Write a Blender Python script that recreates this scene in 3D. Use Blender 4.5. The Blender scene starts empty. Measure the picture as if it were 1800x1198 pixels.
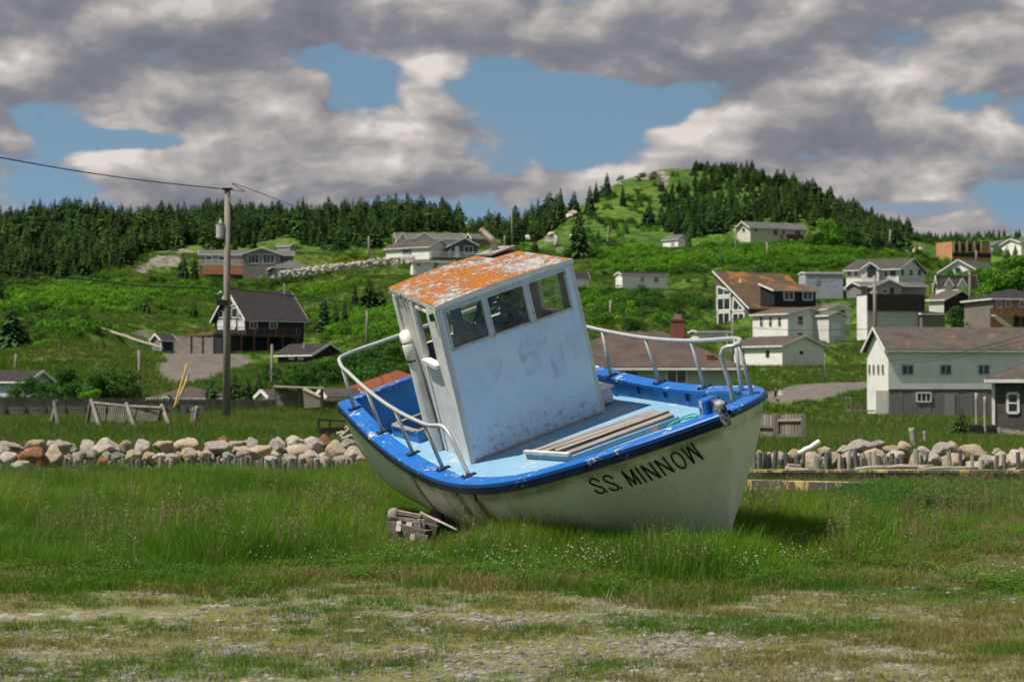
import bpy, bmesh, math, random
import numpy as np
from mathutils import Vector, Matrix
from mathutils.bvhtree import BVHTree

random.seed(7)
rng = np.random.default_rng(11)
S = bpy.context.scene
COL = S.collection
rad = math.radians

# ------------------------------------------------------------------ camera
F_PX, PW, PH, HORIZON, EYE = 3388.75, 1800.0, 1198.0, 689.24, 1.6
TILT = math.atan((HORIZON - PH / 2) / F_PX)
cam_data = bpy.data.cameras.new('camera')
cam = bpy.data.objects.new('camera', cam_data)
COL.objects.link(cam)
cam.location = (0, 0, EYE)
cam.rotation_euler = (math.pi / 2 + TILT, 0, 0)
cam_data.sensor_width = 36.0
cam_data.lens = F_PX / PW * 36.0
cam_data.clip_start = 0.1
cam_data.clip_end = 20000
cam_data.dof.use_dof = True
cam_data.dof.focus_distance = 20.5
cam_data.dof.aperture_fstop = 3.6
S.camera = cam

# ------------------------------------------------------------------ light and exposure
SUN_DIR = Vector((-0.84, -0.342, 1.50)).normalized()          # towards the sun
SUN_EL = math.asin(SUN_DIR.z)
SUN_AZ = math.atan2(SUN_DIR.x, SUN_DIR.y)                      # clockwise from +Y
sun_data = bpy.data.lights.new('sun', 'SUN')
sun_data.energy = 4.7
sun_data.angle = rad(0.53)
sun_data.color = (1.0, 0.93, 0.83)
sun = bpy.data.objects.new('sun', sun_data)
COL.objects.link(sun)
sun.rotation_euler = (-SUN_DIR).to_track_quat('-Z', 'Y').to_euler()
S.view_settings.view_transform = 'Standard'
S.view_settings.look = 'None'
S.view_settings.exposure = 0.42
S.view_settings.gamma = 1.0
S.view_settings.use_curve_mapping = False
S.cycles.max_bounces = 5
S.cycles.diffuse_bounces = 3
S.cycles.glossy_bounces = 2
S.cycles.adaptive_threshold = 0.03
S.cycles.transparent_max_bounces = 12
S.cycles.use_denoising = True
S.render.use_persistent_data = False


# ------------------------------------------------------------------ node helpers
class NT:
    def __init__(self, tree):
        self.t = tree

    def n(self, kind, props=None, **ins):
        nd = self.t.nodes.new(kind)
        for k, v in (props or {}).items():
            setattr(nd, k, v)
        for k, v in ins.items():
            key = k.replace('_', ' ')
            self.put(nd.inputs[int(k[1:])] if k[0] == 'i' and k[1:].isdigit() else nd.inputs[key], v)
        return nd

    def put(self, sock, v):
        if isinstance(v, bpy.types.NodeSocket):
            self.t.links.new(v, sock)
        else:
            if hasattr(sock, 'default_value') and sock.type == 'RGBA' and len(v) == 3:
                v = (*v, 1)
            sock.default_value = v

    def m(self, op, a, b=0.0, c=0.0, clamp=False):
        return self.n('ShaderNodeMath', {'operation': op, 'use_clamp': clamp}, i0=a, i1=b, i2=c).outputs[0]

    def vm(self, op, a, b=(0, 0, 0)):
        return self.n('ShaderNodeVectorMath', {'operation': op}, i0=a, i1=b).outputs[0]

    def noise(self, vec, scale, detail=4, rough=0.55, dist=0.0):
        kw = dict(Scale=scale, Detail=detail, Roughness=rough, Distortion=dist)
        nd = self.n('ShaderNodeTexNoise', None, **kw)
        if vec is not None:
            self.put(nd.inputs['Vector'], vec)
        return nd.outputs[0]

    def step(self, x, lo, hi):
        nd = self.n('ShaderNodeMapRange', {'interpolation_type': 'SMOOTHSTEP'})
        self.put(nd.inputs[0], x); self.put(nd.inputs[1], lo); self.put(nd.inputs[2], hi)
        return nd.outputs[0]

    def mix(self, f, a, b, blend='MIX'):
        nd = self.t.nodes.new('ShaderNodeMix')
        nd.data_type = 'RGBA'
        nd.blend_type = blend
        self.put(nd.inputs[0], f); self.put(nd.inputs[6], a); self.put(nd.inputs[7], b)
        return nd.outputs[2]

    def ramp(self, f, stops):
        nd = self.t.nodes.new('ShaderNodeValToRGB')
        el = nd.color_ramp.elements
        while len(el) < len(stops):
            el.new(0.5)
        for e, (p, c) in zip(el, stops):
            e.position = p
            e.color = (*c, 1)
        self.put(nd.inputs[0], f)
        return nd.outputs[0]

    def bump(self, h, strength=0.4, dist=0.02):
        return self.n('ShaderNodeBump', None, Strength=strength, Distance=dist, Height=h).outputs[0]

    def mapping(self, vec, scale):
        return self.vm('MULTIPLY', vec, scale)


def new_mat(name):
    m = bpy.data.materials.new(name)
    m.use_nodes = True
    t = NT(m.node_tree)
    b = m.node_tree.nodes['Principled BSDF']
    return m, t, b


def coords(t, what='Object'):
    return t.n('ShaderNodeTexCoord').outputs[what]


def plain(name, col, col2=None, scale=3.0, rough=0.75, bump=0.0, bscale=30, metallic=0.0, spec=0.3, stretch=(1, 1, 1), lo=.35, hi=.68,
          perobj=0.0, world=False):
    """A surface colour that wanders to col2 in patches, with a little relief."""
    m, t, b = new_mat(name)
    vec = t.n('ShaderNodeNewGeometry').outputs['Position'] if world else coords(t)
    v = t.mapping(vec, stretch) if stretch != (1, 1, 1) else vec
    c2 = col2 or tuple(c * 0.72 for c in col)
    f = t.step(t.noise(v, scale, 6, .62), lo, hi)
    c = t.mix(f, col, c2)
    if perobj:
        r = t.n('ShaderNodeObjectInfo').outputs['Random']
        k = t.m('ADD', t.m('MULTIPLY', r, 2 * perobj), 1 - perobj)
        c = t.mix(1.0, c, t.n('ShaderNodeCombineColor', None, i0=k, i1=k, i2=k).outputs[0], 'MULTIPLY')
    t.put(b.inputs['Base Color'], c)
    b.inputs['Roughness'].default_value = rough
    b.inputs['Metallic'].default_value = metallic
    b.inputs['Specular IOR Level'].default_value = spec
    if bump:
        t.put(b.inputs['Normal'], t.bump(t.noise(v, bscale, 4), bump))
    return m


def chipped(name, paint, paint2, under, amount, scale=6, rough=.5, stretch=(1, 1, 1), grime=(.10, .09, .08), grime_amt=.2):
    """Weathered paint: patches flaked to what lies below, and grime."""
    m, t, b = new_mat(name)
    v = t.mapping(coords(t), stretch)
    big = t.noise(v, scale * .35, 3)
    fine = t.noise(v, scale * 2.2, 7, .7, .6)
    s = t.m('ADD', t.m('MULTIPLY', big, .55), t.m('MULTIPLY', fine, .6))
    chip = t.step(s, amount, amount + .035)
    col = t.mix(t.step(t.noise(v, scale * .6, 5), .35, .7), paint, paint2)
    col = t.mix(t.m('MULTIPLY', t.step(t.noise(v, scale * 1.1, 6, .7), .52, .8), grime_amt), col, grime)
    col = t.mix(chip, col, under)
    t.put(b.inputs['Base Color'], col)
    b.inputs['Roughness'].default_value = rough
    b.inputs['Specular IOR Level'].default_value = .35
    t.put(b.inputs['Normal'], t.bump(t.m('SUBTRACT', t.m('MULTIPLY', fine, .3), chip), .35, .004))
    return m


# ------------------------------------------------------------------ world: Nishita sky with cumulus
def build_world():
    w = bpy.data.worlds.new('World')
    S.world = w
    w.use_nodes = True
    t = NT(w.node_tree)
    bg = w.node_tree.nodes['Background']
    d = t.n('ShaderNodeTexCoord').outputs['Generated']
    sep = t.n('ShaderNodeSeparateXYZ', None, i0=d)
    x, y, z = sep.outputs
    sky = t.n('ShaderNodeTexSky', {'sky_type': 'NISHITA'})
    sky.sun_disc = False
    sky.sun_elevation = SUN_EL
    sky.sun_rotation = SUN_AZ
    sky.air_density = 1.0
    sky.dust_density = 0.2
    sky.ozone_density = 3.0
    lifted = t.n('ShaderNodeCombineXYZ', None, i0=x, i1=y, i2=t.m('ADD', t.m('MULTIPLY', t.m('MAXIMUM', z, 0.0), .8), .22)).outputs[0]
    t.put(sky.inputs[0], t.vm('NORMALIZE', lifted))
    # direction space: azimuth u and elevation v, both in radians
    u = t.m('ARCTAN2', x, y)
    v = t.m('ARCSINE', z)
    # cloud field: fractal noise over the direction sphere, flattened so the banks lie level
    q = t.vm('MULTIPLY', d, (1, 1, 1.9))
    warp = t.n('ShaderNodeTexNoise', None, Scale=9.0, Detail=3.0, Roughness=.5, Vector=q).outputs['Color']
    q2 = t.vm('ADD', q, t.vm('MULTIPLY', t.vm('SUBTRACT', warp, (.5, .5, .5)), (.045, .045, .045)))

    def field(vec):
        puff = t.n('ShaderNodeTexVoronoi', {'feature': 'F1'}, Vector=vec, Scale=21.0, Detail=2.0, Roughness=.45, Lacunarity=2.3).outputs['Distance']
        return t.m('MULTIPLY_ADD', t.noise(vec, 12.0, 5, .52), 1.35, -.175), t.m('MULTIPLY', puff, -.34)
    b0, p0 = field(q2)
    b1, p1 = field(t.vm('ADD', q2, (-.010, -.004, .024)))
    n0 = t.m('ADD', t.m('ADD', b0, p0), .285)
    nb = t.noise(q, 5.2, 2, .5)

    uv = t.n('ShaderNodeCombineXYZ', None, i0=u, i1=v, i2=0.0).outputs[0]

    def el(px, py, sx, sy, amp, acc):
        uu = math.atan((px - 900) / F_PX)
        vv = math.atan((599 - py) / F_PX) + TILT
        kx, ky = F_PX / sx, F_PX / sy
        a = t.n('ShaderNodeVectorMath', {'operation': 'MULTIPLY_ADD'}, i0=uv, i1=(kx, ky, 0), i2=(-uu * kx, -vv * ky, 0)).outputs[0]
        r2 = t.n('ShaderNodeVectorMath', {'operation': 'DOT_PRODUCT'}, i0=a, i1=a).outputs['Value']
        return t.m('MULTIPLY_ADD', t.m('POWER', .36788, r2), amp, acc)
    # where the banks and the blue gaps lie
    banks = [(220, 160, 260, 46, 0.28), (40, 80, 130, 40, 0.28), (430, 215, 130, 40, 0.17), (380, 300, 170, 26, 0.20), (120, 300, 90, 24, 0.17), (1180, 320, 160, 24, 0.22), (1540, 250, 160, 70, 0.14), (680, 320, 200, 18, 0.19), (1760, 130, 80, 90, 0.17), (950, 330, 120, 18, 0.14), (620, 122, 80, 16, -0.30), (700, 150, 40, 30, -0.10), (850, 160, 60, 30, -0.35), (960, 185, 100, 48, -0.58), (1070, 170, 64, 36, -0.43), (1030, 245, 80, 36, -0.47), (225, 258, 90, 20, -0.67), (15, 128, 40, 22, -0.26), (110, 322, 50, 26, -0.30), (1740, 372, 150, 26, -0.30), (1600, 372, 120, 16, -0.26), (1560, 30, 40, 20, 0.00),
             (420, 345, 160, 18, -0.16), (120, 200, 60, 14, -0.10), (1790, 215, 40, 30, -0.14), (1120, 285, 60, 20, -0.12), (1500, 60, 60, 26, 0.11), (880, 290, 60, 20, -0.06),
             (470, 150, 120, 50, 0.22), (740, 220, 130, 70, 0.22), (640, 255, 120, 36, 0.17), (300, 45, 460, 66, 0.25), (900, 45, 460, 50, 0.27), (1480, 110, 340, 90, 0.28), (1640, 402, 80, 12, 0.28),
             (1650, 250, 130, 44, 0.22), (1350, 235, 170, 34, 0.22), (70, 195, 120, 50, 0.17), (1360, 310, 180, 46, 0.19), (300, 320, 120, 30, 0.12), (1700, 320, 140, 30, 0.14), (960, 325, 100, 18, 0.14), (1180, 110, 100, 40, 0.20), (60, 345, 60, 20, 0.08), (560, 310, 160, 26, 0.11)]
    tot = 0.0
    for b in banks:
        tot = el(*b, tot)
    dens = t.m('ADD', t.m('ADD', n0, t.m('MULTIPLY', t.m('SUBTRACT', nb, .5), .30)), t.m('MULTIPLY', tot, .72))
    cover = t.step(dens, .37, .53)
    # thickness and side light: brighter where the cloud thins out towards the sun (up and left)
    rim = t.m('ADD', t.m('MULTIPLY', t.m('SUBTRACT', b0, b1), 2.3), t.m('MULTIPLY', t.m('SUBTRACT', p0, p1), 1.3))
    thick = t.step(dens, .5, 1.0)
    lit = t.m('SUBTRACT', t.m('ADD', .50, rim), t.m('MULTIPLY', thick, .26), clamp=True)
    lights = 0.0
    for b in [(470, 140, 70, 40, .34), (765, 165, 42, 50, .55), (1640, 225, 100, 28, .55), (1500, 150, 240, 50, .16), (55, 165, 55, 40, .34), (1640, 60, 160, 60, .26), (1420, 30, 120, 40, .30), (150, 115, 120, 30, .18),
              (1310, 262, 110, 18, .34), (640, 235, 110, 22, .26), (1640, 402, 90, 14, .45), (700, 285, 120, 12, .26), (50, 330, 50, 22, .26), (260, 310, 70, 20, .22), (880, 98, 130, 14, .28), (560, 85, 500, 12, -.16),
              (700, 60, 460, 30, -.26), (1510, 48, 90, 42, -.42), (1400, 180, 220, 16, -.26), (1320, 215, 150, 10, -.18), (250, 40, 420, 40, -.16), (560, 165, 40, 40, -.26), (1680, 330, 180, 24, -.10), (1250, 60, 90, 40, -.14), (940, 300, 200, 14, -.06), (1380, 330, 160, 20, -.08)]:
        lights = el(*b, lights)
    lit = t.m('ADD', lit, t.m('MULTIPLY', lights, .72), clamp=True)
    cl = t.ramp(lit, [(0.0, (1.30, 1.36, 1.62)), (.35, (1.75, 1.76, 1.98)), (.60, (2.75, 2.60, 2.60)), (.82, (3.9, 3.65, 3.5)), (1.0, (5.4, 5.0, 4.75))])
    clear = t.mix(1.0, sky.outputs[0], (.90, .90, .74), 'MULTIPLY')
    # thin violet-grey veil low over the land, broken by the same field
    veil = t.m('MULTIPLY', t.step(v, .155, .075), t.step(t.m('ADD', n0, t.m('MULTIPLY', tot, .4)), .30, .56))
    clear = t.mix(t.m('MULTIPLY', veil, .85), clear, (2.15, 2.22, 2.62))
    col = t.mix(cover, clear, cl)
    t.put(bg.inputs[0], col)
    bg.inputs[1].default_value = 0.103
    w.cycles.sampling_method = 'MANUAL'
    w.cycles.sample_map_resolution = 512


build_world()


# ------------------------------------------------------------------ pixel <-> place
CT, ST = math.cos(TILT), math.sin(TILT)


def ray(px, py):
    a, b = (px - PW / 2) / F_PX, -(py - PH / 2) / F_PX
    return Vector((a, CT - b * ST, ST + b * CT))


def at(px, py, D):
    """The point seen at photograph position (px, py) that stands D metres away."""
    r = ray(px, py)
    return Vector((0, 0, EYE)) + r * (D / r.y)


def pix(p):
    d = Vector(p) - Vector((0, 0, EYE))
    fw, up = d.y * CT + d.z * ST, -d.y * ST + d.z * CT
    return PW / 2 + F_PX * d.x / fw, PH / 2 - F_PX * up / fw


# ------------------------------------------------------------------ scene helpers
def tag(o, label=None, cat=None, group=None, kind=None):
    if label: o['label'] = label
    if cat: o['category'] = cat
    if group: o['group'] = group
    if kind: o['kind'] = kind
    return o


def empty(name, loc=(0, 0, 0), rz=0, label=None, cat=None, group=None):
    o = bpy.data.objects.new(name, None)
    o.empty_display_size = .2
    COL.objects.link(o)
    o.location = loc
    o.rotation_euler = (0, 0, rz)
    return tag(o, label, cat, group)


def link(name, me, mat=None, parent=None):
    o = bpy.data.objects.new(name, me)
    COL.objects.link(o)
    if mat is not None and not me.materials:
        for x in (mat if isinstance(mat, (list, tuple)) else [mat]):
            me.materials.append(x)
    o.parent = parent
    return o


def copy_tree(o, parent=None):
    c = o.copy()
    COL.objects.link(c)
    c.parent = parent
    for ch in o.children:
        copy_tree(ch, c)
    return c


class MB:
    def __init__(self):
        self.v, self.f, self.mi = [], [], []

    def quad(self, a, b, c, d, m=0):
        i = len(self.v)
        self.v += [tuple(a), tuple(b), tuple(c), tuple(d)]
        self.f.append((i, i + 1, i + 2, i + 3)); self.mi.append(m)

    def poly(self, pts, m=0):
        i = len(self.v)
        self.v += [tuple(p) for p in pts]
        self.f.append(tuple(range(i, i + len(pts)))); self.mi.append(m)

    def hexa(self, p, m=0):
        """eight corners: bottom loop then top loop"""
        i = len(self.v)
        self.v += [tuple(x) for x in p]
        for f in ((3, 2, 1, 0), (4, 5, 6, 7), (0, 1, 5, 4), (1, 2, 6, 5), (2, 3, 7, 6), (3, 0, 4, 7)):
            self.f.append(tuple(i + k for k in f)); self.mi.append(m)

    def box(self, c, s, m=0, rz=0.0, M=None):
        hx, hy, hz = s[0] / 2, s[1] / 2, s[2] / 2
        co, si = math.cos(rz), math.sin(rz)
        pts = []
        for z in (-hz, hz):
            for x, y in ((-hx, -hy), (hx, -hy), (hx, hy), (-hx, hy)):
                p = Vector((c[0] + x * co - y * si, c[1] + x * si + y * co, c[2] + z))
                pts.append(M @ p if M else p)
        self.hexa(pts, m)

    def beam(self, a, b, w, h, up=(0, 0, 1), m=0):
        a, b = Vector(a), Vector(b)
        d = (b - a).normalized()
        s = d.cross(Vector(up))
        if s.length < 1e-4:
            s = d.cross(Vector((1, 0, 0)))
        s.normalize()
        u = s.cross(d)
        pts = []
        for p in (a, b):
            pts += [p - s * w / 2 - u * h / 2, p + s * w / 2 - u * h / 2, p + s * w / 2 + u * h / 2, p - s * w / 2 + u * h / 2]
        self.hexa(pts, m)

    def tube(self, pts, r, n=8, cap=True, m=0):
        pts = [Vector(p) for p in pts]
        rs = r if isinstance(r, (list, tuple)) else [r] * len(pts)
        base = len(self.v)
        t = (pts[1] - pts[0]).normalized()
        s = t.cross(Vector((0, 0, 1)))
        if s.length < 1e-3:
            s = t.cross(Vector((1, 0, 0)))
        s.normalize()
        for i, p in enumerate(pts):
            if i == 0: t = pts[1] - pts[0]
            elif i == len(pts) - 1: t = pts[-1] - pts[-2]
            else: t = (pts[i + 1] - p).normalized() + (p - pts[i - 1]).normalized()
            t.normalize()
            s = (s - t * s.dot(t)).normalized()
            u = t.cross(s)
            for k in range(n):
                a = 2 * math.pi * k / n
                self.v.append(tuple(p + (s * math.cos(a) + u * math.sin(a)) * rs[i]))
        for i in range(len(pts) - 1):
            for k in range(n):
                a, b = base + i * n + k, base + i * n + (k + 1) % n
                self.f.append((a, b, b + n, a + n)); self.mi.append(m)
        if cap:
            self.f.append(tuple(base + k for k in range(n))[::-1]); self.mi.append(m)
            e = base + (len(pts) - 1) * n
            self.f.append(tuple(e + k for k in range(n))); self.mi.append(m)

    def mesh(self, name, smooth=False):
        me = bpy.data.meshes.new(name)
        me.from_pydata(self.v, [], self.f)
        if any(self.mi):
            me.polygons.foreach_set('material_index', self.mi)
        if smooth:
            me.polygons.foreach_set('use_smooth', [True] * len(me.polygons))
        me.update()
        return me

    def build(self, name, mat, parent=None, smooth=False, bevel=0.0):
        o = link(name, self.mesh(name, smooth), mat, parent)
        if bevel:
            b = o.modifiers.new('bevel', 'BEVEL')
            b.width = bevel; b.segments = 2; b.limit_method = 'ANGLE'
        return o


def fix_normals(o):
    bm = bmesh.new()
    bm.from_mesh(o.data)
    bmesh.ops.remove_doubles(bm, verts=bm.verts, dist=1e-5)
    bmesh.ops.recalc_face_normals(bm, faces=bm.faces)
    bm.to_mesh(o.data)
    bm.free()


def np_mesh(name, V, Fq, mats=None, smooth=False, mi=None):
    """fast mesh from an (n,3) array and a list of face index arrays (all the same length k)"""
    me = bpy.data.meshes.new(name)
    Fq = np.asarray(Fq, np.int32)
    k = Fq.shape[1]
    me.vertices.add(len(V)); me.vertices.foreach_set('co', np.asarray(V, np.float32).ravel())
    me.loops.add(Fq.size); me.loops.foreach_set('vertex_index', Fq.ravel())
    me.polygons.add(len(Fq)); me.polygons.foreach_set('loop_start', np.arange(0, Fq.size, k, dtype=np.int32))
    me.polygons.foreach_set('loop_total', np.full(len(Fq), k, np.int32))
    if smooth: me.polygons.foreach_set('use_smooth', np.ones(len(Fq), bool))
    for m in (mats or []): me.materials.append(m)
    if mi is not None: me.polygons.foreach_set('material_index', np.asarray(mi, np.int32))
    me.update(calc_edges=True)
    me.validate()
    return me


# smooth value noise for placing things
_H = np.random.default_rng(5).random((256, 256))


def vnoise(x, y):
    xi, yi = np.floor(x).astype(int), np.floor(y).astype(int)
    fx, fy = x - xi, y - yi
    fx, fy = fx * fx * (3 - 2 * fx), fy * fy * (3 - 2 * fy)
    h = lambda a, b: _H[a % 256, b % 256]
    return (h(xi, yi) * (1 - fx) + h(xi + 1, yi) * fx) * (1 - fy) + (h(xi, yi + 1) * (1 - fx) + h(xi + 1, yi + 1) * fx) * fy


def fbm(x, y, o=4):
    x, y = np.asarray(x, float), np.asarray(y, float)
    r, a, s = 0, .5, 0
    for i in range(o):
        r = r + a * vnoise(x + 17.3 * i, y + 9.1 * i); s += a
        x, y, a = x * 2.03, y * 2.03, a * .5
    return r / s


def scatter(name, label, cat, pts, rz, scl, idx, variants, tilt=None):
    """one mass of small growth: a cloud of points that carries copies of a few clumps"""
    n = len(pts)
    me = bpy.data.meshes.new(name)
    me.vertices.add(n)
    me.vertices.foreach_set('co', np.asarray(pts, np.float32).ravel())
    rot = np.zeros((n, 3), np.float32)
    rot[:, 2] = rz
    if tilt is not None: rot[:, :2] = tilt
    a = me.attributes.new('rot', 'FLOAT_VECTOR', 'POINT'); a.data.foreach_set('vector', rot.ravel())
    scl = np.asarray(scl, np.float32)
    if scl.ndim == 1: scl = np.repeat(scl[:, None], 3, 1)
    a = me.attributes.new('scl', 'FLOAT_VECTOR', 'POINT'); a.data.foreach_set('vector', scl.ravel())
    a = me.attributes.new('idx', 'INT', 'POINT'); a.data.foreach_set('value', np.asarray(idx, np.int32))
    o = link(name, me)
    tag(o, label, cat, kind='stuff')
    c = bpy.data.collections.new(name + '_clumps')
    for v in variants: c.objects.link(v)
    g = bpy.data.node_groups.new(name + '_scatter', 'GeometryNodeTree')
    g.interface.new_socket('Geometry', in_out='INPUT', socket_type='NodeSocketGeometry')
    g.interface.new_socket('Geometry', in_out='OUTPUT', socket_type='NodeSocketGeometry')
    N = g.nodes.new
    gi, go = N('NodeGroupInput'), N('NodeGroupOutput')
    ci = N('GeometryNodeCollectionInfo'); ci.inputs[0].default_value = c
    ci.inputs[1].default_value = True; ci.inputs[2].default_value = True
    ip = N('GeometryNodeInstanceOnPoints')
    ip.inputs['Pick Instance'].default_value = True
    L = g.links.new

    def attr(nm, ty):
        a = N('GeometryNodeInputNamedAttribute'); a.data_type = ty; a.inputs[0].default_value = nm
        return [s for s in a.outputs if s.enabled and s.name == 'Attribute'][0]
    L(gi.outputs[0], ip.inputs['Points']); L(ci.outputs[0], ip.inputs['Instance'])
    L(attr('idx', 'INT'), ip.inputs['Instance Index'])
    L(attr('rot', 'FLOAT_VECTOR'), ip.inputs['Rotation']); L(attr('scl', 'FLOAT_VECTOR'), ip.inputs['Scale'])
    L(ip.outputs[0], go.inputs[0])
    o.modifiers.new('scatter', 'NODES').node_group = g
    return o


def nth(i):
    n = i + 1
    return '%d%s' % (n, 'th' if 10 <= n % 100 <= 20 else {1: 'st', 2: 'nd', 3: 'rd'}.get(n % 10, 'th'))


def proto(name, me):
    """a clump that is only used by scatter()"""
    return bpy.data.objects.new(name, me)
# ------------------------------------------------------------------ terrain
# (photo x, photo y of the ground there, distance)
CTRL = []
for px_ in (-300, 100, 500, 900, 1300, 1700, 2100):
    for D_ in (8, 15, 25, 40, 52):
        CTRL.append((px_, HORIZON + F_PX * EYE / D_, D_))
CTRL += [
    (-200, 742, 92), (100, 738, 92), (390, 737, 85), (300, 738, 92), (480, 728, 95), (620, 722, 100), (560, 716, 104),
    (-200, 702, 160), (60, 700, 165), (250, 702, 160), (330, 703, 150), (430, 704, 140), (560, 712, 125), (660, 706, 135), (800, 700, 135),
    (-200, 620, 240), (60, 640, 210), (100, 600, 235), (200, 640, 205), (290, 616, 250), (330, 668, 190), (400, 645, 215), (455, 619, 258), (545, 640, 235), (540, 655, 205),
    (-200, 540, 300), (60, 545, 290), (250, 560, 280), (560, 580, 280), (600, 560, 300), (640, 605, 235), (640, 660, 170), (720, 650, 180), (720, 560, 290),
    (-300, 470, 390), (0, 500, 360), (150, 505, 350), (260, 480, 390), (450, 487, 398), (520, 492, 395), (600, 480, 380), (680, 462, 400), (790, 458, 402), (760, 484, 375), (640, 510, 340),
    (-300, 410, 500), (0, 408, 500), (150, 405, 500), (300, 402, 500), (420, 425, 450), (500, 398, 505), (620, 395, 505), (750, 398, 505), (830, 408, 490), (880, 422, 470), (930, 420, 470),
    (950, 470, 400), (1000, 430, 430), (1020, 505, 350), (1125, 508, 350), (1090, 470, 390), (960, 550, 300), (1100, 570, 280), (1000, 620, 210), (1130, 660, 165), (900, 660, 165), (1000, 690, 140), (1150, 694, 138),
    (990, 382, 470), (1060, 342, 500), (1110, 308, 515), (1180, 293, 525), (1240, 295, 528), (1300, 304, 525), (1400, 333, 515), (1480, 368, 505), (1540, 398, 500), (1600, 418, 500),
    (1185, 434, 430), (1170, 380, 480), (1100, 420, 440), (1260, 440, 410), (1355, 426, 430), (1300, 380, 470), (1420, 400, 470), (1480, 440, 420), (1300, 475, 370), (1440, 478, 365),
    (1555, 498, 350), (1480, 520, 335), (1350, 574, 310), (1240, 575, 300), (1570, 522, 330), (1400, 606, 280), (1300, 615, 265), (1500, 560, 310), (1560, 592, 288), (1630, 548, 305), (1380, 642, 252), (1470, 625, 262), (1290, 650, 240), (1500, 640, 250),
    (1690, 462, 430), (1700, 488, 390), (1600, 440, 430), (1680, 520, 325), (1780, 480, 380), (1800, 420, 520), (1700, 420, 540), (2000, 420, 540), (2100, 480, 380), (1720, 560, 280), (1790, 580, 262), (2000, 580, 262),
    (1450, 672, 222), (1400, 674, 225), (1500, 668, 228), (1368, 706, 205), (1310, 704, 200), (1450, 690, 205), (1560, 727, 176), (1700, 727, 172), (1900, 730, 172), (1450, 715, 185), (1480, 735, 150), (1650, 745, 130), (1780, 765, 104), (1900, 765, 104), (1690, 775, 84), (1450, 765, 92), (1330, 725, 140),
    (-300, 420, 545), (0, 420, 545), (150, 418, 545), (300, 414, 545), (500, 410, 545), (620, 407, 545), (750, 410, 545), (830, 420, 540), (900, 432, 540), (1000, 400, 545), (1110, 322, 545), (1180, 303, 545), (1240, 303, 545), (1300, 312, 545), (1400, 342, 545), (1480, 378, 545), (1540, 408, 545), (1450, 780, 66), (1700, 784, 66), (100, 772, 66), (500, 772, 66), (-300, 772, 66), (2100, 784, 66), (900, 760, 75), (1150, 760, 75)]


PADS, APRONS = [], []


class Terrain:
    def __init__(self):
        C = np.array(CTRL, float)
        C = C[(C[:, 2] > 0)]
        self.P = self.uv(C[:, 0], C[:, 2])
        q = (HORIZON + F_PX * EYE / C[:, 2]) - C[:, 1]            # pixels of rise above flat ground
        n = len(C)
        K = self.k(self.P, self.P) + np.eye(n) * .012
        A = np.zeros((n + 3, n + 3))
        A[:n, :n] = K; A[:n, n] = 1; A[:n, n + 1:] = self.P; A[n, :n] = 1; A[n + 1:, :n] = self.P.T
        self.w = np.linalg.solve(A, np.r_[q, 0, 0, 0])

    @staticmethod
    def uv(px, D):
        return np.stack([(np.asarray(px, float) - 900) / 520, np.log(np.asarray(D, float)) * 2.2], 1)

    @staticmethod
    def k(a, b):
        r2 = ((a[:, None] - b[None]) ** 2).sum(2)
        return .5 * r2 * np.log(r2 + 1e-12)

    def z(self, x, y):
        x, y = np.atleast_1d(np.asarray(x, float)), np.atleast_1d(np.asarray(y, float))
        out = np.zeros(len(x))
        for s in range(0, len(x), 20000):
            xs, ys = x[s:s + 20000], y[s:s + 20000]
            D = np.clip(np.maximum(ys, 1), 9, 545)
            px = np.clip(900 + F_PX * xs / np.maximum(ys, 4), -300, 2100)
            p = self.uv(px, D)
            q = self.k(p, self.P) @ self.w[:-3] + self.w[-3] + p @ self.w[-2:]
            z = q * D / F_PX
            z *= np.clip((D - 46) / 16, 0, 1) ** 1.0
            z *= np.clip(1 - (ys - 545) / 900, .15, 1)
            far = np.clip((D - 110) / 200, 0, 1)
            z += far * (fbm(xs / 14, ys / 14, 3) - .5) * 2.4 * np.clip((D - 90) / 300, 0, 1)
            z += (fbm(xs / 1.7, ys / 1.7, 3) - .5) * .07
            for cx, cy, cz, rr in PADS:                              # ground levelled under each house
                d = np.hypot(xs - cx, ys - cy)
                m = d < rr + 9
                if m.any():
                    k = np.clip(1 - (d[m] - rr) / 9, 0, 1); k = k * k * (3 - 2 * k)
                    z[m] = z[m] * (1 - k) + cz * k
            for cx, cy, cz, rr in APRONS:                            # and cut back in front of its door
                d = np.hypot(xs - cx, ys - cy)
                m = d < rr + 8
                if m.any():
                    k = np.clip(1 - (d[m] - rr) / 8, 0, 1); k = k * k * (3 - 2 * k)
                    z[m] = np.where(z[m] > cz, z[m] * (1 - k) + cz * k, z[m])
            out[s:s + 20000] = z
        return out

    def z1(self, x, y):
        return float(self.z([x], [y])[0])


TER = Terrain()


def ground(px, D):
    """ground point in the direction of photo column px at distance D"""
    x = (px - 900) / F_PX * D
    return Vector((x, D, TER.z1(x, D)))


def blob(px, py, pts):
    v = np.zeros(np.shape(px))
    for cx, cy, sx, sy, a in pts:
        v = v + a * np.exp(-((px - cx) / sx) ** 2 - ((py - cy) / sy) ** 2)
    return v


def ground_px(x, y, z):
    d = np.stack([x, y, z - EYE], 1)
    fw = d[:, 1] * CT + d[:, 2] * ST
    up = -d[:, 1] * ST + d[:, 2] * CT
    fw = np.maximum(fw, .5)
    return PW / 2 + F_PX * d[:, 0] / fw, PH / 2 - F_PX * up / fw


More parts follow.
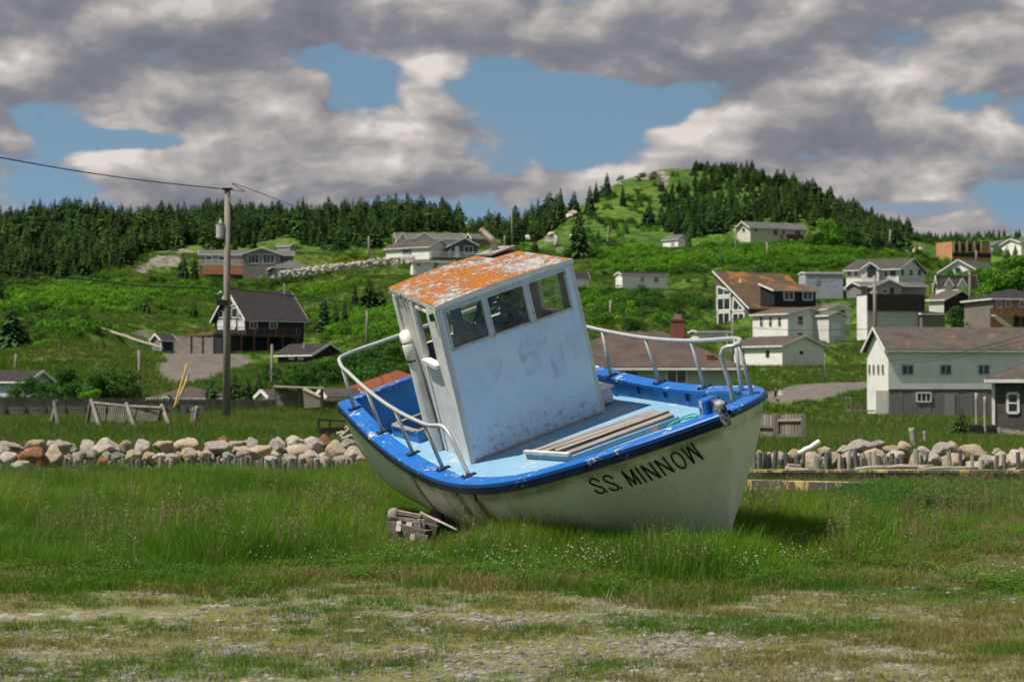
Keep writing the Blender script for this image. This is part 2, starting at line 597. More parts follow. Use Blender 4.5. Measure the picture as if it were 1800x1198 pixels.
def gravel_mask(px, py, x, y):
    """1 on the bare gravel of the near lot and the worn track"""
    edge = 1014 + 20 * np.exp(-((px - 1090) / 280) ** 2) + 14 * np.sin(px / 160) + 10 * np.sin(px / 61 + 1) + np.where(px > 1420, (px - 1420) * .22, 0)
    m = np.clip((py - edge) / 16, 0, 1)
    return m


ROCKY = [(965, 415, 16, 12, 1.0), (1008, 372, 12, 10, 1.1), (985, 440, 12, 8, .8), (1130, 306, 36, 10, 1.0), (1165, 318, 14, 14, .8), (1085, 365, 14, 6, .5), (1540, 425, 22, 14, 1.0), (1600, 435, 30, 12, .8), (1150, 345, 12, 6, .5),
         (290, 460, 40, 12, 1.0), (330, 440, 60, 6, .8), (250, 475, 14, 8, .9), (640, 452, 20, 4, .4)]
LOT = [(330, 652, 62, 20, 1.1), (300, 600, 50, 12, .9), (395, 638, 60, 11, 1.0), (345, 626, 70, 9, .8), (250, 585, 30, 8, .6), (380, 600, 60, 16, .8),
       (1420, 690, 60, 12, 1.3), (1500, 678, 60, 6, 1.2), (1560, 675, 40, 5, 1.0), (1370, 700, 40, 8, 1.0), (1600, 728, 90, 5, .9), (1440, 460, 60, 6, .5), (1490, 505, 30, 12, .8), (1470, 600, 40, 10, .5), (1470, 555, 30, 14, .5)]
DRY = [(130, 630, 60, 10, .9), (210, 640, 30, 12, .7), (560, 590, 30, 10, .5), (1480, 770, 60, 10, .9), (430, 745, 60, 6, .6), (1620, 955, 130, 36, 1.2), (1700, 1005, 170, 30, 1.2), (1540, 918, 60, 14, 1.0), (1790, 930, 80, 26, 1.0), (1440, 565, 25, 8, .5), (1000, 560, 90, 30, .25), (520, 720, 60, 10, .4), (300, 745, 80, 10, .3)]


def build_ground():
    th = np.r_[np.linspace(-180, -24, 40)[:-1], np.linspace(-24, 24, 420)[:-1], np.linspace(24, 180, 40)[:-1]] * math.pi / 180
    r = np.r_[0.4, np.geomspace(3, 620, 420), np.geomspace(650, 6000, 24)]
    T, Rr = np.meshgrid(th, r)
    x, y = (Rr * np.sin(T)).ravel(), (Rr * np.cos(T)).ravel()
    z = TER.z(x, y)
    nr, nt = len(r), len(th)
    i = np.arange(nr - 1)[:, None] * nt
    k = np.arange(nt)[None]
    k2 = (k + 1) % nt
    Fq = np.stack([i + k, i + k2, i + nt + k2, i + nt + k], 2).reshape(-1, 4)[:, ::-1]
    px, py = ground_px(x, y, z)
    front = y > 3
    col = np.zeros((len(x), 4), np.float32)
    col[:, 0] = np.where(front, gravel_mask(px, py, x, y), 1)
    col[:, 1] = np.where(front, np.clip(blob(px, py, DRY), 0, 1), 0)
    col[:, 2] = np.where(front & (y > 60), np.clip(blob(px, py, LOT), 0, 1.2), 0)
    col[:, 3] = np.where(front & (y > 60), np.clip(blob(px, py, ROCKY), 0, 1.2), 0)
    me = np_mesh('ground', np.stack([x, y, z], 1), Fq, smooth=True)
    for k_, nm in enumerate(('gravel', 'dry', 'lot', 'rock')):
        a = me.attributes.new(nm, 'FLOAT', 'POINT')
        a.data.foreach_set('value', col[:, k_].copy())
    m, t, b = new_mat('ground_cover')
    pos = t.n('ShaderNodeNewGeometry').outputs['Position']
    at_ = lambda n: t.n('ShaderNodeAttribute', {'attribute_name': n}).outputs['Fac']
    big = t.noise(pos, .035, 5, .6)
    mid = t.noise(pos, .35, 6, .65)
    fine = t.noise(pos, 5.0, 6, .7)
    grass = t.mix(t.step(big, .38, .62), (.052, .104, .016), (.095, .165, .024))
    grass = t.mix(t.step(mid, .42, .66), grass, (.022, .055, .009))
    grass = t.mix(t.m('MULTIPLY', t.step(t.noise(pos, .09, 4), .52, .7), .5), grass, (.115, .135, .026))
    dry = t.mix(t.step(fine, .35, .65), (.125, .09, .045), (.065, .068, .022))
    c = t.mix(t.step(t.m('ADD', at_('dry'), t.m('SUBTRACT', t.m('MULTIPLY', mid, .8), .4)), .25, .75), grass, dry)
    lot = t.mix(t.step(t.noise(pos, .8, 6, .7), .35, .7), (.15, .135, .12), (.095, .086, .076))
    c = t.mix(t.step(t.m('ADD', at_('lot'), t.m('SUBTRACT', t.m('MULTIPLY', t.noise(pos, .22, 6, .7), 1.5), .75)), .42, .58), c, lot)
    rock = t.mix(t.step(t.noise(pos, .5, 7, .75), .38, .62), (.26, .23, .20), (.10, .09, .075))
    c = t.mix(t.step(t.m('ADD', at_('rock'), t.m('SUBTRACT', t.m('MULTIPLY', mid, .9), .45)), .4, .55), c, rock)
    # near lot: broken grey stone, dry stubble and moss patches
    st = t.n('ShaderNodeTexVoronoi', {'feature': 'F1'}, Vector=t.vm('MULTIPLY', pos, (1, 1, 0)), Scale=17.0)
    stone = t.mix(t.n('ShaderNodeSeparateColor', None, i0=st.outputs['Color']).outputs[0], (.105, .098, .086), (.35, .33, .295))
    moss_n = t.noise(t.vm('MULTIPLY', pos, (1.0, .8, 1)), 1.5, 7, .66, .4)
    moss2 = t.noise(pos, 6.0, 5, .7)
    moss = t.mix(t.step(moss2, .35, .7), (.138, .146, .040), (.098, .108, .034))
    straw = t.mix(t.step(moss2, .3, .7), (.215, .195, .118), (.135, .122, .072))
    near = t.mix(t.step(t.m('ADD', t.noise(t.vm('MULTIPLY', pos, (1, .8, 1)), 2.2, 7, .7), t.m('MULTIPLY', moss2, .25)), .48, .68), stone, straw)
    speck = t.noise(pos, 14.0, 4, .7)
    near = t.mix(t.m('MULTIPLY', t.step(t.m('ADD', moss_n, t.m('ADD', t.m('MULTIPLY', moss2, .26), t.m('MULTIPLY', speck, .22))), .62, .76), .85), near, moss)
    g = t.step(t.m('ADD', at_('gravel'), t.m('SUBTRACT', t.m('MULTIPLY', fine, .8), .4)), .35, .65)
    c = t.mix(g, c, near)
    t.put(b.inputs['Base Color'], c)
    b.inputs['Roughness'].default_value = .95
    b.inputs['Specular IOR Level'].default_value = .1
    h = t.m('ADD', t.m('MULTIPLY', fine, .5), t.m('MULTIPLY', t.m('MULTIPLY', st.outputs['Distance'], g), -.5))
    t.put(b.inputs['Normal'], t.bump(h, .7, .06))
    me.materials.append(m)
    o = link('ground', me)
    tag(o, kind='structure')
    return o

# ------------------------------------------------------------------ the boat
BR = Matrix(((0.42348796, 0.86766294, -0.26042077), (-0.90160539, 0.37572433, -0.21433373), (-0.08812301, 0.32556452, 0.94140431)))
BT = Vector((-0.939061, 24.486583, 1.350597))
BM = Matrix.Translation(BT) @ BR.to_4x4()
BMI = BM.inverted()
_GX = np.linspace(0, 7.279, 41)
_GW = np.array([1.209, 1.234, 1.259, 1.284, 1.307, 1.33, 1.353, 1.374, 1.394, 1.412, 1.429, 1.445, 1.46, 1.473, 1.486, 1.498, 1.509, 1.519, 1.528, 1.536, 1.541, 1.545, 1.545, 1.542, 1.535, 1.524, 1.509, 1.49, 1.465, 1.431, 1.384, 1.322, 1.245, 1.16, 1.068, 0.972, 0.865, 0.735, 0.565, 0.335, 0.05])
_GZ = np.array([0.535, 0.505, 0.475, 0.446, 0.417, 0.389, 0.361, 0.335, 0.31, 0.286, 0.263, 0.242, 0.223, 0.206, 0.191, 0.178, 0.168, 0.16, 0.155, 0.153, 0.155, 0.159, 0.167, 0.178, 0.193, 0.211, 0.232, 0.256, 0.282, 0.311, 0.342, 0.374, 0.409, 0.446, 0.483, 0.522, 0.562, 0.603, 0.644, 0.686, 0.728])
BL_ = 7.279


def cubic(xk, yk, x):
    d = np.gradient(yk, xk)
    k = np.clip(np.searchsorted(xk, x) - 1, 0, len(xk) - 2)
    h = xk[k + 1] - xk[k]
    s = (x - xk[k]) / h
    return (yk[k] * (2 * s**3 - 3 * s**2 + 1) + h * d[k] * (s**3 - 2 * s**2 + s) + yk[k + 1] * (3 * s**2 - 2 * s**3) + h * d[k + 1] * (s**3 - s**2))


NU, NV = 200, 44
GXs = np.r_[np.linspace(0, 5.2, 90)[:-1], np.linspace(5.2, 7.279, NU - 89)]
GWs = cubic(_GX, _GW, GXs)
GZs = cubic(_GX, _GZ, GXs)
gw = lambda x: float(np.interp(x, GXs, GWs))
gz = lambda x: float(np.interp(x, GXs, GZs))


def offset_curve(d):
    """gunwale plan curve moved outwards by d (starboard half, y taken positive)"""
    tx, ty = np.gradient(GXs), np.gradient(GWs)
    l = np.hypot(tx, ty)
    nx, ny = -ty / l, tx / l
    x, y = GXs + nx * d, GWs + ny * d
    if d < 0:
        k = int(np.argmax(y < .012)) if (y < .012).any() else len(y)
        if k < len(y):
            x[k:] = x[k - 1] + (0 if k < 1 else .002); y[k:] = .004
    return x, y


def deck_z(x):
    s = np.clip((np.asarray(x, float) - 4.5) / 2.4, 0, 1)
    return .30 * s * s * (3 - 2 * s)


def bloc(px, py, z):
    """boat coordinates of a photo position on the level z of the boat"""
    o = BMI @ Vector((0, 0, EYE))
    d = BMI.to_3x3() @ ray(px, py)
    t = (z - o.z) / d.z
    return o + d * t


def bloc_gun(px, py, dz=.02):
    z = .3
    for _ in range(12):
        p = bloc(px, py, z)
        z = .5 * z + .5 * (gz(min(max(p.x, 0), BL_)) + dz)
    return bloc(px, py, z)


# --- materials of the boat
M_hull, t, b = new_mat('hull_paint')
_v = coords(t)
_c = t.mix(t.step(t.noise(_v, 1.3, 5, .6), .35, .7), (.88, .845, .73), (.78, .75, .62))
_c = t.mix(t.m('MULTIPLY', t.step(t.noise(t.vm('MULTIPLY', _v, (3, 3, .5)), 2.2, 6, .7), .5, .78), .35), _c, (.33, .33, .24))
_c = t.mix(t.m('MULTIPLY', t.step(t.noise(t.vm('MULTIPLY', _v, (1.0, 1.0, 16)), 3.2, 5, .75, .3), .66, .70), .30), _c, (.36, .34, .27))
_c = t.mix(t.m('MULTIPLY', t.step(t.noise(t.vm('MULTIPLY', _v, (14, 14, .7)), 1.6, 6, .75), .56, .74), .30), _c, (.40, .37, .26))
_sp = t.noise(_v, 38, 3, .6)
_c = t.mix(t.m('MULTIPLY', t.step(_sp, .70, .74), .55), _c, (.16, .13, .10))
_ru = t.m('MULTIPLY', t.n('ShaderNodeAttribute', {'attribute_name': 'rust'}).outputs['Fac'], t.m('ADD', .45, t.noise(t.vm('MULTIPLY', _v, (6, 6, 1)), 4, 5, .7)))
_c = t.mix(t.m('MULTIPLY', _ru, 1.0, clamp=True), _c, t.mix(t.step(_ru, .35, .95), (.40, .21, .095), (.13, .06, .03)))
_al = t.m('MULTIPLY', t.n('ShaderNodeAttribute', {'attribute_name': 'algae'}).outputs['Fac'], t.step(t.noise(_v, 3.0, 6, .65), .3, .62))
_c = t.mix(_al, _c, (.22, .25, .10))
t.put(b.inputs['Base Color'], _c)
b.inputs['Roughness'].default_value = .38
b.inputs['Specular IOR Level'].default_value = .4
t.put(b.inputs['Normal'], t.bump(t.m('ADD', t.noise(_v, 2.2, 3), t.m('MULTIPLY', t.noise(_v, 22, 4), .12)), .25, .03))

M_blue = chipped('gunwale_blue_paint', (.004, .118, .42), (.004, .088, .34), (.46, .49, .52), .655, 9, .42)
M_bluein = chipped('bulwark_blue_paint', (.030, .215, .50), (.018, .16, .43), (.42, .48, .53), .72, 5, .5)
M_navy = chipped('rub_rail_paint', (.010, .014, .035), (.014, .024, .07), (.30, .31, .33), .70, 9, .35)
M_deck = chipped('deck_paint', (.19, .345, .47), (.155, .31, .45), (.40, .395, .375), .635, 3.2, .6, grime=(.15, .12, .09), grime_amt=.35)
M_alu, t, b = new_mat('rail_pipe')
_v = coords(t)
t.put(b.inputs['Base Color'], t.mix(t.step(t.noise(_v, 9, 6, .7), .58, .72), (.44, .44, .43), (.28, .18, .13)))
b.inputs['Metallic'].default_value = .25; b.inputs['Roughness'].default_value = .42
M_pvc = plain('pvc_pipe', (.74, .73, .68), (.60, .59, .53), 4, .5, .1)
M_flue = plain('flue_pipe', (.42, .37, .33), (.26, .19, .15), 14, .45, .2, 40, metallic=.5)
M_slat = plain('weathered_slat', (.31, .285, .255), (.17, .148, .13), 3, .85, .5, 18, stretch=(12, 1, 12))
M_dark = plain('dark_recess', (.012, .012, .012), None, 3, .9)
M_letter = plain('lettering_black', (.014, .014, .012), (.03, .03, .028), 30, .6)

M_cab, t, b = new_mat('cabin_paint_shade_blue')
_v = coords(t)
_z = t.n('ShaderNodeSeparateXYZ', None, i0=_v).outputs[2]
_c = t.mix(t.step(t.noise(_v, 1.6, 5, .6), .38, .7), (.56, .68, .80), (.49, .61, .75))  # white paint with the blue of the shaded front put into its colour
_pt = t.m('MULTIPLY', t.step(t.noise(t.vm('MULTIPLY', _v, (1, 1, .55)), 3.1, 7, .72, .8), .54, .72), .45)
_c = t.mix(_pt, _c, (.34, .36, .39))
_off = t.vm('MULTIPLY', t.vm('SUBTRACT', _v, (0, .12, .86)), (0, 2.0, 3.0))
_g2 = t.m('POWER', .36788, t.n('ShaderNodeVectorMath', {'operation': 'DOT_PRODUCT'}, i0=_off, i1=_off).outputs['Value'])
_blk = t.n('ShaderNodeTexVoronoi', {'feature': 'F1', 'distance': 'CHEBYCHEV'}, Vector=t.vm('MULTIPLY', _v, (1, 1, .8)), Scale=5.5).outputs['Color']
_st2 = t.m('MULTIPLY', t.m('MULTIPLY', _g2, t.step(t.n('ShaderNodeSeparateColor', None, i0=_blk).outputs[0], .35, .75)), t.step(t.noise(_v, 7, 6, .7), .34, .66))
_c = t.mix(t.m('MULTIPLY', _st2, .75), _c, (.27, .29, .32))
_low = t.m('MULTIPLY', t.step(_z, .55, .02), t.step(t.noise(_v, 14, 6, .75), .50, .64))
_c = t.mix(t.m('MULTIPLY', _low, .55), _c, (.13, .11, .09))
_c = t.mix(t.m('MULTIPLY', t.step(t.noise(_v, 34, 4, .7), .66, .72), .6), _c, (.15, .12, .10))
_c = t.mix(t.m('MULTIPLY', t.step(_z, .06, .0), .7), _c, (.22, .10, .04))
t.put(b.inputs['Base Color'], _c)
b.inputs['Roughness'].default_value = .55
t.put(b.inputs['Normal'], t.bump(t.m('ADD', t.noise(_v, 5, 4), t.m('MULTIPLY', t.noise(_v, 40, 5), .3)), .22, .02))

M_cabs = chipped('wheelhouse_side_paint', (.58, .565, .53), (.50, .485, .45), (.24, .20, .16), .71, 7, .6, grime=(.25, .22, .18), grime_amt=.35)  # warm white of the sunlit side, without the blue shade painted on the front

M_roof, t, b = new_mat('lichen_roof')
_v = coords(t)
_st = t.vm('MULTIPLY', _v, (1.0, .8, 1.0))
_c = t.mix(t.step(t.noise(_v, 9, 8, .75), .42, .62), (.40, .375, .355), (.17, .158, .148))
_c = t.mix(t.step(t.noise(_v, 11, 6, .7), .62, .67), _c, (.56, .54, .52))
_w = t.step(t.noise(_v, 1.7, 3), .40, .62)
_o = t.m('ADD', t.m('MULTIPLY', t.noise(_st, 19, 8, .68, .6), 1.0), t.m('MULTIPLY', t.m('SUBTRACT', t.noise(_v, 2.0, 3), .5), .75))
_om = t.step(_o, .465, .51)
_ocol = t.mix(t.step(t.noise(_v, 24, 5, .7), .38, .62), (.40, .135, .008), (.22, .066, .006))
_c = t.mix(_om, _c, _ocol)
t.put(b.inputs['Base Color'], _c)
b.inputs['Roughness'].default_value = .95
t.put(b.inputs['Normal'], t.bump(t.m('ADD', t.m('MULTIPLY', _om, .5), t.noise(_v, 30, 6, .7)), .8, .02))

M_trim = chipped('cabin_trim_paint', (.72, .72, .70), (.60, .60, .59), (.20, .15, .11), .70, 10, .6)
M_frame = chipped('window_frame_wood', (.52, .52, .51), (.40, .38, .36), (.12, .09, .07), .70, 14, .7, stretch=(1, 1, 1))


def glass_mat(name, dirt, dcol, tint=(.93, .96, .95)):
    m, t, b = new_mat(name)
    nt = m.node_tree
    out = nt.nodes['Material Output']
    tr = t.n('ShaderNodeBsdfTransparent', None, Color=tint)
    gl = t.n('ShaderNodeBsdfGlossy', None, Roughness=.03)
    df = t.n('ShaderNodeBsdfDiffuse', None, Color=dcol)
    fr = t.n('ShaderNodeFresnel', None, IOR=1.5)
    a = t.n('ShaderNodeMixShader', None, i0=fr.outputs[0], i1=tr.outputs[0], i2=gl.outputs[0])
    dm = t.m('MULTIPLY', t.step(t.noise(coords(t), 5, 6, .7), .3, .8), dirt)
    bb = t.n('ShaderNodeMixShader', None, i0=dm, i1=a.outputs[0], i2=df.outputs[0])
    nt.links.new(bb.outputs[0], out.inputs[0])
    return m


M_glass = glass_mat('dusty_pane', .30, (.42, .42, .38))


def build_boat():
    root = empty('fishing_boat', label='old blue and white fishing boat with orange-lichened wheelhouse roof heeled over in the grass', cat='boat')
    root.matrix_world = BM
    # ---- hull
    vv = np.linspace(0, 1, NV) ** .92
    U = GXs / BL_
    k = np.clip((U - .52) / .48, 0, 1); k = k * k * (3 - 2 * k)
    a = 2.1 * (1 - k) + 1.25 * k
    bb = .48 * (1 - k) + .80 * k
    zk = -1.20 + .42 * U
    rk = .60 * np.clip((U - .70) / .30, 0, 1) ** 2
    V = np.zeros((2, NU, NV, 3))
    for s, sg in ((0, -1), (1, 1)):
        V[s, :, :, 0] = GXs[:, None] - rk[:, None] * vv[None] ** 1.15
        V[s, :, :, 1] = sg * np.maximum(GWs[:, None] * np.maximum(1 - vv[None] ** a[:, None], 0) ** bb[:, None], .03)
        V[s, :, :, 2] = (GZs - .025)[:, None] * (1 - vv[None]) + zk[:, None] * vv[None]
    idx = np.arange(2 * NU * NV).reshape(2, NU, NV)
    A = idx[0]; B = idx[1]
    f0 = np.stack([A[:-1, :-1], A[:-1, 1:], A[1:, 1:], A[1:, :-1]], -1).reshape(-1, 4)
    f1 = np.stack([B[:-1, :-1], B[1:, :-1], B[1:, 1:], B[:-1, 1:]], -1).reshape(-1, 4)
    keel = np.stack([A[:-1, -1], B[:-1, -1], B[1:, -1], A[1:, -1]], -1)
    stem = np.stack([A[-1, :-1], A[-1, 1:], B[-1, 1:], B[-1, :-1]], -1)
    tran = np.stack([A[0, :-1], B[0, :-1], B[0, 1:], A[0, 1:]], -1)
    # a wooden-boat hull has a proud transom edge; keep it as part of the shell
    faces = np.concatenate([f0, f1, keel, stem, tran])
    VV = V.reshape(-1, 3)
    me = np_mesh('hull', VV, faces, [M_hull], smooth=True)
    bvh = BVHTree.FromPolygons([BM @ Vector(p) for p in VV], [tuple(int(i) for i in f) for f in faces])

    def hit(px, py):
        d = ray(px, py).normalized()
        p, n, _, _ = bvh.ray_cast(Vector((0, 0, EYE)), d)
        if p is None: return None, None
        if n.dot(d) > 0: n = -n
        return p, n
    # stains: rust below the scuppers, green along the waterline of the deck edge
    scup = [(720, 826), (772, 852), (802, 863), (836, 873)]
    rust = np.zeros(len(VV)); alg = np.zeros(len(VV))
    side = (np.arange(len(VV)) < NU * NV)
    for (sx, sy), wd, st in zip(scup, (.075, .05, .085, .11), (1.0, .6, 1.0, 1.0)):
        p, n = hit(sx, sy)
        if p is None: continue
        q = BMI @ p
        dz = q.z - VV[:, 2]
        drift = q.x + .05 * np.sin(dz * 5) + dz * .10
        g = np.exp(-((VV[:, 0] - drift) / (wd * (1 + .9 * np.clip(dz, 0, 2)))) ** 2) * np.clip(dz / .05, 0, 1) * np.clip(1.35 - dz, 0, 1)
        rust = np.maximum(rust, g * st * side)
    zr = GZs[np.clip(np.searchsorted(GXs, VV[:, 0]), 0, NU - 1)]
    dz = zr - VV[:, 2]
    alg = np.exp(-((dz - .15) / .05) ** 2) * .8 + np.clip((dz - .9) / .5, 0, .5)
    for nm, arr in (('rust', rust), ('algae', alg)):
        at_ = me.attributes.new(nm, 'FLOAT', 'POINT'); at_.data.foreach_set('value', arr.astype(np.float32))
    hull = link('hull', me, None, root)
    # ---- lettering painted on the starboard bow
    zx = lambda x, y: (1020 + x / 7.826, 765 + y / 7.826)
    strokes = [[(265, 630), (210, 598), (165, 592), (132, 615), (138, 645), (180, 672), (250, 695), (310, 715), (338, 745), (330, 772), (290, 788), (245, 778), (200, 745)],
               [(362, 755), (384, 768)],
               [(452, 585), (395, 555), (350, 550), (320, 570), (322, 600), (365, 630), (440, 655), (500, 680), (528, 710), (515, 738), (470, 745), (430, 735), (395, 705)],
               [(556, 706), (578, 720)],
               [(565, 485), (720, 695)], [(565, 485), (775, 665)], [(688, 455), (775, 665)], [(688, 455), (845, 660)],
               [(755, 428), (915, 638)],
               [(830, 408), (995, 613)], [(830, 408), (1112, 573)], [(945, 362), (1112, 573)],
               [(1018, 333), (1180, 540)], [(1018, 333), (1300, 492)], [(1130, 283), (1300, 492)],
               [(1270, 235), (1310, 225), (1360, 245), (1410, 300), (1445, 365), (1450, 415), (1420, 437), (1370, 425), (1310, 375), (1265, 310), (1255, 265), (1270, 235)],
               [(1382, 162), (1570, 372)], [(1462, 140), (1570, 372)], [(1462, 140), (1690, 315)], [(1520, 92), (1690, 315)]]
    letter_of = [0, 1, 2, 3, 4, 4, 4, 4, 5, 6, 6, 6, 7, 7, 7, 8, 9, 9, 9, 9]
    glyphs = {}
    for si, st in enumerate(strokes):
        mb = glyphs.setdefault(letter_of[si], MB())
        P = np.array(st, float)
        if len(P) > 2:                                             # round the curves
            tt = np.linspace(0, len(P) - 1, 40)
            P = np.stack([cubic(np.arange(len(P)), P[:, 0], tt), cubic(np.arange(len(P)), P[:, 1], tt)], 1)
        else:
            P = np.stack([np.linspace(P[0, 0], P[1, 0], 10), np.linspace(P[0, 1], P[1, 1], 10)], 1)
        d = np.gradient(P, axis=0)
        d /= np.linalg.norm(d, axis=1)[:, None]
        nn = np.stack([-d[:, 1], d[:, 0]], 1) * (13 + .8 * np.sin(np.arange(len(P)) * 1.3)[:, None])
        prev = None
        lift = .004 + .0006 * si
        for p, n_ in zip(P, nn):
            row = []
            for q in (p - n_, p + n_):
                h, nr = hit(*zx(*q))
                if h is None: row = None; break
                row.append(BMI @ (h + nr * lift))
            if row and prev: mb.quad(prev[0], prev[1], row[1], row[0])
            prev = row
    for gi, mb in glyphs.items():
        mb.build('full_stop' if gi in (1, 3) else 'letter', M_letter, hull)
    # ---- scupper holes outside
    for (sx, sy) in scup:
        p, n = hit(sx, sy)
        mb = MB()
        P0, N0 = BMI @ p, (BMI.to_3x3() @ n).normalized()
        ax = Vector((1, 0, 0)); ax = (ax - N0 * ax.dot(N0)).normalized(); ay = N0.cross(ax)
        ring = [P0 + N0 * .004 + ax * (.028 * math.cos(t_)) + ay * (.055 * math.sin(t_)) for t_ in np.linspace(0, 2 * math.pi, 14)[:-1]]
        mb.poly(ring)
        mb.build('scupper', M_dark, hull)
    # ---- rub rail
    xo, yo = offset_curve(.05)
    xi, yi = offset_curve(-.02)
    mb = MB()
    for sg in (-1, 1):
        prev = None
        for i in range(NU):
            zt = GZs[i]
            yy = max(yo[i], .05)
            rh = .088 if sg < 0 else .088 - .045 * min(max((GXs[i] - 4.6) / .8, 0), 1)
            row = [(xi[i], sg * yi[i], zt - .012), (xo[i], sg * yy, zt - .012), (xo[i] + 0, sg * (yy - .004), zt - rh), (xi[i], sg * (yi[i] - .012), zt - rh - .01)]
            if prev:
                for a_ in range(4):
                    b_ = (a_ + 1) % 4
                    q = [prev[a_], prev[b_], row[b_], row[a_]]
                    mb.quad(*(q if sg < 0 else q[::-1]))
            prev = row
    z0 = GZs[0]
    mb.box((-.03, 0, z0 - .062), (.06, 2 * GWs[0] + .08, .096))
    mb.build('rub_rail', M_navy, hull)
    # ---- gunwale cap
    xo, yo = offset_curve(.035)
    xi, yi = offset_curve(-.175)
    mb = MB()
    for sg in (-1, 1):
        prev = None
        for i in range(NU):
            z = GZs[i]
            row = [(xo[i], sg * max(yo[i], .03), z - .012), (xo[i], sg * max(yo[i], .03), z + .016), (xo[i] * .93 + xi[i] * .07, sg * (max(yo[i], .03) * .93 + yi[i] * .07), z + .026), (xi[i], sg * yi[i], z + .024), (xi[i], sg * yi[i], z - .012)]
            if prev:
                for a_ in range(5):
                    b_ = (a_ + 1) % 5
                    q = [prev[a_], prev[b_], row[b_], row[a_]]
                    mb.quad(*(q if sg < 0 else q[::-1]))
            prev = row
    mb.box((.06, 0, z0 + .008), (.19, 2 * GWs[0] - .30, .038))
    cap = mb.build('gunwale', M_blue, root)
    # ---- inner bulwark and deck
    xb, yb = offset_curve(-.13)
    mb = MB()
    for sg in (-1, 1):
        prev = None
        for i in range(NU):
            row = [(xb[i], sg * yb[i], GZs[i] - .011), (xb[i], sg * (yb[i] - .01), float(deck_z(xb[i])) - .02)]
            if prev: mb.quad(*([prev[0], prev[1], row[1], row[0]] if sg > 0 else [prev[0], row[0], row[1], prev[1]]))
            prev = row
    y0 = yb[0]
    mb.quad((.1, -y0, z0 - .011), (.1, y0, z0 - .011), (.1, y0, -.02), (.1, -y0, -.02))
    bul = mb.build('bulwark', M_bluein, root, smooth=True)
    mb = MB()
    prev = None
    for i in range(0, NU, 2):
        ys = np.linspace(-1, 1, 9)
        row = [(xb[i], y_ * (yb[i] + .02), float(deck_z(xb[i])) + .02 * (1 - y_ * y_) - .015) for y_ in ys]
        if prev:
            for k_ in range(8): mb.quad(prev[k_], row[k_], row[k_ + 1], prev[k_ + 1])
        prev = row
    mb.build('deck', M_deck, root, smooth=True)
    # freeing ports on the inside of the far bulwark
    for px, py in ((1097, 694), (1142, 701), (1183, 707), (1219, 712)):
        x = bloc(px, py, .10).x
        y = float(np.interp(x, xb, yb))
        mb = MB()
        pts = [(x + .03 * math.cos(t_), y - .014, .10 + .058 * math.sin(t_)) for t_ in np.linspace(0, 2 * math.pi, 14)[:-1]]
        mb.poly(pts[::-1])
        o = mb.build('freeing_port', M_dark, bul)
        mb = MB()
        for i_ in range(len(pts)):
            a_, b_ = Vector(pts[i_]), Vector(pts[(i_ + 1) % len(pts)])
            c_ = Vector((x, y - .014, .10))
            mb.quad(a_, b_, c_ + (b_ - c_) * 1.22 + Vector((0, -.012, 0)), c_ + (a_ - c_) * 1.22 + Vector((0, -.012, 0)))
        mb.build('port_rim', M_bluein, bul)
    # ---- stem head
    mb = MB()
    sh = [(-.10, 0), (.09, 0), (.09, .0)]
    zt = GZs[-1]
    mb.hexa([(7.10, -.10, zt - .10), (7.34, -.075, zt - .62), (7.34, .075, zt - .62), (7.10, .10, zt - .10), (7.07, -.09, zt + .22), (7.27, -.075, zt + .20), (7.27, .075, zt + .20), (7.07, .09, zt + .22)])
    mb.v[1] = (7.02, -.06, zt - .62); mb.v[2] = (7.02, .06, zt - .62)
    mb.v[0] = (6.90, -.06, zt - .62); mb.v[3] = (6.90, .06, zt - .62)
    M_stem = chipped('stem_paint', (.36, .365, .39), (.26, .265, .30), (.03, .032, .05), .55, 22, .6)
    # upper post straight, then the strap down the stem
    mb2 = MB()
    mb2.hexa([(7.14, -.045, zt - .11), (7.315, -.045, zt - .11), (7.315, .045, zt - .11), (7.14, .045, zt - .11), (7.15, -.045, zt + .15), (7.295, -.038, zt + .12), (7.295, .038, zt + .12), (7.15, .045, zt + .15)])
    st = mb2.build('stem_post', M_stem, root, bevel=.02)
    mb3 = MB()
    mb3.hexa([(6.95, -.085, zt - .04), (7.14, -.085, zt - .04), (7.14, .085, zt - .04), (6.95, .085, zt - .04), (6.98, -.075, zt + .145), (7.15, -.08, zt + .16), (7.15, .08, zt + .16), (6.98, .075, zt + .145)])
    mb3.build('stem_knee', M_blue, st, bevel=.025)
    # ---- railing
    r = .021
    H = .575
    rail = []
    xr, yr = offset_curve(-.085)
    def gp(x, sg, h): return Vector((x, sg * float(np.interp(x, xr, yr)), gz(x) + h))
    e = bloc_gun(825, 837)
    rail.append(Vector((e.x, e.y, gz(e.x) + .02)))
    rail += [Vector((e.x - .13, e.y, gz(e.x) + .28)), Vector((e.x - .22, e.y, gz(e.x) + .45)), Vector((e.x - .34, e.y + .0, gz(e.x) + .535))]
    for x in np.linspace(e.x - .55, .32, 10): rail.append(gp(x, -1, H))
    ys = float(np.interp(0, xr, yr))
    rail += [Vector((.16, -ys + .02, z0 + H)), Vector((.09, -ys + .12, z0 + H)), Vector((.06, -.4, z0 + H)), Vector((.06, .4, z0 + H)), Vector((.09, ys - .12, z0 + H)), Vector((.16, ys - .02, z0 + H))]
    cpost = bloc_gun(1327, 698)
    npost = bloc_gun(1291, 712)
    for x in np.linspace(.32, cpost.x - .30, 16): rail.append(gp(x, 1, H))
    cz = gz(cpost.x) + H
    tp = lambda px, py: bloc(px, py, cz)
    c1, c2, c3 = tp(1304, 601), tp(1316, 603), tp(1306, 608)
    n1 = Vector((npost.x - .01, npost.y, cz - .10))
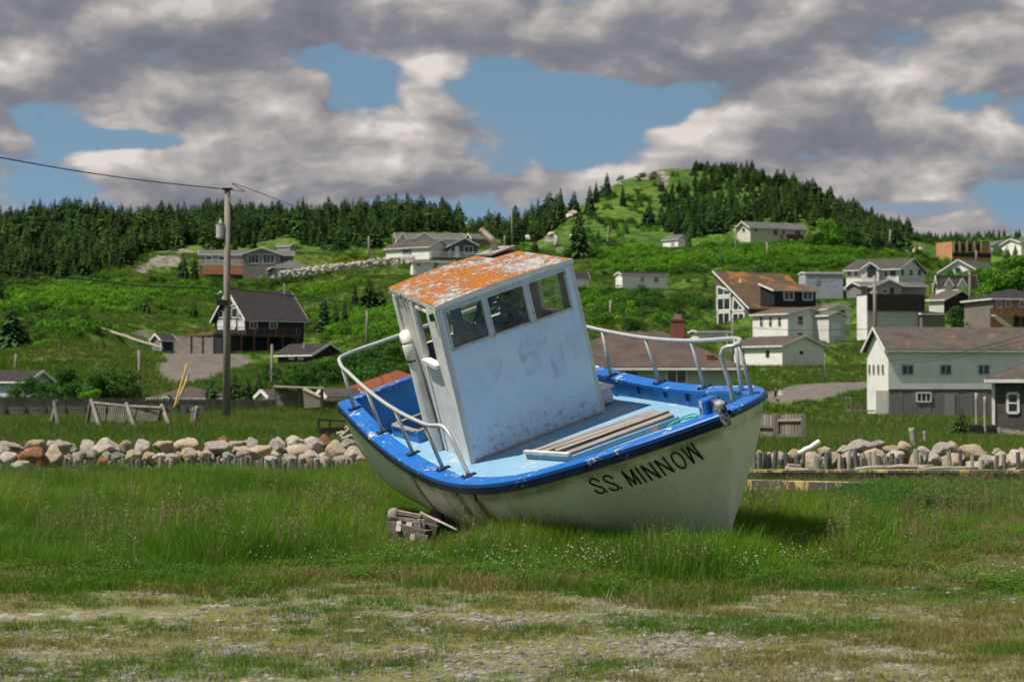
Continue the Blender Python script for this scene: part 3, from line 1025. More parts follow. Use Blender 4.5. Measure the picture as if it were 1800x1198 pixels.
    rail += [gp(cpost.x - .12, 1, H), Vector((cpost.x, cpost.y - .02, cz)), Vector((cpost.x + .07, cpost.y - .08, cz)), Vector((cpost.x + .06, cpost.y - .16, cz)), Vector((npost.x + .02, npost.y + .07, cz)), Vector((npost.x, npost.y + .01, cz - .02)), n1, Vector((npost.x + .01, npost.y, cz - .35)), Vector((npost.x, npost.y, npost.z))]
    def smooth_path(P, n):
        P = np.array([tuple(p) for p in P]); s = np.r_[0, np.cumsum(np.linalg.norm(np.diff(P, axis=0), axis=1))]
        q = np.linspace(0, s[-1], n)
        return [Vector(p) for p in np.stack([cubic(s, P[:, k_], q) for k_ in range(3)], 1)]
    mb = MB(); mb.tube(smooth_path(rail, 220), r * 1.1, 10)
    railing = mb.build('railing', M_alu, root, smooth=True)
    posts = [bloc_gun(*p) for p in ((623, 719), (673, 760), (727, 798), (780, 825), (1074, 661), (1160, 673), (1239, 682), (1304, 691))] + [cpost]
    posts += [Vector((1.6, gw(1.6) - .085, gz(1.6) + .02)), Vector((.25, gw(.25) - .1, gz(.25) + .02))]
    for p in posts + [npost, e]:
        x = min(max(p.x, .08), 6.6)
        sg = -1 if p.y < 0 else 1
        if p not in (npost, e):
            mb = MB()
            top = gp(x, sg, H) if p is not cpost else Vector((cpost.x, cpost.y, cz))
            y_ = p.y
            mb.tube([(x, y_, gz(x) + .015), (x - .008, (y_ + top.y) / 2, (gz(x) + top.z) / 2), (x - .01, top.y, top.z)], r, 8)
            mb.build('rail_post', M_alu, railing, smooth=True)
        mb = MB()
        mb.box((x, p.y, gz(x) + .034), (.09, .15, .012))
        for a_, b_ in ((-.03, -.055), (.03, .055)): mb.tube([(x + a_, p.y + b_, gz(x) + .035), (x + a_, p.y + b_, gz(x) + .052)], .009, 6)
        mb.build('post_foot', M_navy, railing)
    # ---- wheelhouse
    FLb, FRb = Vector((2.962, -.874, .0)), Vector((2.962, .874, 0))
    FLt, FRt = Vector((3.149, -.867, 1.816)), Vector((3.149, .867, 1.816))
    BLb, BRb = Vector((1.113, -.631, 0)), Vector((1.113, .631, 0))
    BLt, BRt = Vector((1.617, -.745, 1.942)), Vector((1.617, .745, 1.942))
    for q in (FLb, FRb, BLb, BRb): q.z = -.03
    cabin = empty('wheelhouse'); cabin.parent = root

    def wall(name, bl, br, tl, tr, holes, th=.045, frames=True, mat=None, fw=.015, framemat=None, nogl=()):
        """bl..tr seen from outside; holes as (s0, s1, t0, t1) fractions"""
        ev = lambda s, q: (bl * (1 - s) + br * s) * (1 - q) + (tl * (1 - s) + tr * s) * q
        n = (br - bl).cross(tl - bl).normalized()
        ss = sorted({0, 1, *[h[0] for h in holes], *[h[1] for h in holes]})
        tt = sorted({0, 1, *[h[2] for h in holes], *[h[3] for h in holes]})
        mb = MB()
        inh = lambda s, q: any(h[0] < s < h[1] and h[2] < q < h[3] for h in holes)
        for i in range(len(ss) - 1):
            for j in range(len(tt) - 1):
                if inh((ss[i] + ss[i + 1]) / 2, (tt[j] + tt[j + 1]) / 2): continue
                c = [ev(ss[i], tt[j]), ev(ss[i + 1], tt[j]), ev(ss[i + 1], tt[j + 1]), ev(ss[i], tt[j + 1])]
                mb.quad(*c)
                mb.quad(*[p - n * th for p in c[::-1]])
        for s0, s1, q0, q1 in holes + [(0, 1, 0, 1)]:
            c = [ev(s0, q0), ev(s1, q0), ev(s1, q1), ev(s0, q1)]
            for k_ in range(4):
                a_, b_ = c[k_], c[(k_ + 1) % 4]
                mb.quad(a_, b_, b_ - n * th, a_ - n * th)
        w = mb.build(name, mat or M_cab, cabin)
        for hi_, (s0, s1, q0, q1) in enumerate(holes):
            c = [ev(s0, q0), ev(s1, q0), ev(s1, q1), ev(s0, q1)]
            cc = (c[0] + c[1] + c[2] + c[3]) / 4
            inner = []
            for k_ in range(4):
                e1 = (c[(k_ + 1) % 4] - c[k_]).normalized(); e0 = (c[k_ - 1] - c[k_]).normalized()
                inner.append(c[k_] + (e1 + e0) * fw)
            outer = []
            for k_ in range(4):
                e1 = (c[(k_ + 1) % 4] - c[k_]).normalized(); e0 = (c[k_ - 1] - c[k_]).normalized()
                outer.append(c[k_] - (e1 + e0) * .012)
            mb = MB()
            for k_ in range(4):
                a_, b_ = outer[k_], outer[(k_ + 1) % 4]; d_, c_ = inner[k_], inner[(k_ + 1) % 4]
                mb.hexa([p - n * .03 for p in (a_, b_, c_, d_)] + [p + n * (.010 if k_ else .022) for p in (a_, b_, c_, d_)])
            mb.build('window_frame', framemat or M_frame, cabin)
            if hi_ not in nogl:
                mb = MB(); mb.quad(*[p - n * .02 for p in inner]); mb.build('window_pane', M_glass, cabin)
        return w
    fy = lambda y, q: (y + .87) / 1.74
    zt_ = lambda z: (z + .03) / 1.846
    wall('front_wall', FLb, FRb, FLt, FRt, [(fy(-.782, 0), fy(-.307, 0), zt_(1.318), zt_(1.765)), (fy(-.262, 0), fy(.213, 0), zt_(1.31), zt_(1.762)), (fy(.265, 0), fy(.745, 0), zt_(1.303), zt_(1.757))])
    wall('starboard_wall', BLb, FLb, BLt, FLt, [(.50, .78, .62, .955)], framemat=M_trim, nogl=(0,), mat=M_cabs)
    wall('port_wall', FRb, BRb, FRt, BRt, [(.20, .52, .66, .93)], nogl=(0,), mat=M_cabs)
    wall('rear_wall', BRb, BLb, BRt, BLt, [(.08, .46, .62, .92), (.54, .92, .60, .93)], nogl=())
    # glazing bars of the rear windows
    for s in (.27, .73):
        mb = MB()
        p0 = (BRb * (1 - s) + BLb * s); p1 = (BRt * (1 - s) + BLt * s)
        mb.beam(p0.lerp(p1, .61), p0.lerp(p1, .93), .02, .02, up=(1, 0, 0))
        mb.build('glazing_bar', M_dark, cabin)
    # corner battens and side planks
    mb = MB()
    n_s = (FLb - BLb).cross(FLt - BLb).normalized()
    ev = lambda s, q: (BLb * (1 - s) + FLb * s) * (1 - q) + (BLt * (1 - s) + FLt * s) * q
    for s0, s1, q0, q1, d_ in ((.80, .995, .0, .985, .014), (.44, .49, .02, .975, .02), (.02, .10, .02, .97, .018), (.49, .80, .0, .60, .008)):
        c = [ev(s0, q0), ev(s1, q0), ev(s1, q1), ev(s0, q1)]
        mb.hexa([p for p in c] + [p + n_s * d_ for p in c])
    mb.build('side_batten', M_trim, cabin)
    mb = MB()
    c = [ev(.49, .60), ev(.80, .60), ev(.80, .625), ev(.49, .625)]
    mb.hexa(c + [p + n_s * .06 for p in c])
    mb.build('window_sill', M_trim, cabin)
    # roof
    up = (FRt - FLt).cross(BLt - FLt).normalized()
    if up.z < 0: up = -up
    fo = Vector((.03, 0, 0))
    nx_, ny_ = 12, 12
    mb = MB()
    R00, R10, R11, R01 = FLt + Vector((.012, -.012, 0)), FRt + Vector((.012, .012, 0)), BRt + Vector((-.02, .012, 0)), BLt + Vector((-.02, -.012, 0))
    def rp(i, j):
        s, q = i / nx_, j / ny_
        p = (R00 * (1 - s) + R10 * s) * (1 - q) + (R01 * (1 - s) + R11 * s) * q
        return p + up * (.028 + .03 * (1 - (2 * s - 1) ** 2))
    for i in range(nx_):
        for j in range(ny_):
            mb.quad(rp(i, j), rp(i + 1, j), rp(i + 1, j + 1), rp(i, j + 1))
    roof = mb.build('roof', M_roof, cabin, smooth=True)
    mb = MB()
    loop = [(i, 0) for i in range(nx_)] + [(nx_, j) for j in range(ny_)] + [(nx_ - i, ny_) for i in range(nx_)] + [(0, ny_ - j) for j in range(ny_)]
    for (i, j), (i2, j2) in zip(loop, loop[1:] + loop[:1]):
        a_, b_ = rp(i, j) - up * .002, rp(i2, j2) - up * .002
        ln = lambda i_, j_: (R00 * (1 - i_ / nx_) + R10 * (i_ / nx_)) * (1 - j_ / ny_) + (R01 * (1 - i_ / nx_) + R11 * (i_ / nx_)) * (j_ / ny_)
        lo1, lo2 = ln(i, j) - up * .012, ln(i2, j2) - up * .012
        mb.quad(lo1, lo2, b_, a_)
    bot = [rp(0, 0), rp(nx_, 0), rp(nx_, ny_), rp(0, ny_)]
    mb.quad(*[p - up * .045 for p in bot[::-1]])
    mb.build('roof_edge', M_trim, cabin)
    # ragged felt along the starboard roof edge
    rr = random.Random(3)
    for k_ in range(14):
        mb = MB()
        q = rr.uniform(.35, 1)
        p = R00.lerp(R01, q) + up * .02
        l = rr.uniform(.03, .11)
        mb.quad(p, p + Vector((.05, 0, 0)), p + Vector((.04, -.02, -l)), p + Vector((-.01, -.015, -l * .7)))
        mb.build('felt_strip', M_slat, cabin)
    # flue
    pc = Vector((1.78, .585, 0))
    s_ = .585 / .80
    zr_ = 1.816 + (3.149 - pc.x) / (3.149 - 1.617) * .126 + .05
    mb = MB()
    mb.box((pc.x, pc.y, zr_ + .02), (.40, .34, .02), rz=.1)
    for a_, b_ in ((-.16, -.13), (.16, -.13), (.16, .13), (-.16, .13)): mb.tube([(pc.x + a_, pc.y + b_, zr_ + .02), (pc.x + a_, pc.y + b_, zr_ + .042)], .012, 6)
    fl = mb.build('flue_plate', plain('flashing', (.27, .26, .25), (.17, .155, .14), 8, .7, .3), cabin)
    # ---- deck vent pipe beside the wheelhouse
    mb = MB()
    vb = bloc(776, 789, 0)
    vb = Vector((max(vb.x, 1.75), -.80, 0))
    mb.tube(smooth_path([vb + Vector((0, 0, -.01)), vb + Vector((-.01, .0, .6)), vb + Vector((-.02, .01, 1.18)), vb + Vector((-.02, .0, 1.28))], 20), .066, 16)
    pv = mb.build('vent_pipe', M_pvc, root, smooth=True)
    mb = MB()
    mb.tube([vb + Vector((-.02, .0, 1.12)), vb + Vector((-.02, 0, 1.14)), vb + Vector((-.02, 0, 1.30)), vb + Vector((-.02, 0, 1.31))], [.067, .074, .074, .068], 16)
    c0 = vb + Vector((-.02, 0, 1.31))
    mb.tube([c0 + Vector((-.075 + .075 * math.cos(a_), .02 * (1 - math.cos(a_)), .085 * math.sin(a_))) for a_ in np.linspace(0, math.pi * .95, 12)], .069, 16)
    mb.build('pipe_elbow', M_pvc, pv, smooth=True)
    mb = MB(); mb.tube([vb + Vector((-.02, 0, 1.10)), vb + Vector((-.02, 0, 1.112))], .069, 16); mb.build('pipe_joint', M_dark, pv)
    # ---- navigation lamp on the corner
    mb = MB(); p = FLt + Vector((-.10, -.03, -.09)); mb.tube([p + Vector((0, 0, -.04)), p + Vector((0, 0, .04))], .028, 10)
    mb.build('navigation_lamp', plain('green_lens', (.01, .07, .045), None, 5, .25), cabin)
    # flue pipe
    mb = MB()
    base = Vector((pc.x, pc.y, zr_ + .03))
    wdir = BMI.to_3x3() @ Vector((-.145, .06, .140)).normalized()
    top = base + Vector((.0, .0, .115))
    P = [base, base.lerp(top, .9), top, top + wdir * .03, top + wdir * .20]
    mb.tube(P, [.043, .043, .045, .045, .043], 14, cap=False)
    mb.tube([p + Vector((0, 0, .0)) for p in (P[-1], P[-1] - wdir * .2)], [.037, .037], 14, cap=True)
    mb.build('flue_pipe', M_flue, fl, smooth=True)
    # ---- fore hatch with slats
    hq = [Vector((3.60, -.47, 0)), Vector((4.36, -.30, 0)), Vector((4.46, .98, 0)), Vector((3.93, .95, 0))]
    mb = MB()
    for k_ in range(4):
        a_, b_ = hq[k_], hq[(k_ + 1) % 4]
        mb.beam(a_ + Vector((0, 0, .025)), b_ + Vector((0, 0, .025)), .04, .08)
    hatch = mb.build('fore_hatch', M_deck, root)
    mb = MB()
    ctr = sum(hq, Vector()) / 4
    mb.quad(*[p.lerp(ctr, .03) + Vector((0, 0, .045)) for p in hq])
    mb.build('hatch_dark_sheet', M_dark, hatch)  # near-black sheet that makes the gaps between the slats dark
    for k_ in range(4):
        f = (k_ + .5) / 4
        a_ = hq[0].lerp(hq[1], f); b_ = hq[3].lerp(hq[2], f)
        mb = MB()
        wv = .095 + .02 * (k_ % 2)
        dz = .078 + .008 * ((k_ * 7) % 3)
        mb.beam(a_ + Vector((0, -.03 + .03 * (k_ % 3), dz)), b_ + Vector((0, .02 - .04 * (k_ % 2), dz + .01)), wv, .03)
        mb.build('hatch_slat', M_slat, hatch, bevel=.004)
    mb = MB()
    mb.beam(hq[0] + Vector((0, -.02, .085)), hq[1] + Vector((0, -.02, .085)), .05, .035)
    mb.build('hatch_end', M_frame, hatch)
    # ---- small aft hatch, open
    h0 = bloc(697, 733, .13)
    cx, cy = .78, -.36
    mb = MB()
    for c_, s_ in (((cx - .40, cy, .06), (.045, .76, .15)), ((cx + .40, cy, .06), (.045, .76, .15)), ((cx, cy - .40, .06), (.845, .045, .15)), ((cx, cy + .40, .06), (.845, .045, .15))): mb.box(c_, s_)
    ah = mb.build('aft_hatch', M_bluein, root)
    mb = MB()
    for c_, s_ in (((cx - .40, cy, .142), (.07, .80, .016)), ((cx + .40, cy, .142), (.07, .80, .016)), ((cx, cy - .40, .142), (.72, .07, .016)), ((cx, cy + .40, .142), (.72, .07, .016))): mb.box(c_, s_)
    mb.build('hatch_rim', M_slat, ah)
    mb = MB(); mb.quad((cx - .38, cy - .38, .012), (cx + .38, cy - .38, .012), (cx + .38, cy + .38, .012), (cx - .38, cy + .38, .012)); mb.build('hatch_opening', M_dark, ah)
    # bench end showing past the wheelhouse
    mb = MB(); mb.box((2.45, 1.02, .19), (.5, .34, .03)); mb.box((2.45, 1.02, .09), (.44, .28, .17))
    mb.build('deck_locker', M_trim, root, bevel=.008)
    return root, hit, cabin


BOAT, hull_hit, CABIN = build_boat()


def on_boat(o):
    o.matrix_world = BM
    return o


# things that lie in or on the boat
def rope(name, label, mat, path, r, seed):
    mb = MB(); mb.tube(path, r, 6)
    o = mb.build(name, mat, None, smooth=True)
    on_boat(o)
    return tag(o, label, 'rope')


_rr = random.Random(9)
path = []
for i in range(150):
    a = i * .42
    rr_ = .17 + .05 * math.sin(i * .13) + _rr.uniform(-.02, .02)
    path.append(Vector((2.80 - .03 * math.sin(i * .9) - .0012 * i, .02 + .25 * math.cos(a) * (rr_ / .17), 1.52 + rr_ * math.sin(a) - .0012 * i)))
rope('coiled_rope', 'dark green coiled rope hanging inside the wheelhouse window', plain('net_rope', (.035, .085, .075), (.06, .12, .10), 20, .9), path, .014, 1)
path = []
_c0 = bloc(1208, 733, .12)
for i in range(34):
    a = i * .5
    path.append(Vector((_c0.x + .09 * math.cos(a) * (1 + .4 * math.sin(i * .21)), _c0.y + .20 * math.sin(a) + .08 * math.sin(i * .17), float(deck_z(_c0.x)) + .04 + .0016 * i + .02 * math.sin(i * .7))))
rope('rope_scrap', 'tangle of turquoise rope on the foredeck beside the hatch', plain('turquoise_rope', (.02, .30, .28), (.03, .42, .36), 20, .9), path, .009, 2)
mb = MB()
mb.beam((2.72, -.78, 1.30), (2.72, .30, 1.30), .34, .03)
o = mb.build('dash_board', plain('bare_plywood', (.30, .20, .13), (.20, .13, .085), 3, .8, .2)); on_boat(o)
tag(o, 'bare brown plywood board lying inside the wheelhouse behind the windows', 'board')
mb = MB()
mb.beam((2.15, -.60, 1.66), (2.45, .18, 1.05), .05, .10)
o = mb.build('leaning_plank', plain('grey_plank', (.24, .20, .17), (.15, .12, .10), 4, .8, .2, stretch=(1, 8, 8))); on_boat(o)
tag(o, 'brown plank leaning across the inside of the wheelhouse', 'plank')
# ------------------------------------------------------------------ building materials
def siding(name, col, col2=None, pitch=.15, vertical=False, rough=.7, amt=.5, var=.25):
    m, t, b = new_mat(name)
    v = coords(t)
    xyz = t.n('ShaderNodeSeparateXYZ', None, i0=v)
    s = t.m('ADD', xyz.outputs[0], xyz.outputs[1]) if vertical else xyz.outputs[2]
    fr = t.m('FRACT', t.m('DIVIDE', s, pitch))
    c2 = col2 or tuple(c * .7 for c in col)
    c = t.mix(t.m('MULTIPLY', t.step(t.noise(v, .7, 5, .65), .4, .75), var * 2), col, c2)
    t.put(b.inputs['Base Color'], c)
    b.inputs['Roughness'].default_value = rough
    b.inputs['Specular IOR Level'].default_value = .25
    t.put(b.inputs['Normal'], t.bump(fr, amt, .03))
    return m


def shingle(name, col, col2, lichen=None, amt=.55, bump=.5, scale=1.0):
    col, col2 = tuple(c * .78 for c in col), tuple(c * .78 for c in col2)
    m, t, b = new_mat(name)
    v = coords(t)
    br = t.n('ShaderNodeTexBrick', {'offset': .5}, Vector=v, Scale=2.2, Color1=(1, 1, 1, 1), Color2=(.72, .72, .72, 1), Mortar=(.4, .4, .4, 1), Mortar_Size=.02, Row_Height=.4, Brick_Width=.5)
    c = t.mix(t.step(t.noise(v, .9 * scale, 6, .65), .35, .7), col, col2)
    if lichen:
        c = t.mix(t.m('MULTIPLY', t.step(t.m('ADD', t.noise(v, .35 * scale, 5, .6), t.m('MULTIPLY', t.noise(v, 4 * scale, 5, .7), .3)), amt, amt + .16), .9), c, lichen)
    c = t.mix(.5, c, t.mix(1.0, c, br.outputs[0], 'MULTIPLY'))
    t.put(b.inputs['Base Color'], c)
    b.inputs['Roughness'].default_value = .92
    b.inputs['Specular IOR Level'].default_value = .12
    t.put(b.inputs['Normal'], t.bump(t.noise(v, 7, 5, .7), bump, .03))
    return m


HM = dict(
    white=siding('white_siding', (.78, .765, .73)), offwhite=siding('offwhite_siding', (.62, .60, .56)), cream=siding('cream_siding', (.60, .56, .46)),
    grey=siding('grey_siding', (.34, .33, .31)), midgrey=siding('taupe_siding', (.23, .215, .195)), palegreen=siding('sage_siding', (.46, .50, .44), pitch=.24, amt=.8),
    navy=siding('navy_siding', (.022, .030, .042)), black=siding('charcoal_siding', (.022, .021, .022)), bluegrey=siding('slate_siding', (.085, .105, .135)), paleblue=siding('pale_blue_siding', (.50, .55, .60)),
    brown=siding('brown_siding', (.13, .10, .08)), greige=siding('brown_grey_siding', (.20, .175, .155)), board=siding('grey_board_wall', (.16, .155, .155), pitch=.3, vertical=True), metal=siding('grey_metal_wall', (.33, .36, .40), pitch=.25, vertical=True),
    osb=plain('bare_sheathing', (.48, .25, .12), (.36, .18, .085), .8, .8), shake=shingle('wall_shakes', (.20, .175, .165), (.13, .115, .11), scale=3),
    timber=plain('brown_timber', (.24, .13, .07), (.15, .08, .045), 1.5, .8), redwood=plain('red_brown_timber', (.13, .065, .045), (.085, .05, .035), 1.5, .8), skirt=siding('orange_brown_skirting', (.42, .18, .09), pitch=.2, vertical=True),
    r_dark=shingle('dark_shingle', (.060, .052, .050), (.040, .036, .036)), r_grey=shingle('grey_shingle', (.17, .165, .16), (.11, .105, .10)), r_brown=shingle('brown_shingle', (.135, .105, .09), (.085, .068, .06)),
    r_green=shingle('green_grey_shingle', (.10, .105, .085), (.07, .072, .06)), r_orange=shingle('lichened_shingle', (.17, .115, .075), (.11, .08, .06), (.36, .15, .04), .66), r_tinge=shingle('faintly_lichened_shingle', (.145, .12, .105), (.10, .082, .075), (.30, .14, .06), .72),
    r_red=shingle('red_shingle', (.30, .095, .05), (.22, .07, .04), (.45, .22, .05), .70), r_purple=shingle('mauve_brown_shingle', (.060, .054, .057), (.045, .040, .043)),
    trim=plain('white_trim', (.72, .71, .68), (.55, .54, .51), 2, .6), pane=None, blind=plain('white_blind', (.62, .62, .60), None, 2, .5), concrete=plain('foundation_concrete', (.30, .29, .27), (.20, .19, .175), 1.2, .9),
    brick=None, steel=plain('galvanised_pipe', (.5, .5, .5), (.35, .35, .35), 4, .4, metallic=.6), darktrim=plain('dark_trim', (.03, .028, .027), None, 2, .7))
_m, _t, _b = new_mat('window_glass_dark')
_t.put(_b.inputs['Base Color'], (.025, .03, .036)); _b.inputs['Roughness'].default_value = .08; _b.inputs['Specular IOR Level'].default_value = .6
HM['pane'] = _m
_m, _t, _b = new_mat('chimney_brick')
_br = _t.n('ShaderNodeTexBrick', None, Vector=coords(_t), Scale=6.0, Color1=(.24, .06, .035, 1), Color2=(.17, .045, .03, 1), Mortar=(.25, .2, .17, 1), Mortar_Size=.02)
_t.put(_b.inputs['Base Color'], _br.outputs[0]); _b.inputs['Roughness'].default_value = .9
HM['brick'] = _m


class Block:
    """One volume of a house, set by what the photograph shows: the near corner's column, the ground row there, its distance, and the
    apparent widths of the side (a) and the front (b), wall height h and roof rise, all in photograph pixels at that distance."""

    def __init__(s, root, xc, base, D, yaw, a, b, h, rise, roof='gx', wall='white', cover='r_dark', over=.35, d=None, trim='trim', sink=2.5, base0=None, thick=.16, left_gable_trim=True):
        s.root = root
        k = F_PX / D
        th = rad(yaw)
        s.th = th
        az = math.atan((xc - PW / 2) / F_PX)                       # the face turns with the line of sight
        s.w = b / (k * math.cos(th + az)) * math.cos(az)
        s.d = d or min(max(a / (k * abs(math.sin(th + az)) + 1e-9) * math.cos(az), 1.0), 16)
        s.h, s.rise, s.over = h / k, rise / k, over
        corner = at(xc, base, D)
        X, Y = Vector((math.cos(th), math.sin(th), 0)), Vector((-math.sin(th), math.cos(th), 0))
        s.o = corner if yaw >= 0 else corner - X * s.w
        s.X, s.Y = X, Y
        s.M = Matrix.Translation(s.o) @ Matrix.Rotation(th, 4, 'Z')
        s.roof_kind = roof
        rb = BASE.get(root.name)
        if rb is None:
            root.location = s.o; root.rotation_euler = (0, 0, th)
            BASE[root.name] = s.M.copy(); rb = s.M
        s.L = rb.inverted() @ s.M                     # block frame -> frame of the house
        s.Mi = s.M.inverted()
        cc = s.o + X * s.w / 2 + Y * s.d / 2
        if D > 60: PADS.append((cc.x, cc.y, s.o.z - .1, min(s.w, s.d) / 2 + 1.0))
        if D > 60 and s.w > s.d * 1.5:
            for f_ in (.12, .88):
                q_ = s.o + X * s.w * f_ + Y * s.d / 2; PADS.append((q_.x, q_.y, s.o.z - .1, s.d / 2 + 1.0))
        if D > 60:
            q_ = s.o + X * s.w / 2 - Y * 3.5; APRONS.append((q_.x, q_.y, s.o.z - .35, max(s.w / 2, 3)))
            q_ = s.o - X * 3.5 + Y * s.d / 2; APRONS.append((q_.x, q_.y, s.o.z - .35, max(s.d / 2, 3)))
        s.walls(wall, sink)
        s.roof(roof, HM[cover], HM[trim] if trim else None, thick)

    def add(s, name, mb, mat, parent=None, **kw):
        mb.v = [tuple(s.L @ Vector(p)) for p in mb.v]
        return mb.build(name, mat, parent or s.root, **kw)

    def walls(s, wall, sink):
        mb = MB(); w, d, h, r = s.w, s.d, s.h, s.rise
        k = s.roof_kind
        A, B, C, Dd = (0, 0), (w, 0), (w, d), (0, d)
        z0 = -sink
        tops = {A: h, B: h, C: h, Dd: h}
        if k == 'shed': tops[C] = tops[Dd] = h + r
        for p, q in ((A, B), (B, C), (C, Dd), (Dd, A)):
            pts = [(*p, z0), (*q, z0), (*q, tops[q]), (*p, tops[p])]
            if k == 'gx' and (p, q) in ((B, C), (Dd, A)): pts.insert(3, (p[0], d / 2, h + r))
            if k == 'gy' and (p, q) in ((A, B), (C, Dd)): pts.insert(3, (w / 2, p[1], h + r))
            mb.poly(pts)
        if k == 'flat': mb.quad((0, 0, h), (w, 0, h), (w, d, h), (0, d, h))
        s.add('wall', mb, HM[wall])

    def slab(s, mb, pts, th):
        n = (Vector(pts[1]) - Vector(pts[0])).cross(Vector(pts[2]) - Vector(pts[1])).normalized()
        if n.z < 0: pts = pts[::-1]; n = -n
        base = len(mb.v)
        k = len(pts)
        lo = [Vector(p) + n * .01 for p in pts]; hi = [Vector(p) + n * th for p in pts]
        mb.poly(lo[::-1]); mb.poly(hi)
        for i in range(k):
            j = (i + 1) % k
            mb.quad(lo[i], lo[j], hi[j], hi[i])

    def roof(s, k, mat, trim, th):
        mb = MB(); tb = MB(); w, d, h, r, o = s.w, s.d, s.h, s.rise, s.over
        if k in ('gx', 'gy'):
            W, Dp = (w, d) if k == 'gx' else (d, w)
            f = (lambda u, v, z: (u, v, z)) if k == 'gx' else (lambda u, v, z: (v, u, z))
            sl = r / (Dp / 2)
            for sg in (0, 1):
                v0 = -o if sg == 0 else Dp + o
                pts = [f(-o, v0, h - sl * o), f(W + o, v0, h - sl * o), f(W + o, Dp / 2, h + r), f(-o, Dp / 2, h + r)]
                s.slab(mb, pts, th)
                # fascia at the eave and the rakes, a little proud of the slab's edge
                e0, e1 = Vector(f(-o, v0, h - sl * o)), Vector(f(W + o, v0, h - sl * o))
                out = Vector(f(0, -1 if sg == 0 else 1, 0))
                tb.beam(e0 + out * .03 + Vector((0, 0, .04)), e1 + out * .03 + Vector((0, 0, .04)), .05, .20)
                for u in (-o - .03, W + o + .03):
                    tb.beam(Vector(f(u, v0, h - sl * o + .03)), Vector(f(u, Dp / 2, h + r + .03)), .05, .24)
        elif k == 'hip':
            rl = min(w, d) / 2
            if w >= d: R0, R1 = (rl, d / 2, h + r), (w - rl, d / 2, h + r)
            else: R0, R1 = (w / 2, rl, h + r), (w / 2, d - rl, h + r)
            e = r / rl * o
            A, B, C, Dd = (-o, -o, h - e), (w + o, -o, h - e), (w + o, d + o, h - e), (-o, d + o, h - e)
            if w >= d: polys = [[A, B, R1, R0], [B, C, R1], [C, Dd, R0, R1], [Dd, A, R0]]
            else: polys = [[A, B, R0], [B, C, R1, R0], [C, Dd, R1], [Dd, A, R0, R1]]
            for p in polys: s.slab(mb, p, th)
            for p, q in ((A, B), (B, C), (C, Dd), (Dd, A)):
                tb.beam(Vector(p) + Vector((0, 0, .03)), Vector(q) + Vector((0, 0, .03)), .10, .20)
        elif k == 'shed':
            sl = r / d
            pts = [(-o, -o, h - sl * o), (w + o, -o, h - sl * o), (w + o, d + o * .2, h + r + sl * o * .2), (-o, d + o * .2, h + r + sl * o * .2)]
            s.slab(mb, pts, th)
            tb.beam(Vector(pts[0]) + Vector((-.03, 0, .05)), Vector(pts[3]) + Vector((-.03, 0, .05)), .05, .26)
            tb.beam(Vector(pts[0]) + Vector((0, -.03, .05)), Vector(pts[1]) + Vector((0, -.03, .05)), .05, .18)
        elif k == 'flat':
            mb.box((w / 2, d / 2, h + .1), (w + 2 * o, d + 2 * o, .2))
        s.roof_obj = s.add('roof', mb, mat)
        if trim and tb.v: s.add('fascia', tb, trim)

    # --- things on the faces, set by their photograph rectangle
    def face(s, f):
        return {'F': (Vector((0, 0, 0)), Vector((1, 0, 0)), Vector((0, -1, 0))), 'L': (Vector((0, s.d, 0)), Vector((0, -1, 0)), Vector((-1, 0, 0))), 'R': (Vector((s.w, 0, 0)), Vector((0, 1, 0)), Vector((1, 0, 0)))}[f]

    def on(s, f, px, py):
        o, u, n = s.face(f)
        ro = s.Mi @ Vector((0, 0, EYE)); rd = s.Mi.to_3x3() @ ray(px, py)
        t = (o - ro).dot(n) / rd.dot(n)
        p = ro + rd * t
        return (p - o).dot(u), p.z

    def rect(s, f, x0, y0, x1, y1):
        ym = (y0 + y1) / 2; xm = (x0 + x1) / 2
        u0, u1 = s.on(f, x0, ym)[0], s.on(f, x1, ym)[0]
        z0, z1 = s.on(f, xm, y1)[1], s.on(f, xm, y0)[1]
        return min(u0, u1), max(u0, u1), z0, z1

    def panel(s, f, r, name, mat, lift, th, parent=None):
        """flat board on a face"""
        o, u, n = s.face(f)
        u0, u1, z0, z1 = r
        mb = MB()
        c = [o + u * a + Vector((0, 0, b)) + n * lift for a, b in ((u0, z0), (u1, z0), (u1, z1), (u0, z1))]
        mb.hexa([p - n * .0 for p in c] + [p + n * th for p in c])
        return s.add(name, mb, mat, parent)

    def window(s, f, x0, y0, x1, y1, bars='v', frame='trim', pane='pane', fw=None, tri=None, name='window'):
        o, u, n = s.face(f)
        u0, u1, z0, z1 = s.rect(f, x0, y0, x1, y1)
        fw = fw or min(.12, (u1 - u0) * .16)
        P = lambda a, b, l: o + u * a + Vector((0, 0, b)) + n * l
        mb = MB()
        cor = [(u0, z0), (u1, z0), (u1, z1), (u0, z1)]
        if tri == 'r': cor = [(u0, z0), (u1, z0), (u0 + (u1 - u0) * .08, z1)]
        if tri == 'tr': cor = [(u0, z0), (u1, z0), (u1, z0 + (z1 - z0) * .45), (u0 + (u1 - u0) * .1, z1), (u0, z1)]
        if tri == 'top': cor = [(u0, z0), (u1, z0), ((u0 + u1) / 2, z1)]
        cx = sum(c[0] for c in cor) / len(cor); cz = sum(c[1] for c in cor) / len(cor)
        for i in range(len(cor)):
            a, b = cor[i], cor[(i + 1) % len(cor)]
            mb.beam(P(*a, .02), P(*b, .02), .10, fw, up=tuple((Vector((0, 0, 1)) if abs(a[1] - b[1]) < 1e-3 else Vector((u.x, u.y, 0)))))
        if 'v' in bars: mb.beam(P((u0 + u1) / 2, z0, .02), P((u0 + u1) / 2, z1 if not tri else cz, .02), .07, fw * .6, up=tuple(u))
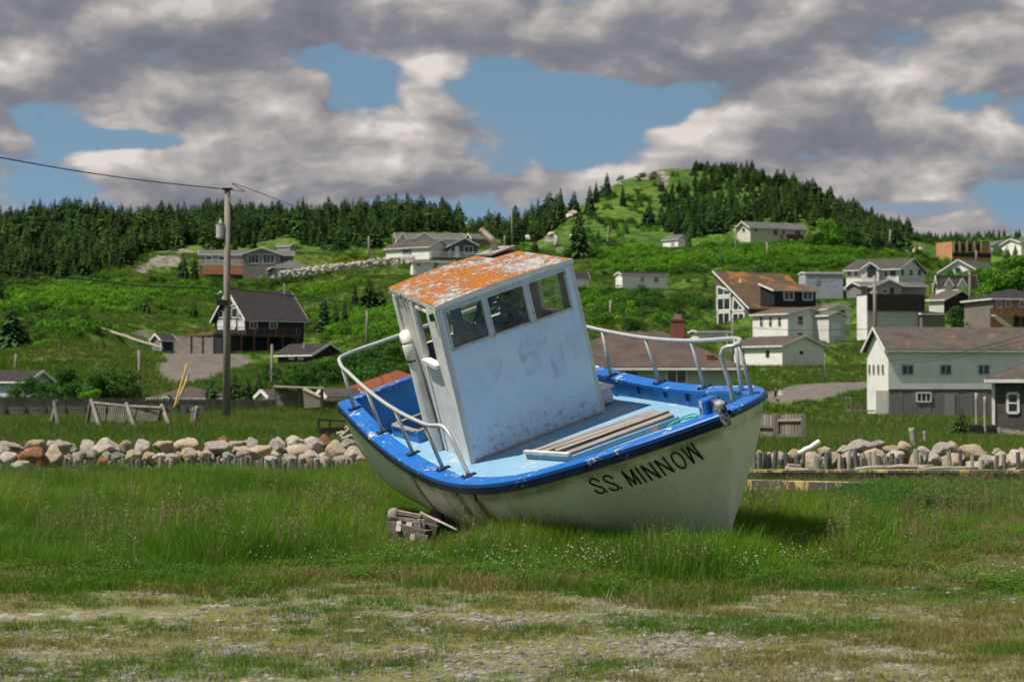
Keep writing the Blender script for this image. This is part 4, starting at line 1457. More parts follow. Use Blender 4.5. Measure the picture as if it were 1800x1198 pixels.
        if 'h' in bars: mb.beam(P(u0, (z0 + z1) / 2, .02), P(u1 if not tri else cx, (z0 + z1) / 2, .02), .07, fw * .6)
        if '3' in bars:
            for q in (1 / 3, 2 / 3): mb.beam(P(u0 + (u1 - u0) * q, z0, .02), P(u0 + (u1 - u0) * q, z1, .02), .07, fw * .6, up=tuple(u))
        wobj = s.add(name, mb, HM[frame])
        mb = MB(); mb.poly([P(*c, .025) for c in cor])
        p = s.add('pane', mb, HM[pane], wobj)
        return wobj


BASE = {}
_hn = {}


def house(name, label, cat='house', group=None):
    o = empty(name, label=label, cat=cat, group=group)
    return o


def deck_rail(root, blk, pts, z0, z1, mat, step=.28, name='railing'):
    """railing along points given in block coordinates"""
    mb = MB()
    for a, b in zip(pts[:-1], pts[1:]):
        a, b = Vector((*a, 0)), Vector((*b, 0))
        for z in (z0 + .12, z1):
            mb.beam(a + Vector((0, 0, z)), b + Vector((0, 0, z)), .06, .07)
        n = max(int((b - a).length / step), 1)
        for i in range(n + 1):
            p = a.lerp(b, i / n)
            mb.beam(p + Vector((0, 0, z0)), p + Vector((0, 0, z1)), .045 if i % 6 else .1, .045 if i % 6 else .1, up=(1, 0, 0))
    o = blk.add(name, mb, mat)
    o['kind'] = 'stuff'
    return o


# ------------------------------------------------------------------ the houses, left to right and near to far
h = house('chalet', 'dark navy chalet with steep dark roof and white-framed glazed gable on the left slope')
b = Block(h, 433, 618, 260, 35, 57, 103, 60, 51, 'gx', 'navy', 'r_purple', over=.5)
for r_ in ((383, 563, 394, 578), (403, 563, 415, 578), (419, 563, 430, 579)): b.window('L', *r_, bars='', pane='blind')
b.window('L', 396, 541, 404, 557); b.window('L', 408, 541, 418, 558, bars=''); b.window('L', 385, 546, 393, 558, bars=''); b.window('L', 421, 548, 428, 559, bars='')
b.window('L', 399, 521, 412, 537, bars='', tri='top')
b.window('F', 439, 565, 452, 577); b.window('F', 474, 565, 487, 577)
mb = MB()
dz = 28 / (F_PX / 260)
mb.box((-3.2, 1.5, dz), (6.4, 9.0, .25)); mb.box((b.w * .38, -1.3, dz), (b.w * .8, 2.6, .25))
b.add('deck_floor', mb, HM['redwood'])
for x_, y_ in ((-6.2, -2.8), (-4.2, -2.8), (-2.2, -2.8), (-.3, -2.8), (2, -2.4), (4.2, -2.4), (6.4, -2.4), (-6.2, .5), (-6.2, 4), (-3.2, .5)):
    mb = MB(); mb.box((x_, y_, dz / 2 - 1), (.22, .22, dz + 2)); b.add('deck_post', mb, HM['redwood'])
deck_rail(h, b, [(-6.3, 5.8), (-6.3, -2.9), (0, -2.9), (0, -2.5), (b.w * .78, -2.5)], dz, dz + 1.0, HM['redwood'], .5)
mb = MB(); mb.tube([(b.w * .9, b.d * .42, b.h + b.rise * .6), (b.w * .9, b.d * .42, b.h + b.rise + 1.2)], .13, 8); b.add('flue', mb, HM['steel'])

h = house('garden_shed', 'small dark shed with white corner trim beside the gravel bank left of the chalet', 'shed')
b = Block(h, 284, 617, 250, 38, 17, 22, 20, 10, 'gx', 'midgrey', 'r_dark', over=.25)
b.panel('F', b.rect('F', 287, 599, 303, 616), 'door', HM['navy'], .02, .05); b.panel('L', (b.d - .25, b.d, 0, b.h), 'corner_board', HM['trim'], .02, .04)

h = house('garage', 'low dark blue garage with charcoal roof below and right of the chalet', 'garage')
b = Block(h, 549, 638, 235, -42, 56, 62, 16, 18, 'gx', 'navy', 'r_dark', over=.4)
b.panel('F', b.rect('F', 508, 626, 518, 632), 'door', HM['trim'], .02, .05); b.panel('F', b.rect('F', 524, 626, 534, 632), 'door', HM['trim'], .02, .05)
mb = MB(); mb.tube([(b.w * .55, b.d * .25, b.h + b.rise * .3), (b.w * .55, b.d * .25, b.h + b.rise * .6 + .8)], .16, 8); b.add('flue', mb, HM['steel'])

h = house('hillside_house', 'taupe hillside house with white railed deck over orange-brown skirting under the spruces')
b = Block(h, 351, 483, 400, 8, 10, 165, 36, 10, 'gx', 'midgrey', 'r_grey', d=9)
b.window('F', 362, 450, 372, 457, bars=''); b.window('F', 384, 450, 394, 457, bars='')
b.panel('F', b.rect('F', 355, 468, 433, 483), 'skirting', HM['skirt'], 1.9, .1)
mb = MB(); z_ = b.on('F', 390, 467)[1]; mb.box((4.9, -.95, z_), (9.8, 1.9, .2)); b.add('deck_floor', mb, HM['trim'])
deck_rail(h, b, [(0, 0), (0, -1.95), (9.8, -1.95)], z_, z_ + 1.1, HM['trim'], .22)
g = Block(h, 427, 486, 397, 6, 0, 66, 40, 11, 'gy', 'midgrey', 'r_grey', d=8)
g.window('F', 436, 447, 455, 463, bars='3'); g.window('F', 462, 447, 482, 463, bars='3'); g.window('F', 468, 471, 478, 480, bars='v')
g2 = Block(h, 482, 490, 390, 12, 4, 62, 22, 12, 'hip', 'grey', 'r_grey', d=9, over=.7)
g2.panel('F', g2.rect('F', 486, 472, 497, 489), 'garage_door', HM['offwhite'], .02, .05); g2.panel('F', g2.rect('F', 501, 472, 513, 489), 'garage_door', HM['offwhite'], .02, .05)
mb = MB()
for i in range(9): mb.box((10.6 + i * .33, -2.2 - i * .05, z_ - .25 - i * .24), (.34, 1.1, .09))
mb.beam((10.4, -2.8, z_ + .9), (13.6, -2.8, z_ - 1.6), .08, .09); mb.beam((10.4, -2.8, z_), (13.6, -2.8, z_ - 2.5), .08, .2)
b.add('stairs', mb, HM['trim'])
h = house('round_roof_shed', 'pale grey barrel-roofed shed behind the hillside house', 'shed')
b = Block(h, 510, 443, 420, -30, 9, 24, 11, 4, 'gx', 'grey', 'r_grey', over=.15)

h = house('white_garage_house', 'long white house with shuttered window and dark roof above the dry-stone wall')
b = Block(h, 755, 459, 400, -35, 36, 78, 26, 12, 'gx', 'white', 'r_brown', over=.4)
b.window('F', 711, 438, 720, 446); b.panel('F', b.rect('F', 708.5, 437, 710.5, 447), 'shutter', HM['darktrim'], .02, .05); b.panel('F', b.rect('F', 720.5, 437, 722.5, 447), 'shutter', HM['darktrim'], .02, .05)
h = house('two_gabled_house', 'white house with two small gables behind the long white house')
b = Block(h, 697, 440, 414, 6, 4, 118, 21, 12, 'gx', 'white', 'r_grey', d=9)
Block(h, 729, 440, 411, 4, 0, 34, 21, 10, 'gy', 'white', 'r_grey', d=5); Block(h, 701, 440, 411, 4, 0, 13, 21, 10, 'gy', 'white', 'r_grey', d=5)
h = house('blue_grey_cottage', 'slate-blue gabled cottage with white door and railed terrace on the hill')
b = Block(h, 793, 453, 398, 10, 4, 47, 23, 12, 'gy', 'bluegrey', 'r_grey', d=8, over=.3)
b.panel('F', b.rect('F', 799.5, 433, 807, 452), 'door', HM['trim'], .02, .06); b.window('F', 816, 433, 831, 446)
mb = MB(); mb.box((1.0, -1.2, -.15), (10.5, 2.4, .25)); b.add('terrace', mb, HM['greige']); deck_rail(h, b, [(-4.3, 0), (-4.3, -2.35), (6.2, -2.35)], 0, 1.05, HM['offwhite'], .24)
h = house('lower_white_shed', 'long low white shed partly hidden below the slate-blue cottage', 'shed')
b = Block(h, 726, 484, 375, 8, 3, 72, 24, 4, 'gx', 'white', 'r_brown', d=6)
b.window('F', 733, 463, 739, 468); b.window('F', 765, 462, 771, 467)
h = house('grey_roof_cottage', 'small grey-roofed cottage just behind the boat chimney pipe on the hill')
b = Block(h, 830, 428, 415, 25, 10, 36, 10, 8, 'gx', 'midgrey', 'r_grey')

h = house('hill_shed', 'tiny white shed alone on the green hillside beneath the bare peak', 'shed')
b = Block(h, 1192, 436, 430, 38, 27, 14, 17, 7, 'gy', 'white', 'r_grey', over=.25)
b.panel('L', b.rect('L', 1180, 420, 1185, 432), 'door', HM['grey'], .02, .05)
h = house('hilltop_bungalow', 'cream bungalow with grey roof and red-brown porch high on the right hill')
b = Block(h, 1319, 428, 430, 24, 24, 99, 29, 11, 'gx', 'cream', 'r_grey', over=.5)
b.window('L', 1305, 400, 1310, 408, bars=''); b.window('F', 1326, 401, 1331, 408, bars=''); b.window('F', 1359, 401, 1367, 414); b.window('F', 1375, 402, 1380, 412, bars=''); b.window('F', 1397, 402, 1407, 415)
mb = MB(); r_ = b.rect('F', 1373, 413, 1403, 424); mb.box(((r_[0] + r_[1]) / 2, -1.1, (r_[2] + r_[3]) / 2), (r_[1] - r_[0], 2.2, r_[3] - r_[2])); b.add('porch', mb, HM['redwood'])
h = house('white_barn', 'long white shed with two small windows in the middle of the green slope', 'shed')
b = Block(h, 1094, 508, 350, 22, 12, 80, 26, 4, 'gx', 'white', 'r_dark', over=.2)
b.window('F', 1126, 487, 1132, 496); b.window('F', 1150, 487, 1157, 496)
h = house('half_hidden_shed', 'white shed with dark roof half hidden behind the wheelhouse', 'shed')
b = Block(h, 1006, 503, 350, 15, 6, 29, 15, 9, 'gx', 'white', 'r_purple', over=.2)

h = house('orange_roof_chalet', 'tall chalet with orange-lichened roof, glazed gable and dark dormer')
b = Block(h, 1317, 576, 310, 35, 61, 128, 37, 66, 'shed', 'brown', 'r_orange', over=.5)
b.window('L', 1261, 503, 1284, 519, bars='v', tri='tr', fw=.3); b.window('L', 1261, 523, 1284, 545, bars='v', fw=.3); b.window('L', 1262, 549, 1283, 573, bars='v', fw=.3)
b.window('L', 1288, 521, 1309, 545, bars='v', tri='r', fw=.3); b.window('L', 1288, 550, 1308, 570, bars='v', fw=.3)
dm = Block(h, 1361, 532, 305, 24, 8, 74, 22, 13, 'shed', 'black', 'r_orange', d=4.2, over=.35, sink=.4)
dm.window('F', 1378, 511, 1395, 527, fw=.2); dm.window('F', 1411, 511, 1428, 527, fw=.2)
mb = MB(); mb.tube([(3.2, 5.6, b.h + 3.0), (3.2, 5.6, b.h + 4.8)], .22, 8); b.add('flue', mb, HM['trim'])
h = house('metal_shed', 'pale blue-grey metal shed behind the orange-roofed chalet', 'shed')
b = Block(h, 1416, 502, 338, 5, 2, 66, 22, 3, 'gx', 'metal', 'r_grey', d=5, over=.1)
b.panel('F', b.rect('F', 1434, 483, 1441, 500), 'door', HM['grey'], .02, .04)

h = house('white_two_storey', 'white two-storey house with three narrow windows and an orange-edged roof')
b = Block(h, 1385, 598, 280, 40, 63, 72, 47, 11, 'gy', 'white', 'r_tinge', over=.35)
for x_ in (1336, 1352, 1368): b.window('L', x_, 557, x_ + 5, 573, bars='h', frame='cream')
b.window('F', 1402, 555, 1411, 571, bars='h', frame='cream'); b.window('F', 1402, 584, 1411, 590, bars=''); b.panel('F', b.rect('F', 1439, 585, 1448, 598), 'door', HM['darktrim'], .02, .05)
b2 = Block(h, 1457, 592, 281, 35, 0, 30, 38, 7, 'gy', 'offwhite', 'r_grey', d=6, over=.25)
b2.panel('F', b2.rect('F', 1460, 566, 1476, 591), 'garage_door', HM['white'], .02, .05)
h = house('gambrel_garage', 'small white garage with dark opening behind the white two-storey house', 'garage')
b = Block(h, 1455, 567, 315, 15, 4, 40, 24, 9, 'gy', 'white', 'r_grey', d=6, over=.15)
b.panel('F', b.rect('F', 1467, 545, 1485, 557), 'opening', HM['darktrim'], .02, .03)
h = house('white_low_house', 'low white house with brown roof on the grass slope right of the boat rail')
b = Block(h, 1375, 642, 252, 40, 90, 75, 35, 17, 'gy', 'white', 'r_brown', over=.4)
b.window('L', 1303, 616, 1308, 627, bars='h', frame='darktrim'); b.window('L', 1347, 616, 1352, 627, bars='h', frame='darktrim')
b.window('F', 1406, 617, 1411, 622, bars='', frame='darktrim')
h = house('white_flat_shed', 'low white flat-roofed shed behind the bow rail', 'shed')
b = Block(h, 1228, 600, 268, 8, 3, 58, 17, 3, 'gx', 'white', 'r_dark', d=5, over=.3)

h = house('bay_front_house', 'white house with arched bay window and grey-green hipped roof on the right hillside')
b = Block(h, 1580, 500, 350, -30, 47, 94, 28, 22, 'gx', 'white', 'r_green', over=.5)
b.window('F', 1490, 476, 1496, 485); b.window('F', 1502, 476, 1508, 485); b.window('F', 1565, 475, 1575, 486); b.window('F', 1555, 477, 1560, 488, bars='')
for x_ in (1583, 1598, 1613): b.window('R', x_, 474, x_ + 6, 484, bars='h')
g = Block(h, 1545, 499, 346, -12, 0, 31, 27, 11, 'gy', 'white', 'r_green', d=5, over=.25)
g.window('F', 1525, 471, 1539, 486, bars='3', frame='darktrim'); g.window('F', 1527, 465, 1537, 470, bars='', tri='top', frame='darktrim')
h = house('grey_gabled_house', 'grey house with front gable just below the bay-windowed house')
b = Block(h, 1514, 522, 330, 8, 3, 114, 20, 8, 'gx', 'midgrey', 'r_grey', d=8)
g = Block(h, 1541, 522, 326, 6, 0, 44, 21, 10, 'gy', 'grey', 'r_grey', d=6, over=.3)
g.window('F', 1552, 507, 1560, 516, bars='v'); g.panel('F', g.rect('F', 1565, 505, 1571, 518), 'door', HM['darktrim'], .02, .05); b.window('F', 1523, 506, 1529, 516)
h = house('mansard_building', 'tall building with black mansard front roof and bright white side wall')
b = Block(h, 1525, 600, 290, 15, 18, 98, 82, 3, 'flat', 'offwhite', 'r_dark', over=.05)
b.panel('F', (-.1, b.w + .1, b.rect('F', 1560, 520, 1600, 546)[2], b.h + .1), 'mansard', HM['r_dark'], .03, .5)
b.panel('L', (.02, b.d - .02, -1, b.h * .985), 'side_cladding', HM['white'], .01, .06)
b.window('L', 1509, 560, 1513, 570, bars=''); b.window('L', 1509, 578, 1513, 590, bars='')
b3 = Block(h, 1621, 578, 291, 15, 0, 40, 26, 6, 'shed', 'greige', 'r_dark', d=5, over=.2)
h = house('black_gabled_house', 'small black-gabled house with brown roof beside the utility pole on the right')
b = Block(h, 1660, 549, 300, 42, 27, 56, 23, 16, 'gy', 'black', 'r_tinge', over=.4)
b.panel('L', (.02, b.d - .02, -.5, b.h * .98), 'side_cladding', HM['offwhite'], .01, .05); b.window('L', 1637, 530, 1644, 538); b.window('L', 1648, 531, 1654, 538)
h = house('twin_dormer_house', 'white house with dark roof and two pointed dormers behind the black-gabled house')
b = Block(h, 1650, 522, 330, 10, 5, 66, 20, 18, 'gx', 'white', 'r_dark', over=.3)
for x_ in (1661, 1684): Block(h, x_, 515, 326, 8, 0, 14, 14, 12, 'gy', 'white', 'r_dark', d=4, over=.15)
h = house('timber_frame_house', 'unfinished house of bare orange sheathing on the right skyline')
b = Block(h, 1674, 464, 430, 25, 29, 69, 40, 1, 'flat', 'osb', 'r_dark', over=-.15, trim=None)
for x0, x1 in ((1678, 1684), (1690, 1696), (1702, 1708), (1716, 1722)): b.panel('F', b.rect('F', x0, 428, x1, 442), 'opening', HM['darktrim'], .01, .02)
for x0 in (1676, 1686, 1699, 1712, 1724, 1740): b.panel('F', b.rect('F', x0, 423, x0 + 1.6, 444), 'stud', HM['cream'], .02, .08)
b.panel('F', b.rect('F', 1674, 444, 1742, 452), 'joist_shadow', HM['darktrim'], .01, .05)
h = house('white_gable_house', 'white gabled house with a tiny window below the unfinished timber house')
b = Block(h, 1720, 492, 390, 50, 68, 42, 17, 20, 'gx', 'white', 'r_green', over=.5)
b.window('L', 1680, 471, 1688, 479, frame='darktrim'); b.window('L', 1709, 472, 1714, 477, frame='darktrim')
h = house('skyline_house', 'pale grey-blue gabled house on the skyline at the far right')
b = Block(h, 1745, 446, 465, 20, 6, 50, 16, 9, 'gy', 'paleblue', 'r_grey', d=8)
h = house('edge_house', 'white house corner at the right edge of the skyline')
b = Block(h, 1795, 446, 455, 20, 4, 40, 20, 8, 'gx', 'white', 'r_grey', d=8)
h = house('deck_house', 'brown-grey house with raised timber deck and stairs at the right edge')
b = Block(h, 1746, 576, 262, 12, 6, 112, 52, 18, 'hip', 'greige', 'r_dark', d=9, over=.4)
for x_ in (1752, 1768, 1792): b.window('F', x_, 528, x_ + 8, 540, bars='v')
mb = MB(); zt_ = b.on('F', 1780, 556)[1]; mb.box((4.2, -1.5, zt_), (8.4, 3.0, .25)); b.add('deck_floor', mb, HM['timber'])
deck_rail(h, b, [(0, -.1), (0, -2.95), (8.4, -2.95)], zt_, zt_ + 1.05, HM['timber'], .3)
for x_ in (.2, 2.6, 5.2, 8.0):
    mb = MB(); mb.box((x_, -2.8, zt_ / 2 - 1), (.2, .2, zt_ + 2)); b.add('deck_post', mb, HM['timber'])
b.panel('F', (-2.0, 1.4, -.5, zt_ + 1.0), 'screen_fence', HM['timber'], 3.1, .08)
mb = MB(); mb.beam((-1.9, -3.5, zt_), (.7, -3.5, -.2), .12, .3); mb.beam((-1.9, -4.4, zt_), (.7, -4.4, -.2), .12, .3)
for i in range(9): mb.box((-1.8 + i * .29, -3.95, zt_ - .1 - i * .29), (.28, .9, .06))
b.add('stairs', mb, HM['cream'])

h = house('long_white_house', 'long two-storey white house with grey basement and mauve-brown roof at right')
b = Block(h, 1562, 729, 172, 6, 39, 330, 117, 37, 'gx', 'white', 'r_tinge', over=.42)
for x_ in (1529, 1536.5, 1544.5, 1552.5): b.window('L', x_ - 1.2, 641, x_ + 1.2, 657, bars='', frame='grey')
for x0, x1 in ((1585, 1605.5), (1652.5, 1672), (1719, 1739)): b.window('F', x0, 641, x1, 658, bars='v', frame='paleblue')
zb = b.on('F', 1640, 686)[1]
o, u, n = b.face('F')
for i in range(40):
    u0 = i * b.w / 40
    b.panel('F', (u0 + .01, u0 + b.w / 40 - .01, -1.5, zb - .02 * (i % 2)), 'basement_board', HM['board'], .02, .05 + .01 * (i % 3))
mb = MB(); mb.box((b.w / 2, -.05, zb + .06), (b.w, .14, .12)); b.add('drip_board', mb, HM['darktrim'])
b.panel('L', (b.d * .45, b.d - .05, -1.5, zb), 'basement_panel', HM['grey'], .02, .05)
b.window('F', 1611, 690, 1635.5, 705.5, bars='3', name='basement_window')
_w = [c for c in h.children if c.name.startswith('basement_window')][0]; _w.location += b.L.to_3x3() @ Vector((0, -.09, 0))
b.panel('F', (b.w * .30, b.w * .30 + .9, -.2, zb - .25), 'door', HM['grey'], .10, .04)
mb = MB(); mb.box((-1.6, 3.4, .35), (2.2, 2.0, .12)); mb.beam((-2.7, 2.4, 0), (-2.7, 2.4, 1.6), .08, .08, up=(1, 0, 0)); mb.beam((-2.7, 4.4, 0), (-2.7, 4.4, 1.6), .08, .08, up=(1, 0, 0)); mb.beam((-2.7, 2.4, 1.55), (-2.7, 4.4, 1.55), .07, .07)
b.add('landing', mb, HM['board'])

h = house('shingled_shed', 'grey shake-walled shed with white-trimmed sash window at the right edge', 'shed')
b = Block(h, 1932, 757, 99, -15, 0, 190, 92, 35, 'hip', 'shake', 'r_tinge', d=5.0, over=.35)
b.window('F', 1771, 691, 1790, 725, bars='h', fw=.13)
b.panel('F', (-.02, .14, -.6, b.h - .05), 'corner_board', HM['trim'], .02, .05)
h = house('sage_bungalow', 'sage bungalow with brown hipped roof and brick chimney behind the boat')
b = Block(h, 1288, 706, 130, -6, 0, 345, 66, 58, 'hip', 'palegreen', 'r_brown', d=9.6, over=.7)
b.window('F', 1097, 650, 1123, 672, bars='h'); b.window('F', 1172, 649, 1207, 674, bars='v', fw=.16)
p_ = b.Mi @ at(1191, 585, 134.5)
mb = MB(); mb.box((p_.x, p_.y, p_.z), (.95, .7, 1.7)); mb.box((p_.x, p_.y, p_.z + .90), (1.05, .8, .12)); mb.box((p_.x, p_.y, p_.z + 1.1), (.55, .5, .4))
b.add('chimney', mb, HM['brick'])
p_ = b.Mi @ at(1249, 627, 130.6)
mb = MB(); mb.box((p_.x, p_.y, p_.z), (.6, .4, .25)); mb.box((p_.x, p_.y - .03, p_.z + .14), (.66, .46, .05)); b.add('roof_vent', mb, HM['skirt'])

h = house('red_roof_bungalow', 'bungalow with red shingled roof showing past the stern of the boat')
b = Block(h, 606, 716, 135, 5, 0, 190, 30, 33, 'hip', 'offwhite', 'r_red', d=8, over=.5)
h = house('brown_roof_shed', 'low white shed with brown roof beside the red-roofed bungalow', 'shed')
b = Block(h, 577, 710, 126, 38, 11, 52, 15, 10, 'gx', 'white', 'r_tinge', over=.3)
h = house('white_gable_shed', 'tiny white gabled shed peeking over the board fence', 'shed')
b = Block(h, 473, 706, 140, 40, 20, 14, 9, 10, 'gx', 'offwhite', 'r_brown', over=.2)
h = house('corner_house', 'pale house behind dark shrubs at the left edge')
b = Block(h, 52, 700, 170, -35, 36, 95, 33, 14, 'gx', 'paleblue', 'r_purple', over=.4)
b.window('F', 2, 670, 8, 679); b.window('F', -30, 670, -24, 679)
h = house('low_brown_roof_house', 'low house with brown hipped roof just above the board fence')
b = Block(h, 268, 716, 150, 4, 0, 120, 17, 17, 'hip', 'brown', 'r_brown', d=6.4, over=.4)
g = Block(h, 284, 706, 147.5, 4, 0, 12, 4, 6, 'gy', 'white', 'r_brown', d=2.5, over=.1)

# the ground, levelled under the houses
GROUND = build_ground()
# ------------------------------------------------------------------ boulders
def rock_mesh(name, seed, sub=3, jag=.34):
    bm = bmesh.new()
    bmesh.ops.create_icosphere(bm, subdivisions=sub, radius=1)
    r = random.Random(seed)
    planes = [(Vector((r.gauss(0, 1), r.gauss(0, 1), r.gauss(0, .8))).normalized(), r.uniform(.50, .88)) for _ in range(15)]
    off = Vector((r.uniform(0, 50), r.uniform(0, 50), r.uniform(0, 50)))
    from mathutils import noise as mn
    for v in bm.verts:
        p = v.co.copy()
        for n, d in planes:
            e = p.dot(n) - d
            if e > 0: p -= n * e * .96
        k = mn.fractal(p * 1.6 + off, 1.0, 2.0, 4) * jag * .42 + mn.fractal(p * 5 + off, 1.0, 2.0, 3) * .06
        v.co = p * (1 + k)
    me = bpy.data.meshes.new(name)
    bm.to_mesh(me); bm.free()
    me.polygons.foreach_set('use_smooth', [True] * len(me.polygons))
    return me


def rock_mat(name, c1, c2, stain, amt=.58):
    m, t, b = new_mat(name)
    v = coords(t)
    rnd = t.n('ShaderNodeObjectInfo').outputs['Random']
    vv = t.vm('ADD', v, t.n('ShaderNodeCombineXYZ', None, i0=t.m('MULTIPLY', rnd, 30), i1=t.m('MULTIPLY', rnd, 17), i2=0.0).outputs[0])
    n1 = t.noise(vv, 1.4, 7, .68)
    c = t.mix(t.step(n1, .35, .68), c1, c2)
    c = t.mix(t.m('MULTIPLY', t.step(t.noise(vv, 1.0, 6, .7, .5), amt, amt + .14), .85), c, stain)
    c = t.mix(t.m('MULTIPLY', t.step(t.noise(vv, 4.5, 7, .75), .56, .66), .6), c, (.10, .09, .08))
    c = t.mix(t.m('MULTIPLY', t.step(t.noise(vv, 3.0, 6, .7), .60, .68), .7), c, (.60, .56, .50))
    k = t.m('ADD', .95, t.m('MULTIPLY', rnd, .5))
    c = t.mix(1.0, c, t.n('ShaderNodeCombineColor', None, i0=k, i1=k, i2=k).outputs[0], 'MULTIPLY')
    t.put(b.inputs['Base Color'], c)
    b.inputs['Roughness'].default_value = .9
    b.inputs['Specular IOR Level'].default_value = .15
    t.put(b.inputs['Normal'], t.bump(t.m('ADD', t.noise(vv, 6, 8, .75), t.m('MULTIPLY', t.noise(vv, 2, 4), .6)), .9, .12))
    return m


RM = {'pale': rock_mat('pale_boulder', (.54, .485, .42), (.42, .37, .31), (.42, .26, .15), .64), 'tan': rock_mat('tan_boulder', (.48, .39, .285), (.38, .305, .225), (.36, .20, .09), .62),
      'grey': rock_mat('grey_boulder', (.42, .385, .345), (.31, .28, .25), (.40, .36, .31), .6), 'rust': rock_mat('rusty_boulder', (.34, .17, .08), (.26, .12, .06), (.16, .07, .035), .55), 'pink': rock_mat('pinkish_boulder', (.48, .415, .375), (.38, .33, .30), (.36, .22, .16), .66)}
ROCKS = {k: [] for k in RM}
for i in range(6):
    base = rock_mesh('boulder_%d' % i, 40 + i)
    for k in RM:
        me = base.copy(); me.materials.append(RM[k]); ROCKS[k].append(me)

_rk = random.Random(21)
WORD = {'pale': 'pale cream', 'tan': 'tan', 'grey': 'grey', 'rust': 'rust-brown', 'pink': 'pinkish grey'}


def boulder(px, py, rx, ry, kind, D, label, group):
    p = at(px, py, D)
    k = F_PX / D
    o = link('boulder', _rk.choice(ROCKS[kind]))
    o.location = p
    o.rotation_euler = (_rk.uniform(-.25, .25), _rk.uniform(-.25, .25), _rk.uniform(0, 6.28))
    sx = rx / k * (1.25 if D < 60 else 1.0)
    sz = ry / k * (1.28 if D < 60 else 1.0)
    o.rotation_euler = (_rk.uniform(-.2, .2), _rk.uniform(-.15, .15), _rk.choice([0, math.pi]) + _rk.uniform(-.4, .4))
    o.scale = (sx, (sx + sz) / 2 * 1.05, sz)
    tag(o, label, 'boulder', group)
    return o


left = []
for X, Y, RX, RY, c in [(50, 905, 85, 55, 'pink'), (20, 960, 60, 60, 'grey'), (130, 930, 65, 42, 'tan'), (225, 1000, 115, 85, 'rust'), (255, 915, 95, 55, 'tan'), (375, 985, 85, 80, 'tan'), (425, 910, 85, 50, 'grey'), (505, 920, 45, 35, 'grey'), (620, 910, 62, 55, 'grey'), (640, 955, 40, 34, 'pale'), (740, 912, 102, 62, 'pale'),
                       (880, 905, 50, 45, 'tan'), (930, 962, 55, 38, 'tan'), (1010, 905, 75, 52, 'pink'), (1160, 900, 78, 54, 'tan'), (1325, 893, 95, 50, 'tan'), (1325, 950, 70, 40, 'tan'), (1508, 908, 98, 62, 'pink'), (1560, 855, 52, 28, 'rust'), (1690, 905, 88, 55, 'tan'), (1700, 965, 48, 34, 'pale'), (1780, 950, 50, 36, 'grey'),
                       (470, 985, 50, 40, 'tan'), (545, 975, 42, 36, 'pale'), (715, 1015, 42, 45, 'rust'), (1120, 985, 55, 38, 'pale'), (1205, 985, 52, 36, 'pink'), (60, 1000, 70, 60, 'pale'), (150, 1040, 70, 40, 'pale'), (470, 1045, 40, 30, 'pale'), (360, 880, 40, 24, 'grey'), (820, 975, 50, 36, 'grey'), (1040, 975, 48, 36, 'tan'), (1440, 965, 55, 36, 'tan'), (1600, 975, 52, 36, 'grey')]:
    left.append((X / 3.993, 560 + Y / 3.993, RX / 3.993, RY / 3.993, c))
for X, Y, RX, RY, c in [(200, 735, 100, 75, 'tan'), (325, 705, 75, 55, 'pink'), (230, 795, 48, 40, 'pink'), (390, 785, 112, 65, 'tan'), (520, 745, 100, 76, 'pink'), (545, 692, 60, 42, 'pale'), (690, 695, 88, 60, 'pale'), (740, 775, 112, 66, 'tan'), (855, 725, 98, 75, 'pale'), (945, 680, 78, 50, 'rust'), (1050, 755, 92, 78, 'tan'), (1150, 705, 62, 46, 'pale'), (1220, 795, 105, 62, 'pale'), (1110, 860, 92, 55, 'grey'), (935, 865, 92, 50, 'pale'), (640, 820, 60, 44, 'grey'), (800, 850, 66, 40, 'tan'), (460, 850, 70, 40, 'pale')]:
    left.append((380 + X / 4.99, 640 + Y / 4.99, RX / 4.99, RY / 4.99, c))
right = []
for X, Y, RX, RY, c in [(130, 150, 36, 34, 'tan'), (250, 165, 45, 40, 'pale'), (330, 150, 62, 38, 'tan'), (460, 195, 62, 62, 'tan'), (550, 122, 55, 28, 'tan'), (650, 114, 50, 26, 'pale'), (760, 92, 78, 42, 'pale'), (870, 84, 58, 42, 'grey'), (960, 112, 58, 28, 'tan'), (1040, 97, 52, 36, 'tan'), (1170, 128, 72, 36, 'pink'), (1275, 112, 62, 44, 'grey'), (1352, 102, 48, 40, 'tan'), (1480, 132, 98, 52, 'tan'), (1355, 192, 62, 52, 'tan'), (1480, 218, 62, 48, 'pale'),
                        (1640, 127, 42, 26, 'tan'), (1640, 192, 82, 58, 'tan'), (1750, 172, 62, 54, 'pale'), (1800, 150, 44, 44, 'tan'), (1740, 240, 52, 20, 'pale'), (1560, 190, 50, 44, 'grey'), (1240, 170, 60, 40, 'pale'), (1130, 180, 60, 44, 'tan'), (700, 160, 60, 50, 'pale'), (850, 160, 70, 50, 'tan'), (990, 165, 60, 46, 'pale'), (590, 180, 55, 50, 'tan')]:
    right.append((1300 + X / 3.6, 760 + Y / 3.6, RX / 3.6, RY / 3.6, c))
for rocks, side, off in ((left, 'left', 43.5), (right, 'right', 43.0)):
    count = {}
    for x, y, rx, ry, c in sorted(rocks):
        D = off - 2.0 - (y - 790) * .05 + _rk.uniform(-.3, .3)
        if x < 115: D -= 1.5
        k = count[c] = count.get(c, -1) + 1
        boulder(x, y, rx, ry, c, D, '%s %s boulder from the left in the rock row %s of the boat' % (nth(k), WORD[c], side), '%s boulders %s of the boat' % (WORD[c], side))
